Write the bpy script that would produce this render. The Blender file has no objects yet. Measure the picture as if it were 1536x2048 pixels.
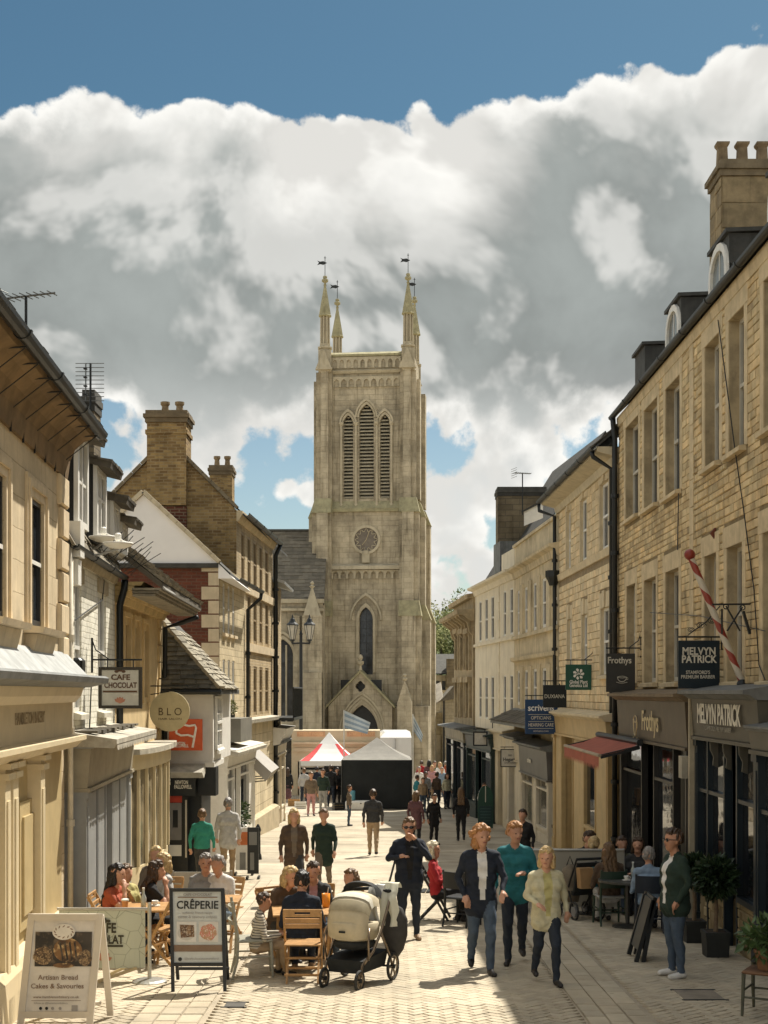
import bpy, bmesh, math, random
from mathutils import Vector, Matrix, geometry, noise
random.seed(7)
R = math.radians
SC = bpy.context.scene
COL = SC.collection

# ------------------------------------------------------------------ camera, sky, sun, exposure
F, CX, HY, CAMZ = 2800.0, 768.0, 1385.0, 2.6
cam_d = bpy.data.cameras.new('camera'); cam = bpy.data.objects.new('camera', cam_d); COL.objects.link(cam)
cam.location = (0, 0, CAMZ); cam.rotation_euler = (R(90), 0, 0)
cam_d.sensor_fit = 'VERTICAL'; cam_d.sensor_height = 36; cam_d.sensor_width = 27
cam_d.lens = 36 * F / 2048; cam_d.shift_y = (HY - 1024) / 2048
cam_d.clip_start = 0.1; cam_d.clip_end = 3000
SC.camera = cam
SUN_PHI, SUN_EL = 57.0, 55.0           # degrees from +X towards +Y, elevation
sd = Vector((math.cos(R(SUN_PHI)) * math.cos(R(SUN_EL)), math.sin(R(SUN_PHI)) * math.cos(R(SUN_EL)), math.sin(R(SUN_EL))))
sun_d = bpy.data.lights.new('sun', 'SUN'); sun = bpy.data.objects.new('sun', sun_d); COL.objects.link(sun)
sun.rotation_euler = sd.to_track_quat('Z', 'Y').to_euler(); sun.location = sd * 50
sun_d.energy = 4.8; sun_d.angle = R(0.53); sun_d.color = (1.0, 0.935, 0.82)
SC.view_settings.view_transform = 'Standard'; SC.view_settings.look = 'None'
SC.view_settings.exposure = 0.76; SC.view_settings.gamma = 1.0
SC.view_settings.use_curve_mapping = False
SC.cycles.use_denoising = True
SC.cycles.max_bounces = 6; SC.cycles.diffuse_bounces = 4; SC.cycles.glossy_bounces = 3
SC.cycles.transmission_bounces = 4; SC.cycles.transparent_max_bounces = 6
SC.cycles.caustics_reflective = False; SC.cycles.caustics_refractive = False
SC.cycles.use_adaptive_sampling = True; SC.cycles.adaptive_threshold = 0.02

class NT:
 """small node-graph helper"""
 def __init__(s, tree): s.t = tree; s.n = tree.nodes; s.l = tree.links
 def put(s, sock, v):
  if v is None: return
  if isinstance(v, bpy.types.NodeSocket): s.l.new(v, sock)
  else:
   try: sock.default_value = v
   except Exception: sock.default_value = (*v, 1) if len(v) == 3 else v
 def node(s, typ, ins=None, **kw):
  n = s.n.new(typ)
  for k, v in kw.items(): setattr(n, k, v)
  for k, v in (ins or {}).items(): s.put(n.inputs[k], v)
  return n
 def m(s, op, a, b=None, c=None, clamp=False):
  n = s.n.new('ShaderNodeMath'); n.operation = op; n.use_clamp = clamp
  for i, x in enumerate((a, b, c)):
   if x is not None: s.put(n.inputs[i], x)
  return n.outputs[0]
 def vm(s, op, a, b=None):
  n = s.n.new('ShaderNodeVectorMath'); n.operation = op
  s.put(n.inputs[0], a)
  if b is not None:
   if op == 'SCALE': s.put(n.inputs['Scale'], b)
   else: s.put(n.inputs[1], b)
  return n.outputs['Vector']
 def mix(s, f, a, b, blend='MIX'):
  n = s.n.new('ShaderNodeMix'); n.data_type = 'RGBA'; n.blend_type = blend
  s.put(n.inputs[0], f); s.put(n.inputs[6], a); s.put(n.inputs[7], b)
  return n.outputs[2]
 def ss(s, x, lo, hi, to0=0.0, to1=1.0):
  n = s.n.new('ShaderNodeMapRange'); n.interpolation_type = 'SMOOTHSTEP'
  s.put(n.inputs[0], x); s.put(n.inputs[1], lo); s.put(n.inputs[2], hi); s.put(n.inputs[3], to0); s.put(n.inputs[4], to1)
  return n.outputs[0]

def build_world():
 w = bpy.data.worlds.new('World'); SC.world = w; w.use_nodes = True
 w.cycles.sampling_method = 'MANUAL'; w.cycles.sample_map_resolution = 256
 g = NT(w.node_tree); g.n.clear()
 sky = g.node('ShaderNodeTexSky', sky_type='NISHITA', sun_disc=False)
 sky.sun_elevation = R(SUN_EL); sky.sun_rotation = R(90 - SUN_PHI)
 sky.air_density = 1.0; sky.dust_density = 0.6; sky.ozone_density = 2.0; sky.altitude = 50
 tc = g.node('ShaderNodeTexCoord').outputs['Generated']
 sep = g.node('ShaderNodeSeparateXYZ', {0: tc})
 X, Y, Z = sep.outputs
 hor = g.m('SQRT', g.m('ADD', g.m('MULTIPLY', X, X), g.m('MULTIPLY', Y, Y)))
 v = g.m('DIVIDE', Z, g.m('MAXIMUM', hor, 0.001))            # tangent of the elevation
 az = g.m('ARCTAN2', X, Y)
 # edge of the big bank of cloud, slowly wavering right round the horizon
 ew = g.node('ShaderNodeTexNoise', {'Vector': g.vm('ADD', g.vm('SCALE', tc, 2.2), (3.1, 0.4, 7.7)), 'Scale': 1.0, 'Detail': 1.0}).outputs[0]
 edge = g.m('ADD', g.m('ADD', 0.402, g.ss(az, -0.12, 0.16, 0.0, 0.028)), g.m('MULTIPLY', g.m('SUBTRACT', ew, 0.5), 0.06))
 base = g.vm('ADD', tc, (1.7, 0.35, 0.2))
 big = g.node('ShaderNodeTexNoise', {'Vector': base, 'Scale': 5.5, 'Detail': 8.0, 'Roughness': 0.6, 'Distortion': 0.1}).outputs[0]
 puff = g.node('ShaderNodeTexVoronoi', {'Vector': base, 'Scale': 30.0, 'Detail': 1.0, 'Roughness': 0.5}, feature='F1', normalize=False).outputs['Distance']
 D = g.m('ADD', big, g.m('MULTIPLY', g.m('SUBTRACT', 0.40, puff), 0.16))
 def soft(vec): return g.node('ShaderNodeTexNoise', {'Vector': vec, 'Scale': 6.5, 'Detail': 5.0, 'Roughness': 0.55, 'Distortion': 0.25}).outputs[0]
 S1 = soft(base); S2 = soft(g.vm('ADD', base, (0.012, 0.0, 0.03)))
 # bank between the middle and the edge; broken cloud below and above it
 bank = g.m('MULTIPLY', g.ss(g.m('SUBTRACT', edge, v), -0.05, 0.05), g.ss(v, 0.165, 0.25))
 lowb = g.m('ADD', g.ss(v, 0.16, 0.26, 0.15, 0.0), g.ss(v, 0.03, 0.14, 0.08, 0.0))
 above = g.ss(g.m('SUBTRACT', v, edge), 0.0, 0.10, 0.0, -0.22)
 farup = g.ss(v, 0.54, 0.80, 0.0, 0.37)  # unseen cloud cover overhead, added to lift the light in the shade
 bias = g.m('ADD', g.m('ADD', g.m('MULTIPLY', bank, 0.42), lowb), g.m('ADD', above, farup))
 T = g.m('ADD', D, bias)
 th = 0.56
 alpha = g.ss(T, th, th + 0.05)
 # broad soft shading: lit crown, folds turned to the light, grey belly
 inside = g.ss(g.m('ADD', g.m('SUBTRACT', edge, v), g.m('MULTIPLY', g.m('SUBTRACT', S1, 0.5), 0.60)), -0.05, 0.10)
 core = g.ss(T, th + 0.03, th + 0.20)
 dsun = g.node('ShaderNodeVectorMath', {0: tc, 1: tuple(sd)}, operation='DOT_PRODUCT').outputs['Value']
 belly = g.mix(g.ss(dsun, -0.35, 0.35), (0.86, 0.85, 0.80), g.vm('SCALE', (0.255, 0.275, 0.265), g.ss(g.m('ADD', S2, g.m('MULTIPLY', big, 0.5)), 0.55, 0.98, 0.80, 1.45)))  # unseen bellies away from the sun paled to lift the shaded fronts
 grey = g.mix(g.ss(v, 0.13, 0.25), (0.70, 0.71, 0.69), belly)
 dark = g.m('MULTIPLY', inside, core)
 body = g.mix(dark, g.vm('SCALE', (0.98, 0.965, 0.915), g.ss(g.m('SUBTRACT', S1, S2), -0.07, 0.05, 0.74, 1.0)), grey)
 fold = g.m('MULTIPLY', g.ss(g.m('SUBTRACT', S1, S2), 0.0, 0.10), 0.62)
 body = g.mix(fold, body, (0.86, 0.85, 0.81))
 skyc = g.vm('MULTIPLY', sky.outputs[0], g.mix(g.ss(v, 0.10, 0.42), (0.86, 0.86, 0.76), (0.39, 0.55, 0.53)))
 K = 0.07
 cl = g.vm('SCALE', body, 0.63 / K)
 # unseen cloud overhead and behind the camera brightened to fill the shaded street
 cl = g.vm('SCALE', cl, g.m('ADD', g.ss(v, 0.6, 1.3, 1.0, 1.8), g.ss(dsun, -0.5, 0.25, 0.6, 0.0)))
 col = g.mix(alpha, skyc, cl)
 bg = g.node('ShaderNodeBackground', {'Color': col, 'Strength': K})
 out = g.node('ShaderNodeOutputWorld', {'Surface': bg.outputs[0]})
build_world()

# ------------------------------------------------------------------ placing and mesh helpers
G_SLOPE, G_END = 0.0375, 62.0
def gz(y): return -G_SLOPE * min(max(y, 0.0), G_END)
def P(px, py, Y): return Vector(((px - CX) * Y / F, Y, CAMZ - (py - HY) * Y / F))
def PX(px, Y): return (px - CX) * Y / F
def PZ(py, Y): return CAMZ - (py - HY) * Y / F
def ground_at(px, py):
 """point of the sloping street seen at that place of the photograph"""
 s = (py - HY - F * G_SLOPE) / CAMZ
 Y = F / s if s > 0 else 1e9
 if Y > G_END: Y = F * (CAMZ - gz(G_END)) / (py - HY)
 return Vector((PX(px, Y), Y, gz(Y)))

class MB:
 """collects faces, builds ONE mesh object"""
 def __init__(s): s.v = []; s.f = []; s.mi = []; s.T = None
 def add(s, vs, fs, mi=0):
  b = len(s.v)
  s.v += [tuple(s.T @ Vector(p)) if s.T is not None else tuple(p) for p in vs]
  s.f += [tuple(i + b for i in f) for f in fs]; s.mi += [mi] * len(fs)
  return s
 def box(s, x0, x1, y0, y1, z0, z1, mi=0):
  return s.hexa([(x0, y0, z0), (x1, y0, z0), (x1, y1, z0), (x0, y1, z0), (x0, y0, z1), (x1, y0, z1), (x1, y1, z1), (x0, y1, z1)], mi)
 def hexa(s, p, mi=0):
  return s.add(p, [(0, 3, 2, 1), (4, 5, 6, 7), (0, 1, 5, 4), (1, 2, 6, 5), (2, 3, 7, 6), (3, 0, 4, 7)], mi)
 def bbox(s, x0, x1, y0, y1, z0, z1, b=0.01, mi=0):
  """box with bevelled edges"""
  b = min(b, (x1 - x0) * .45, (y1 - y0) * .45, (z1 - z0) * .45)
  vs = []
  for (zz, k) in ((z0, 1), (z0 + b, 0), (z1 - b, 0), (z1, 1)):
   o = b if k else 0
   c = b * .8
   for (x, y) in ((x0 + o + c, y0 + o), (x1 - o - c, y0 + o), (x1 - o, y0 + o + c), (x1 - o, y1 - o - c), (x1 - o - c, y1 - o), (x0 + o + c, y1 - o), (x0 + o, y1 - o - c), (x0 + o, y0 + o + c)):
    vs.append((x, y, zz))
  fs = [tuple(range(7, -1, -1)), tuple(range(24, 32))]
  for r in range(3):
   for i in range(8):
    fs.append((r * 8 + i, r * 8 + (i + 1) % 8, (r + 1) * 8 + (i + 1) % 8, (r + 1) * 8 + i))
  return s.add(vs, fs, mi)
 def bar(s, a, b, w, h, mi=0, up=(0, 0, 1)):
  """box along a-b, w across, h in the up direction"""
  a = Vector(a); b = Vector(b); d = (b - a).normalized(); up = Vector(up)
  if abs(d.dot(up)) > .98: up = Vector((0, 1, 0))
  x = d.cross(up).normalized(); y = x.cross(d).normalized()
  x *= w / 2; y *= h / 2
  return s.hexa([a - x - y, a + x - y, b + x - y, b - x - y, a - x + y, a + x + y, b + x + y, b - x + y], mi)
 def tube(s, pts, r, n=8, mi=0, caps=True):
  pts = [Vector(p) for p in pts]; k = len(pts)
  rs = r if isinstance(r, (list, tuple)) else [r] * k
  vs = []; prev = None
  for i, p in enumerate(pts):
   d = (pts[min(i + 1, k - 1)] - pts[max(i - 1, 0)])
   d = d.normalized() if d.length > 1e-9 else Vector((0, 0, 1))
   if prev is None:
    up = Vector((0, 0, 1)) if abs(d.z) < .95 else Vector((0, 1, 0))
    x = d.cross(up).normalized()
   else:
    x = (prev - d * prev.dot(d)); x = x.normalized() if x.length > 1e-6 else d.orthogonal().normalized()
   prev = x; y = d.cross(x)
   for j in range(n):
    a = 2 * math.pi * j / n
    vs.append(p + (x * math.cos(a) + y * math.sin(a)) * rs[i])
  fs = []
  for i in range(k - 1):
   for j in range(n):
    fs.append((i * n + j, i * n + (j + 1) % n, (i + 1) * n + (j + 1) % n, (i + 1) * n + j))
  if caps: fs += [tuple(range(n - 1, -1, -1)), tuple(range((k - 1) * n, k * n))]
  return s.add(vs, fs, mi)
 def lathe(s, prof, n=12, c=(0, 0, 0), mi=0, ph=0.0, sx=1, sy=1):
  vs = []
  for (r, z) in prof:
   for j in range(n):
    a = 2 * math.pi * j / n + ph
    vs.append((c[0] + r * math.cos(a) * sx, c[1] + r * math.sin(a) * sy, c[2] + z))
  fs = []
  for i in range(len(prof) - 1):
   for j in range(n):
    fs.append((i * n + j, i * n + (j + 1) % n, (i + 1) * n + (j + 1) % n, (i + 1) * n + j))
  k = len(prof)
  fs += [tuple(range(n - 1, -1, -1)), tuple(range((k - 1) * n, k * n))]
  return s.add(vs, fs, mi)
 def prism(s, poly, ext, mi=0):
  poly = [Vector(p) for p in poly]; ext = Vector(ext); n = len(poly)
  return s.add(poly + [p + ext for p in poly], [tuple(range(n - 1, -1, -1)), tuple(range(n, 2 * n))] + [(i, (i + 1) % n, n + (i + 1) % n, n + i) for i in range(n)], mi)
 def sphere(s, c, r, n=10, m=7, mi=0, sc=(1, 1, 1)):
  prof = [(max(1e-4, r * math.sin(math.pi * i / m)), -r * math.cos(math.pi * i / m)) for i in range(m + 1)]
  vs = []
  for (rr, z) in prof:
   for j in range(n):
    a = 2 * math.pi * j / n
    vs.append((c[0] + rr * math.cos(a) * sc[0], c[1] + rr * math.sin(a) * sc[1], c[2] + z * sc[2]))
  fs = [(i * n + j, i * n + (j + 1) % n, (i + 1) * n + (j + 1) % n, (i + 1) * n + j) for i in range(m) for j in range(n)]
  return s.add(vs, fs, mi)
 def mesh(s, name, mats, smooth=False):
  me = bpy.data.meshes.new(name); me.from_pydata(s.v, [], s.f)
  for m in (mats if isinstance(mats, (list, tuple)) else [mats]): me.materials.append(m)
  if any(s.mi): me.polygons.foreach_set('material_index', s.mi)
  if smooth: me.polygons.foreach_set('use_smooth', [True] * len(me.polygons))
  me.validate(); me.update()
  return me
 def build(s, name, mats, parent=None, smooth=False, **kw):
  return obj(name, s.mesh(name, mats, smooth), parent, **kw)

def obj(name, me, parent=None, label=None, cat=None, group=None, kind=None):
 o = bpy.data.objects.new(name, me); COL.objects.link(o)
 if parent is not None:
  o.parent = parent
  if parent.type == 'EMPTY' and parent.get('_w'):
   o.matrix_parent_inverse = Matrix.Translation(-parent.location)
 tag(o, label, cat, group, kind)
 return o
def tag(o, label=None, cat=None, group=None, kind=None):
 if label: o['label'] = label
 if cat: o['category'] = cat
 if group: o['group'] = group
 if kind: o['kind'] = kind
 return o
def thing(name, label, cat, loc=(0, 0, 0), rz=0.0, group=None, world=False):
 """an Empty at the thing's base. world=True: its parts are given in world coordinates"""
 o = bpy.data.objects.new(name, None); COL.objects.link(o)
 o.location = loc; o.rotation_euler = (0, 0, rz); o.empty_display_size = .2
 if world: o['_w'] = 1
 return tag(o, label, cat, group)
def copy_thing(root, loc, rz, label=None):
 r = root.copy(); COL.objects.link(r); r.location = loc; r.rotation_euler = (0, 0, rz)
 if label: r['label'] = label
 for ch in root.children:
  c = ch.copy(); COL.objects.link(c); c.parent = r
  for gch in ch.children:
   d = gch.copy(); COL.objects.link(d); d.parent = c
 return r

# ------------------------------------------------------------------ materials
MATS = {}
def M(name, col, rough=0.8, var=0.18, scale=2.0, bump=0.0, bscale=30.0, piece=0.0, streak=0.0, metal=0.0, spec=0.4, dirt=0.0, dirtcol=(0.05, 0.045, 0.035), coat=0.0, huev=0.0):
 """procedural surface: colour variation, optional random tone for each piece, run-off streaks, dirt blotches and fine relief"""
 if name in MATS: return MATS[name]
 m = bpy.data.materials.new(name); m.use_nodes = True; MATS[name] = m
 g = NT(m.node_tree); b = g.n['Principled BSDF']
 pos = g.node('ShaderNodeNewGeometry').outputs['Position']
 c = (*col, 1)
 n1 = g.node('ShaderNodeTexNoise', {'Vector': pos, 'Scale': scale, 'Detail': 6.0, 'Roughness': 0.65}).outputs[0]
 f = g.ss(n1, 0.3, 0.7)
 lo = tuple(max(0, x * (1 - var)) for x in col); hi = tuple(min(.95, x * (1 + var)) for x in col)
 out = g.mix(f, lo, hi)
 if piece:
  oi = g.node('ShaderNodeObjectInfo').outputs['Random']
  isl = g.node('ShaderNodeNewGeometry').outputs['Random Per Island']
  r = g.m('FRACT', g.m('ADD', g.m('MULTIPLY', oi, 7.31), isl))
  k = g.m('ADD', 1 - piece, g.m('MULTIPLY', r, 2 * piece))
  out = g.vm('SCALE', out, k)
  if huev:
   r2 = g.m('FRACT', g.m('MULTIPLY', r, 13.7))
   out = g.mix(g.m('MULTIPLY', r2, huev), out, g.vm('MULTIPLY', out, (1.12, 0.88, 0.62)))
 if streak:
  sv = g.vm('MULTIPLY', pos, (7.0, 7.0, 0.45))
  n2 = g.node('ShaderNodeTexNoise', {'Vector': sv, 'Scale': 1.0, 'Detail': 4.0}).outputs[0]
  out = g.mix(g.m('MULTIPLY', g.ss(n2, 0.52, 0.72), streak), out, g.vm('MULTIPLY', out, (0.45, 0.42, 0.38)))
 if dirt:
  n3 = g.node('ShaderNodeTexNoise', {'Vector': pos, 'Scale': scale * 0.37 + 0.6, 'Detail': 8.0, 'Roughness': 0.7}).outputs[0]
  out = g.mix(g.m('MULTIPLY', g.ss(n3, 0.52, 0.70), dirt), out, dirtcol)
 g.put(b.inputs['Base Color'], out)
 b.inputs['Roughness'].default_value = rough; b.inputs['Metallic'].default_value = metal
 b.inputs['Specular IOR Level'].default_value = spec
 if coat: b.inputs['Coat Weight'].default_value = coat
 if bump:
  n4 = g.node('ShaderNodeTexNoise', {'Vector': pos, 'Scale': bscale, 'Detail': 5.0, 'Roughness': 0.6}).outputs[0]
  bp = g.node('ShaderNodeBump', {'Strength': 1.0, 'Distance': bump, 'Height': n4})
  g.put(b.inputs['Normal'], bp.outputs[0])
 return m
def brick_mat(name, c1, c2, mortar, bw, bh, ms=0.012, rough=0.85, streak=0.3, dirt=0.25, dirtcol=(0.06, 0.045, 0.03), scale=1.0, bump=0.012, off=0.5, mix_noise=0.35):
 """coursed masonry too fine or too far to pick apart: joints and tones from a brick texture laid along the wall"""
 if name in MATS: return MATS[name]
 m = bpy.data.materials.new(name); m.use_nodes = True; MATS[name] = m
 g = NT(m.node_tree); b = g.n['Principled BSDF']
 pos = g.node('ShaderNodeNewGeometry').outputs['Position']
 sp = g.node('ShaderNodeSeparateXYZ', {0: pos});
 wob = g.node('ShaderNodeTexNoise', {'Vector': pos, 'Scale': 3.0, 'Detail': 2.0}).outputs[0]
 vec = g.node('ShaderNodeCombineXYZ', {0: g.m('ADD', sp.outputs[0], sp.outputs[1]), 1: g.m('ADD', sp.outputs[2], g.m('MULTIPLY', wob, 0.03)), 2: 0.0}).outputs[0]
 bt = g.node('ShaderNodeTexBrick', {'Vector': vec, 'Color1': (*c1, 1), 'Color2': (*c2, 1), 'Mortar': (*mortar, 1), 'Scale': 1.0, 'Mortar Size': ms, 'Mortar Smooth': 0.3, 'Bias': 0.0, 'Brick Width': bw, 'Row Height': bh}, offset=off)
 n1 = g.node('ShaderNodeTexNoise', {'Vector': pos, 'Scale': 1.3 * scale, 'Detail': 7.0, 'Roughness': 0.7}).outputs[0]
 out = g.mix(mix_noise, bt.outputs['Color'], g.vm('SCALE', bt.outputs['Color'], g.ss(n1, 0.3, 0.72, 0.35, 1.5)))
 sv = g.vm('MULTIPLY', pos, (5.0, 5.0, 0.4))
 n2 = g.node('ShaderNodeTexNoise', {'Vector': sv, 'Scale': 1.0, 'Detail': 4.0}).outputs[0]
 out = g.mix(g.m('MULTIPLY', g.ss(n2, 0.5, 0.72), streak), out, g.vm('MULTIPLY', out, (0.42, 0.40, 0.36)))
 n3 = g.node('ShaderNodeTexNoise', {'Vector': pos, 'Scale': 0.9 * scale, 'Detail': 8.0, 'Roughness': 0.72}).outputs[0]
 out = g.mix(g.m('MULTIPLY', g.ss(n3, 0.54, 0.72), dirt), out, dirtcol)
 g.put(b.inputs['Base Color'], out); b.inputs['Roughness'].default_value = rough; b.inputs['Specular IOR Level'].default_value = .25
 n4 = g.node('ShaderNodeTexNoise', {'Vector': pos, 'Scale': 25.0, 'Detail': 4.0}).outputs[0]
 h = g.m('ADD', g.m('MULTIPLY', g.m('SUBTRACT', 1.0, bt.outputs['Fac']), 1.0), g.m('MULTIPLY', n4, 0.4))
 bp = g.node('ShaderNodeBump', {'Strength': 0.9, 'Distance': bump, 'Height': h})
 g.put(b.inputs['Normal'], bp.outputs[0])
 return m
def glass(name='window_glass', col=(0.018, 0.022, 0.026), rough=0.06):
 if name in MATS: return MATS[name]
 m = bpy.data.materials.new(name); m.use_nodes = True; MATS[name] = m
 g = NT(m.node_tree); b = g.n['Principled BSDF']
 pos = g.node('ShaderNodeNewGeometry').outputs['Position']
 n = g.node('ShaderNodeTexNoise', {'Vector': pos, 'Scale': 1.7, 'Detail': 3.0}).outputs[0]
 g.put(b.inputs['Base Color'], g.mix(g.ss(n, .35, .7), tuple(x * .6 for x in col), tuple(x * 1.8 for x in col)))
 b.inputs['Roughness'].default_value = rough; b.inputs['Specular IOR Level'].default_value = 0.38
 bp = g.node('ShaderNodeBump', {'Strength': 0.15, 'Distance': 0.02, 'Height': n}); g.put(b.inputs['Normal'], bp.outputs[0])
 return m
def plain(name, col, rough=0.6, metal=0.0, var=0.08, scale=8.0, **kw): return M(name, col, rough, var, scale, metal=metal, **kw)

def text_mesh(s, size, mats, ext=0.0, bold=0.0, align='CENTER', sx=1.0, space=1.0):
 cu = bpy.data.curves.new('t', 'FONT'); cu.body = s; cu.size = size; cu.align_x = align; cu.align_y = 'CENTER'
 cu.extrude = ext; cu.offset = bold; cu.space_character = space; cu.resolution_u = 3
 o = bpy.data.objects.new('t', cu); me = bpy.data.meshes.new_from_object(o)
 bpy.data.objects.remove(o); bpy.data.curves.remove(cu)
 if sx != 1.0: me.transform(Matrix.Diagonal((sx, 1, 1, 1)))
 me.materials.clear(); me.materials.append(mats)
 return me
def lettering(s, size, mt, origin, ux, uz, parent, bold=0.0, sx=1.0, space=1.0, name='lettering', fit=None, ext=0.002):
 """flat raised letters: ux is the reading direction, uz up; fit = wanted width"""
 me = text_mesh(s, size, mt, ext, bold, 'CENTER', sx, space)
 if fit:
  xs = [v.co.x for v in me.vertices]; w = max(xs) - min(xs)
  me.transform(Matrix.Diagonal((fit / w, 1, 1, 1)))
 ux = Vector(ux).normalized(); uz = Vector(uz).normalized(); n = ux.cross(uz)
 m4 = Matrix((ux, uz, n)).transposed().to_4x4(); m4.translation = Vector(origin)
 me.transform(m4); me.name = name
 return obj(name, me, parent)

# ------------------------------------------------------------------ facades
class Fac:
 """vertical wall plane from near point A to far point B; out points to the street"""
 def __init__(s, A, B, side):
  s.A = Vector((A[0], A[1], 0)); s.B = Vector((B[0], B[1], 0)); s.L = (s.B - s.A).length
  s.u = (s.B - s.A).normalized(); s.n = Vector((s.u.y, -s.u.x, 0))
  if side == 'R': s.n = -s.n                       # side R stands right of the street and looks left
  s.side = side
 def W(s, u, d, z): return s.A + s.u * u + s.n * d + Vector((0, 0, z))
 def hit(s, px, py=HY, d=0.0):
  """(u, z) where the plane moved out by d is seen at that place of the photograph"""
  r = Vector(((px - CX) / F, 1, -(py - HY) / F)); o = s.A + s.n * d
  t = o.dot(s.n) / r.dot(s.n)
  p = r * t
  return (p - o).dot(s.u), p.z + CAMZ
 def U(s, px, d=0.0): return s.hit(px, HY, d)[0]
 def Zt(s, px, py, d=0.0): return s.hit(px, py, d)[1]
 def rect(s, p0, p1, pt, pb, d=0.0):
  """window opening from photograph columns p0..p1 and rows pt..pb (at the middle column)"""
  u0, u1 = sorted((s.U(p0, d), s.U(p1, d))); pm = (p0 + p1) / 2
  return [u0, u1, s.Zt(pm, pb, d), s.Zt(pm, pt, d)]
 def box(s, mb, u0, u1, d0, d1, z0, z1, mi=0):
  mb.hexa([s.W(u0, d0, z0), s.W(u1, d0, z0), s.W(u1, d1, z0), s.W(u0, d1, z0), s.W(u0, d0, z1), s.W(u1, d0, z1), s.W(u1, d1, z1), s.W(u0, d1, z1)], mi)
 def sweep(s, mb, u0, u1, prof, mi=0):
  """profile of (d, z) pairs drawn along the wall"""
  n = len(prof)
  vs = [s.W(u0, d, z) for d, z in prof] + [s.W(u1, d, z) for d, z in prof]
  mb.add(vs, [tuple(range(n - 1, -1, -1)), tuple(range(n, 2 * n))] + [(i, (i + 1) % n, n + (i + 1) % n, n + i) for i in range(n)], mi)
 def ground(s, u): return gz((s.A + s.u * u).y)

def wall_holes(mb, F_, u0, u1, z0, z1, holes, depth=0.2, mi=0, rmi=None, d=0.0):
 """front of a wall with rectangular openings and their reveals"""
 us = sorted({u0, u1, *[h[0] for h in holes], *[h[1] for h in holes]}); us = [u for u in us if u0 <= u <= u1]
 zs = sorted({z0, z1, *[h[2] for h in holes], *[h[3] for h in holes]}); zs = [z for z in zs if z0 <= z <= z1]
 for a, b in zip(us, us[1:]):
  run = None
  for c, e in zip(zs, zs[1:]):
   um, zm = (a + b) / 2, (c + e) / 2
   if any(h[0] < um < h[1] and h[2] < zm < h[3] for h in holes): continue
   mb.add([F_.W(a, d, c), F_.W(b, d, c), F_.W(b, d, e), F_.W(a, d, e)], [(0, 1, 2, 3)], mi)
 rmi = mi if rmi is None else rmi
 for h in holes:
  a, b, c, e = h
  q = [(a, c), (b, c), (b, e), (a, e)]
  for i in range(4):
   (ua, za), (ub, zb) = q[i], q[(i + 1) % 4]
   mb.add([F_.W(ua, d, za), F_.W(ub, d, zb), F_.W(ub, d - depth, zb), F_.W(ua, d - depth, za)], [(0, 1, 2, 3)], rmi)

def poly_holes(mb, frame, outer, holes, depth=0.0, mi=0, rmi=None):
 """flat polygon with shaped holes; frame(a, b, d) gives the world point"""
 rmi = mi if rmi is None else rmi
 loops = [[Vector((a, b, 0)) for a, b in outer]] + [[Vector((a, b, 0)) for a, b in h] for h in holes]
 tris = geometry.tessellate_polygon(loops); flat = [p for l in loops for p in l]
 mb.add([frame(p.x, p.y, 0) for p in flat], [tuple(t) for t in tris], mi)
 if depth:
  for h in holes:
   n = len(h)
   for i in range(n):
    (a, b), (c, e) = h[i], h[(i + 1) % n]
    mb.add([frame(a, b, 0), frame(c, e, 0), frame(c, e, -depth), frame(a, b, -depth)], [(0, 1, 2, 3)], rmi)
def arch_pts(a0, a1, zb, zs, n=7, k=1.0):
 """pointed arch outline, springing at zs; k = radius over width"""
 w = a1 - a0; r = w * k; pts = [(a0, zb), (a1, zb)]
 cxr = a1 - r; th = math.acos((( (a0 + a1) / 2) - cxr) / r)
 pts += [(cxr + r * math.cos(th * i / n), zs + r * math.sin(th * i / n)) for i in range(n + 1)]
 cxl = a0 + r
 pts += [(cxl - r * math.cos(th * i / n), zs + r * math.sin(th * i / n)) for i in range(n - 1, -1, -1)]
 return pts
def arch_top(a0, a1, zs, k=1.0):
 w = a1 - a0; r = w * k
 return zs + r * math.sin(math.acos(((a0 + a1) / 2 - (a1 - r)) / r))

STONE_UNITS = {}
def stone_unit(mt, i):
 key = (mt.name, i)
 if key not in STONE_UNITS:
  rr = random.Random(i * 17 + 3); b = MB(); STONE_UNITS[key] = None
  j = lambda: rr.uniform(-.03, .03)
  e = .06
  # unit block: x along wall, y outwards (0 back, 1 face), z up; arrises knocked off
  bk = [(-.5, 0, -.5), (.5, 0, -.5), (.5, 0, .5), (-.5, 0, .5)]
  md = [(x + j(), .7, z + j()) for x, _, z in bk]
  fr = [(x * (1 - 2 * e) + j(), 1 + j() * 3, z * (1 - 2.4 * e) + j()) for x, _, z in bk]
  fs = [(8, 9, 10, 11)]
  for r_ in (0, 4):
   for q in range(4): fs.append((r_ + q, r_ + (q + 1) % 4, r_ + 4 + (q + 1) % 4, r_ + 4 + q))
  b.add(bk + md + fr, fs)
  STONE_UNITS[key] = b.mesh('stone', mt)
 return STONE_UNITS[key]

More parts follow.
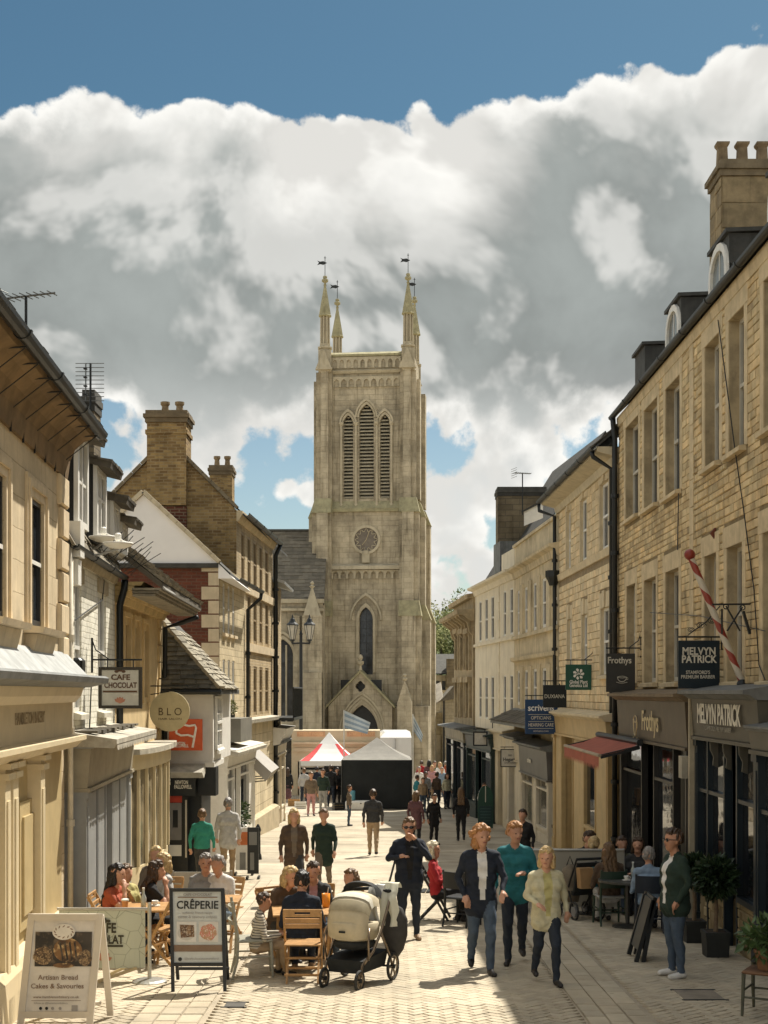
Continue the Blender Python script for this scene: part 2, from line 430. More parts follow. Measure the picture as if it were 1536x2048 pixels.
def stonework(F_, wall, mt, u0, u1, z0, z1, holes, hr, lr, proud=0.014, joint=0.012, nmax=300, name='stone', seed=1, d=0.0, rest='masonry'):
 """coursed stones with open joints on a wall: the nearest as single pieces, the others joined"""
 rr = random.Random(seed); items = []
 z = z0
 while z < z1 - .03:
  h = min(rr.uniform(*hr), z1 - z)
  if z1 - z - h < hr[0] * .6: h = z1 - z
  u = u0 - rr.uniform(0, lr[1])
  # free spans of this course
  zm0, zm1 = z + .01, z + h - .01
  cuts = sorted((hh[0], hh[1]) for hh in holes if hh[2] < zm1 and hh[3] > zm0)
  spans = []; a = u0
  for c0, c1 in cuts:
   if c0 > a: spans.append((a, min(c0, u1)))
   a = max(a, c1)
  if a < u1: spans.append((a, u1))
  for a, b in spans:
   u = a
   while u < b - .02:
    l = rr.uniform(*lr)
    if b - u - l < lr[0] * .6: l = b - u
    l = min(l, b - u)
    items.append(((u + l / 2), z + h / 2, l - joint, h - joint, proud * rr.uniform(.45, 1.5)))
    u += l
  z += h
 items = [i for i in items if i[2] > .015 and i[3] > .015]
 items.sort(key=lambda i: i[0] if F_.A.y < F_.B.y else -i[0])
 vis = [i for i in items if i[0] > 0]
 ang = math.atan2(F_.u.y, F_.u.x)
 flip = (Matrix.Rotation(ang, 3, 'Z') @ Vector((0, 1, 0))).dot(F_.n) < 0
 def seen(i):
  p = F_.W(i[0], d, i[1]); px = CX + p.x * F / p.y; py = HY - (p.z - CAMZ) * F / p.y
  return 0 <= px <= 1536 and 0 <= py <= 2048
 items.sort(key=lambda i: (not seen(i), F_.W(i[0], 0, 0).y))
 for k, (u, zc, l, h, pr) in enumerate(items[:nmax]):
  o = bpy.data.objects.new(name, stone_unit(mt, k % 6)); COL.objects.link(o); o.parent = wall
  rz = ang + (math.pi if flip else 0)
  o.matrix_local = Matrix.Translation(F_.W(u, d, zc)) @ Matrix.Rotation(rz, 4, 'Z') @ Matrix.Diagonal((l, pr, h, 1))
 if len(items) > nmax:
  mb = MB()
  for (u, zc, l, h, pr) in items[nmax:]:
   l2, h2 = l / 2, h / 2; e = min(.012, h2 * .3)
   q = [(-l2, -h2), (l2, -h2), (l2, h2), (-l2, h2)]
   j = lambda: rr.uniform(-.004, .004)
   q2 = [(-l2 + e + j(), -h2 + e + j()), (l2 - e + j(), -h2 + e + j()), (l2 - e + j(), h2 - e + j()), (-l2 + e + j(), h2 - e + j())]
   vs = [F_.W(u + a, d, zc + b) for a, b in q] + [F_.W(u + a, d + pr + j(), zc + b) for a, b in q2]
   mb.add(vs, [(4, 5, 6, 7)] + [(i, (i + 1) % 4, 4 + (i + 1) % 4, 4 + i) for i in range(4)])
  mb.build(rest, mt, wall, kind='stuff')

def window(bld, F_, h, recess, frame_m, style='sash', glass_m=None, sill=None, sill_m=None, fw=0.05, rows=2, cols=2, name='window', sill_h=0.09, sill_out=0.08, lintel=None, lintel_m=None, d=0.0):
 """sash window set back in its opening: frame with bars, pane, sill, head"""
 a, b, c, e = h; dd = d - recess + 0.055
 mb = MB()
 F_.box(mb, a, a + fw, dd - .05, dd, c, e); F_.box(mb, b - fw, b, dd - .05, dd, c, e)
 F_.box(mb, a + fw, b - fw, dd - .05, dd, c, c + fw * 1.3); F_.box(mb, a + fw, b - fw, dd - .05, dd, e - fw, e)
 zm = (c + e) / 2
 if rows > 1: F_.box(mb, a + fw, b - fw, dd - .045, dd + .012, zm - .025, zm + .025)
 bw = .016
 for i in range(1, cols):
  u = a + fw + (b - a - 2 * fw) * i / cols; F_.box(mb, u - bw / 2, u + bw / 2, dd - .04, dd - .006, c + fw * 1.3, e - fw)
 rs = rows if rows > 2 else 0
 for i in range(1, rs):
  z = c + (e - c) * i / rs
  if abs(z - zm) > .06: F_.box(mb, a + fw, b - fw, dd - .041, dd - .007, z - bw / 2, z + bw / 2)
 w = mb.build(name, frame_m, bld)
 p = MB(); p.add([F_.W(a, dd - .035, c), F_.W(b, dd - .035, c), F_.W(b, dd - .035, e), F_.W(a, dd - .035, e)], [(0, 1, 2, 3)])
 p.build('pane', glass_m or glass(), w)
 if sill_m:
  s = MB(); F_.sweep(s, a - .07, b + .07, [(d - recess + .06, c - sill_h), (d + sill_out, c - sill_h), (d + sill_out, c - .025), (d - recess + .06, c + .012)])
  s.build('sill', sill_m, w)
 if lintel_m:
  s = MB(); F_.box(s, a - .12, b + .12, d - .03, d + .018, e + .003, e + (lintel or .25))
  s.build('lintel', lintel_m, w)
 return w
def downpipe(parent, pts, r=0.045, mt=None, name='downpipe'):
 mb = MB(); mb.tube(pts, r, 8)
 o = mb.build(name, mt or M('cast_iron', (.012, .014, .014), .45), parent, smooth=True)
 a, b = max(pts, key=lambda p: p[2]), min(pts, key=lambda p: p[2])
 for p, q in zip(pts, pts[1:]):
  p = Vector(p); q = Vector(q)
  if abs(p.z - q.z) > 1.2:
   n = int(abs(p.z - q.z) / 1.1)
   for i in range(1, n + 1):
    c = p.lerp(q, i / (n + .5)); cb = MB(); cb.lathe([(r * 1.05, -.04), (r * 1.5, -.04), (r * 1.5, .04), (r * 1.05, .04)], 8, c)
    cb.build('collar', mt or MATS['cast_iron'], o)
 return o
def shell(mb, F_, u0, u1, z0, z1, depth, mi=0, ends=(True, True), top=False):
 """plain back and ends of a house behind its front"""
 W = F_.W
 mb.add([W(u0, -depth, z0), W(u1, -depth, z0), W(u1, -depth, z1), W(u0, -depth, z1)], [(0, 1, 2, 3)], mi)
 for k, u in enumerate((u0, u1)):
  if ends[k]: mb.add([W(u, 0, z0), W(u, -depth, z0), W(u, -depth, z1), W(u, 0, z1)], [(0, 1, 2, 3)], mi)
 if top: mb.add([W(u0, 0, z1), W(u1, 0, z1), W(u1, -depth, z1), W(u0, -depth, z1)], [(0, 1, 2, 3)], mi)
def tile_rows(mb, O, U, V, lu, lv, tw, th, t=0.02, mi=0, seed=0, clip=None, lap=0.0):
 """overlapping slates on a roof slope: O corner at the eave, U along it, V up the slope"""
 rr = random.Random(seed); U = Vector(U).normalized(); V = Vector(V).normalized(); N = U.cross(V).normalized()
 if N.z < 0: N = -N
 nrow = max(1, int(lv / th)); O = Vector(O); out = []
 for r in range(nrow):
  v0 = r * lv / nrow; v1 = (r + 1) * lv / nrow + th * .25
  if r == nrow - 1: v1 = lv
  a, b = (0, lu) if clip is None else clip((v0 + min(v1, lv)) / 2)
  u = a - (rr.uniform(.1, .9) * tw)
  while u < b:
   w = tw * rr.uniform(.75, 1.25); x0, x1 = max(u, a), min(u + w - .008, b); u += w
   if x1 - x0 < .02: continue
   lift = t * rr.uniform(.8, 1.5); j = rr.uniform(-.012, .012)
   out.append((O + U * x0 + V * (v0 + j) + N * .004, O + U * x1 + V * (v0 + j * .5) + N * .004, O + U * x1 + V * v1 + N * .003, O + U * x0 + V * v1 + N * .003, N, lift))
 for (p0, p1, p2, p3, n, l) in out:
  mb.add([p0, p1, p2, p3, p0 + n * l, p1 + n * l, p2 + n * l * .35, p3 + n * l * .35], [(4, 5, 6, 7), (0, 1, 5, 4), (1, 2, 6, 5), (2, 3, 7, 6), (3, 0, 4, 7)], mi)
 return out
def tile_objs(parent, items, mt, name='slate'):
 """the same slates as single pieces"""
 for (p0, p1, p2, p3, n, l) in items:
  b = MB(); b.add([p0, p1, p2, p3, p0 + n * l, p1 + n * l, p2 + n * l * .35, p3 + n * l * .35], [(4, 5, 6, 7), (0, 1, 5, 4), (1, 2, 6, 5), (2, 3, 7, 6), (3, 0, 4, 7)])
  b.build(name, mt, parent)

# ------------------------------------------------------------------ shared surfaces
PAVER = M('paving_brick', (.42, .365, .27), .85, .10, 2.0, bump=.004, bscale=60, piece=.09, huev=.12, dirt=.40, dirtcol=(.29, .25, .185))
STREET = M('street_bed', (.335, .285, .21), .9, .15, 2.5, bump=.006, bscale=40, dirt=.25, dirtcol=(.22, .18, .13))
def worn(m):
 """gum spots, spilt drinks and broad tone changes over the paving"""
 g = NT(m.node_tree); b = g.n['Principled BSDF']; src = b.inputs['Base Color'].links[0].from_socket
 pos = g.node('ShaderNodeNewGeometry').outputs['Position']
 v = g.node('ShaderNodeTexVoronoi', {'Vector': pos, 'Scale': 2.6, 'Randomness': 1.0}, feature='F1').outputs['Distance']
 wob = g.node('ShaderNodeTexNoise', {'Vector': pos, 'Scale': 0.55, 'Detail': 5.0, 'Roughness': 0.65}).outputs[0]
 st = g.node('ShaderNodeTexNoise', {'Vector': pos, 'Scale': 1.9, 'Detail': 6.0, 'Roughness': 0.7}).outputs[0]
 out = g.vm('SCALE', src, g.ss(wob, 0.3, 0.7, 0.84, 1.08))
 out = g.mix(g.m('MULTIPLY', g.ss(st, 0.58, 0.68), 0.35), out, g.vm('MULTIPLY', out, (0.55, 0.52, 0.48)))
 out = g.mix(g.ss(v, 0.05, 0.075, 0.45, 0.0), out, (0.16, 0.135, 0.10))
 g.put(b.inputs['Base Color'], out)
worn(PAVER)
def street_mat():
 """paving too far away to pick apart: fine brick joints on the sheet"""
 return brick_mat('street_paving', (.43, .375, .285), (.405, .355, .27), (.34, .295, .22), .21, .105, .010, .85, 0.0, .18, (.26, .22, .16), .5, .006)
IRON = M('cast_iron', (.012, .014, .014), .45, .2)
LEAD = M('lead_sheet', (.14, .145, .14), .6, .25, 3, streak=.4, dirt=.3)
WHITEP = M('white_paint', (.72, .70, .64), .5, .06, 5, dirt=.15, dirtcol=(.35, .32, .27))
CREAMP = M('cream_paint', (.62, .52, .34), .5, .05, 4, streak=.15)
STONE1 = M('rubble_limestone', (.56, .445, .255), .9, .24, 2.0, bump=.008, bscale=40, piece=.22, huev=.35, streak=.45, dirt=.45, dirtcol=(.16, .12, .07))
MORTAR1 = M('lime_mortar', (.22, .165, .085), .95, .2, 6, bump=.004)
DRESS1 = M('dressed_limestone', (.58, .465, .285), .85, .16, 3, bump=.003, bscale=50, streak=.3, dirt=.2, dirtcol=(.2, .15, .09))
STONE2 = M('squared_limestone', (.66, .545, .35), .9, .15, 4, bump=.006, bscale=45, piece=.12, huev=.3, streak=.1, dirt=.12, dirtcol=(.2, .16, .1))
MORTAR2 = M('pale_mortar', (.27, .205, .12), .95, .2, 6)
DRESS2 = M('pale_dressed_stone', (.60, .50, .33), .85, .12, 3, streak=.25, dirt=.12, dirtcol=(.24, .19, .12))
CREAMW = M('cream_render', (.72, .65, .50), .85, .08, 2, streak=.3, dirt=.1, dirtcol=(.3, .24, .16))
SLATE = M('stone_slate', (.115, .10, .075), .9, .25, 4, bump=.006, piece=.3, dirt=.3, dirtcol=(.05, .05, .035))
DARKSLATE = M('dark_slate', (.06, .058, .05), .85, .25, 4, piece=.3)
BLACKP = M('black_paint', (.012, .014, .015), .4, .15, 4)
NAVYP = M('blue_black_paint', (.010, .018, .024), .4, .15, 4)
BROWNP = M('brown_fascia_paint', (.085, .064, .042), .45, .15, 3, streak=.3)
TAUPE = M('taupe_fascia_paint', (.085, .078, .058), .5, .12, 3)
GLASS = glass(); SHOPGLASS = glass('shop_glass', (.012, .014, .016), .03)
GOLD = plain('gilt_letters', (.62, .50, .28), .4); LETTER = plain('cream_letters', (.70, .66, .55), .6)

# ------------------------------------------------------------------ ground
def build_ground():
 mb = MB(); ys = [-400, -40, 0, 4, 8, 11.9] + [12 + i * 2 for i in range(25)] + [62, 64, 70, 90, 140, 260, 600, 2600]
 xs = [-1800, -300, -60, -20, -8, -4, 0, 4, 8, 20, 60, 300, 1800]
 for y in ys:
  for x in xs: mb.v.append((x, y, gz(y) - .02))
 n = len(xs)
 for j in range(len(ys) - 1):
  for i in range(n - 1): mb.f.append((j * n + i, j * n + i + 1, (j + 1) * n + i + 1, (j + 1) * n + i)); mb.mi.append(0)
 ground = mb.build('ground', M('ground_earth', (.30, .26, .19), .95, .2, 1.0), None, kind='structure')
 # street sheet past the bricks that are laid one by one
 Y0 = 27.0
 mb = MB(); yy = [Y0 + (i * 2) for i in range(18)] + [62, 66, 72, 80, 90]
 for y in yy: mb.v += [(-9, y, gz(y) - .004), (9, y, gz(y) - .004)]
 for j in range(len(yy) - 1): mb.f.append((2 * j, 2 * j + 1, 2 * j + 3, 2 * j + 2)); mb.mi.append(0)
 fm = street_mat(); worn(fm); mb.build('far_street', fm, None, kind='structure')
 # nearer bed, joints show it
 mb = MB(); mb.add([(-9, -6, -.015), (9, -6, -.015), (9, 0, -.015), (-9, 0, -.015), (9, Y0, gz(Y0) - .015), (-9, Y0, gz(Y0) - .015)], [(0, 1, 2, 3), (3, 2, 4, 5)])
 street = mb.build('street', STREET, None, kind='structure')
 rr = random.Random(5); items = []
 def edge(x, y):
  lx = -3.38 - .06 * (y - 9) if y < 17 else -4.35; rx = 4.72
  return lx < x < rx
 bands = ((-2.38, -1.74), (1.92, 2.54))
 def inband(x): return any(a <= x <= b for a, b in bands)
 w = .104; rot = math.radians(45); ca, sa = math.cos(rot), math.sin(rot)
 def skew(x, y): return x * ca - y * sa, x * sa + y * ca
 N = 190
 for a in range(-N, N):
  for b in range(-N, N):
   k = (a - b) % 4
   if k == 0: cxx, cyy, l, q = a + 1, b + .5, 2, 0
   elif k == 3: cxx, cyy, l, q = a + .5, b + 1, 2, 1
   else: continue
   x, y = skew(cxx * w, cyy * w); y += 19.5
   if not (12.4 < y < Y0 + .05) or not edge(x, y) or any(p - .06 < x < q_ + .06 for p, q_ in bands): continue
   items.append((x, y, l * w - .007, w - .007, rot + q * math.pi / 2))
 for (p, q) in bands:
  nr = 3; ww = (q - p) / nr
  for r in range(nr):
   y = 12.2 + rr.random() * .3
   while y < Y0:
    l = rr.uniform(.28, .42); items.append((p + ww * (r + .5), y + l / 2, ww - .010, l - .009, 0)); y += l
 def seen(i):
  px = CX + i[0] * F / i[1]; py = HY + (CAMZ - gz(i[1])) * F / i[1]
  return 0 < px < 1536 and py < 2048
 items.sort(key=lambda i: (not seen(i), i[1]))
 def verts(l, v, e, h):
  q = [(-l / 2, -v / 2), (l / 2, -v / 2), (l / 2, v / 2), (-l / 2, v / 2)]
  return [(a, b, -.02) for a, b in q] + [(a, b, -e) for a, b in q] + [(a * (1 - 2 * e / l), b * (1 - 2 * e / v), 0) for a, b in q]
 FS = [(8, 9, 10, 11)] + [(r + i, r + (i + 1) % 4, r + 4 + (i + 1) % 4, r + 4 + i) for r in (0, 4) for i in range(4)]
 unit = MB(); unit.add(verts(1, 1, .04, 0), FS); ume = unit.mesh('paving_brick', PAVER)
 tilt = math.atan(G_SLOPE)
 for (x, y, l, v, r) in items[:300]:
  o = bpy.data.objects.new('paving_brick', ume); COL.objects.link(o); o.parent = street
  o.matrix_local = Matrix.Translation((x, y, gz(y) + rr.uniform(-.0015, .0025))) @ Matrix.Rotation(-tilt, 4, 'X') @ Matrix.Rotation(r, 4, 'Z') @ Matrix.Diagonal((l, v, .5, 1))
 mb = MB()
 for (x, y, l, v, r) in items[300:]:
  dz = rr.uniform(-.0015, .0025); c, s_ = math.cos(r), math.sin(r)
  vs = []
  for (a, b, z) in verts(l, v, .004, 0):
   X, Y = x + a * c - b * s_, y + a * s_ + b * c; vs.append((X, Y, gz(Y) + z + dz))
  mb.add(vs, FS)
 mb.build('brick_paving', PAVER, street, kind='stuff')
build_ground()

# ------------------------------------------------------------------ right-hand houses
def roof_pair(bld, F_, u0, u1, ze, de, run, pitch, mt, thick=.10, name='roof', back=True):
 """front and back slope over a house"""
 mb = MB(); t = math.tan(R(pitch)); W = F_.W
 zr = ze + run * t
 def slab(d0, z0, d1, z1):
  mb.hexa([W(u0, d0, z0), W(u1, d0, z0), W(u1, d1, z1), W(u0, d1, z1), W(u0, d0, z0 + thick), W(u1, d0, z0 + thick), W(u1, d1, z1 + thick), W(u0, d1, z1 + thick)])
 slab(de, ze, de - run, zr)
 if back: slab(de - run - .002, zr, de - 2 * run, ze)
 return mb.build(name, mt, bld), zr
def gutter(bld, F_, u0, u1, d, z, r=.07, mt=None):
 mb = MB(); n = 7
 prof = [(d + r * math.cos(math.pi + math.pi * i / (n - 1)), z + r * math.sin(math.pi + math.pi * i / (n - 1))) for i in range(n)]
 prof += [(d + (r - .012) * math.cos(2 * math.pi - math.pi * i / (n - 1)), z + .0 + (r - .012) * math.sin(2 * math.pi - math.pi * i / (n - 1))) for i in range(n)]
 F_.sweep(mb, u0, u1, prof)
 L = abs(u1 - u0); k = int(L / 1.8)
 for i in range(1, k + 1):
  u = u0 + (u1 - u0) * i / (k + 1)
  prof2 = [(d + (r + .012) * math.cos(math.pi + math.pi * j / (n - 1)), z + .004 + (r + .012) * math.sin(math.pi + math.pi * j / (n - 1))) for j in range(n)]
  F_.sweep(mb, u - .03, u + .03, prof2)
 return mb.build('gutter', mt or IRON, bld)

def shopfront(bld, F_, u0, u1, zt, zf, d, frame_m, fascia_m, bays, riser=.55, riser_m=None, cornice_m=None, pil=.22, trans=.55, gl=None, cor_out=.16, cor_h=.12, name='shopfront', door_m=None):
 """pilasters, mullions, fascia, cornice, panes, stall riser and door of one shop; bays = [(width share, kind)] from near to far"""
 W = F_.W; zb = min(F_.ground(u0), F_.ground(u1)) - .05
 mb = MB()
 for (a, b) in ((u0, u0 + pil), (u1 - pil, u1)):
  F_.box(mb, a, b, -.12, d + .03, zb, zf)
  F_.box(mb, a - .015, b + .015, -.10, d + .055, zf - .14, zf - .004)
  F_.box(mb, a - .015, b + .015, -.10, d + .055, zb + .02, zb + .32)
  F_.box(mb, a + pil * .28, b - pil * .28, d + .03, d + .042, zb + .42, zf - .24)
 tot = sum(b[0] for b in bays); x = u0 + pil; Wd = u1 - u0 - 2 * pil; panes = []; doors = []; risers = []
 ztr = zf - trans
 for i, (wd, kind) in enumerate(bays):
  a = x; b = x + Wd * wd / tot; x = b
  if i: F_.box(mb, a - .03, a + .03, d - .10, d + .012, zb, zf)
  g0 = F_.ground((a + b) / 2); rz = g0 + riser
  if kind == 'win':
   F_.box(mb, a, b, d - .09, d + .02, rz, rz + .07); F_.box(mb, a, b, d - .085, d + .004, ztr - .025, ztr + .025)
   panes.append((a, b, rz + .05, zf)); risers.append((a, b, zb, rz))
  elif kind == 'door':
   F_.box(mb, a, b, d - .30, d - .22, ztr - .03, ztr + .03)
   panes.append((a, b, ztr, zf, .28)); doors.append((a + .03, b - .03, g0 + .02, ztr - .03))
  elif kind == 'panel':
   risers.append((a, b, zb, zf))
 sf = mb.build(name, frame_m, bld)
 for p in panes:
  m2 = MB(); q = d - (.06 if len(p) == 4 else p[4]); m2.add([W(p[0], q, p[2]), W(p[1], q, p[2]), W(p[1], q, p[3]), W(p[0], q, p[3])], [(0, 1, 2, 3)]); m2.build('pane', gl or SHOPGLASS, sf)
 for p in doors:
  m2 = MB(); a, b, c, e = p; q = d - .26
  F_.box(m2, a, a + .1, q - .02, q + .02, c, e); F_.box(m2, b - .1, b, q - .02, q + .02, c, e); F_.box(m2, a + .1, b - .1, q - .02, q + .02, c, c + .35); F_.box(m2, a + .1, b - .1, q - .02, q + .02, e - .1, e)
  F_.box(m2, a + .06, a + .085, q + .02, q + .07, c + .8, c + 1.25)
  m2.add([W(a + .1, q, c + .35), W(b - .1, q, c + .35), W(b - .1, q, e - .1), W(a + .1, q, e - .1)], [(0, 1, 2, 3)], 1)
  m2.build('door', [door_m or frame_m, gl or SHOPGLASS], sf)
 for p in risers:
  m2 = MB(); F_.box(m2, p[0], p[1], d - .3, d - .015, p[2], p[3])
  F_.box(m2, p[0] + .12, p[1] - .12, d - .015, d + .004, p[2] + .12, p[3] - .1)
  m2.build('stall_riser', riser_m or frame_m, sf)
 m2 = MB(); F_.sweep(m2, u0 - .03, u1 + .03, [(-.1, zf), (d + .045, zf), (d + .085, zt), (-.1, zt)])
 F_.sweep(m2, u0 - .03, u1 + .03, [(-.1, zf - .05), (d + .08, zf - .05), (d + .08, zf - .003), (-.1, zf - .003)])
 fa = m2.build('fascia', fascia_m, sf)
 m2 = MB(); F_.sweep(m2, u0 - .08, u1 + .08, [(-.1, zt + .003), (d + .1, zt + .003), (d + .1 + cor_out * .5, zt + cor_h * .5), (d + .1 + cor_out, zt + cor_h * .6), (d + .1 + cor_out, zt + cor_h), (-.1, zt + cor_h + .10)])
 m2.build('cornice', cornice_m or LEAD, sf)
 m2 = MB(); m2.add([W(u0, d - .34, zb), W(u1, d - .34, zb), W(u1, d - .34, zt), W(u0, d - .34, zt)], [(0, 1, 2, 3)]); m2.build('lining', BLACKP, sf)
 return sf

def dormer_lead(bld, F_, u0, u1, zb, zt, df, deep, arched=True):
 """flat-topped dormer with dark lead cheeks and an arched white sash"""
 W = F_.W; n = 8; um = (u0 + u1) / 2; r = (u1 - u0) / 2; rise = r * .8
 DL = M('dark_lead', (.055, .055, .05), .75, .3, 3, streak=.5, dirt=.3, dirtcol=(.12, .085, .05))
 mb = MB(); F_.box(mb, u0, u1, df - deep, df - .03, zb, zt - .06); dm = mb.build('dormer', DL, bld)
 mb = MB(); F_.sweep(mb, u0 - .05, u1 + .05, [(df + .03, zt - .058), (df + .03, zt), (df - deep, zt + .06), (df - deep, zt - .0)]); mb.build('dormer_roof', DL, dm)
 if not arched: return dm
 def arc(s): return [(u0 + s, zb + .02), (u1 - s, zb + .02)] + [(um + (r - s) * math.cos(math.pi * i / n), zt - .06 - rise + (rise - s) * math.sin(math.pi * i / n)) for i in range(n + 1)]
 m2 = MB(); o, k = arc(0), n + 3
 poly_holes(m2, lambda a, b, dd: W(a, df + .02 + dd, b), o, [arc(.11)], .08)
 m2.add([W(a, df + .02, b) for a, b in o] + [W(a, df - .06, b) for a, b in o], [(i, (i + 1) % k, k + (i + 1) % k, k + i) for i in range(k)])
 F_.box(m2, u0 + .1, u1 - .1, df - .028, df - .01, zt - rise - .38, zt - rise - .33); F_.box(m2, um - .012, um + .012, df - .027, df - .015, zb, zt - .18)
 w = m2.build('window', WHITEP, dm)
 m3 = MB(); m3.add([W(a, df - .025, b) for a, b in arc(.1)], [tuple(range(k))]); m3.build('pane', glass('dormer_glass', (.10, .115, .12), .1), w)
 return dm

def chimney_stack(parent, x0, x1, y0, y1, z0, z1, mt, pots, pot_m, cap_m, cap=.09, pot_h=.5, pot_r=.14, square=False, bands=()):
 mb = MB(); mb.box(x0, x1, y0, y1, z0, z1)
 for (za, zb_, o) in bands: mb.box(x0 - o, x1 + o, y0 - o, y1 + o, za, zb_)
 ch = mb.build('chimney', mt, parent)
 m2 = MB(); m2.box(x0 - cap, x1 + cap, y0 - cap, y1 + cap, z1 + .002, z1 + .10); m2.box(x0 - cap * .4, x1 + cap * .4, y0 - cap * .4, y1 + cap * .4, z1 + .10, z1 + .20); m2.box(x0 - cap * .5, x1 + cap * .5, y0 - cap * .5, y1 + cap * .5, z1 - .12, z1)
 m2.build('chimney_cap', cap_m, ch)
 for (px, py) in pots:
  m3 = MB()
  if square:
   m3.lathe([(pot_r * 1.25, 0), (pot_r * 1.05, pot_h * .8), (pot_r * 1.5, pot_h * .92), (pot_r * 1.55, pot_h), (pot_r * .9, pot_h)], 4, (px, py, z1 + .18), ph=math.pi / 4)
  else:
   m3.lathe([(pot_r * 1.1, 0), (pot_r * .95, pot_h * .2), (pot_r * .8, pot_h * .65), (pot_r * 1.15, pot_h * .8), (pot_r * 1.15, pot_h), (pot_r * .7, pot_h)], 10, (px, py, z1 + .18))
  m3.build('chimney_pot', pot_m, ch)
 return ch

def aerial(label, p, h, kind='yagi', rz=0.0, size=.8):
 t = thing('television_aerial', label, 'aerial', p)
 mb = MB(); mb.tube([(0, 0, 0), (0, 0, h)], .016, 6); mb.build('mast', IRON, t)
 AL = plain('aluminium_rod', (.16, .165, .16), .4, .8)
 mb = MB(); c, s_ = math.cos(rz), math.sin(rz)
 if kind == 'yagi':
  mb.tube([(-size * .5 * c, -size * .5 * s_, h), (size * .5 * c, size * .5 * s_, h)], .012, 6)
  for i in range(9):
   k = -size * .45 + size * .9 * i / 8; l = .16 - .008 * i
   mb.tube([(k * c - l * s_, k * s_ + l * c, h), (k * c + l * s_, k * s_ - l * c, h)], .006, 5)
  mb.build('boom', AL, t)
  g = MB()
  for i in range(5): g.tube([(-size * .5 * c + .2 * s_, -size * .5 * s_ - .2 * c, h - .12 + .06 * i), (-size * .5 * c - .2 * s_, -size * .5 * s_ + .2 * c, h - .12 + .06 * i)], .006, 5)
  g.build('reflector', AL, t)
 else:                                              # upright broadside array
  mb.tube([(-.07, 0, h - size), (-.07, 0, h)], .01, 6)
  for i in range(10): mb.tube([(-.22, 0, h - size + size * i / 9), (.2, 0, h - size + size * i / 9)], .006, 5)
  mb.build('boom', AL, t)
  g = MB()
  for i in range(4): g.box(-.1, -.05, -.03, .03, h - size * .85 + size * .23 * i, h - size * .82 + size * .23 * i)
  g.build('dipole', BLACKP, t)
 return t

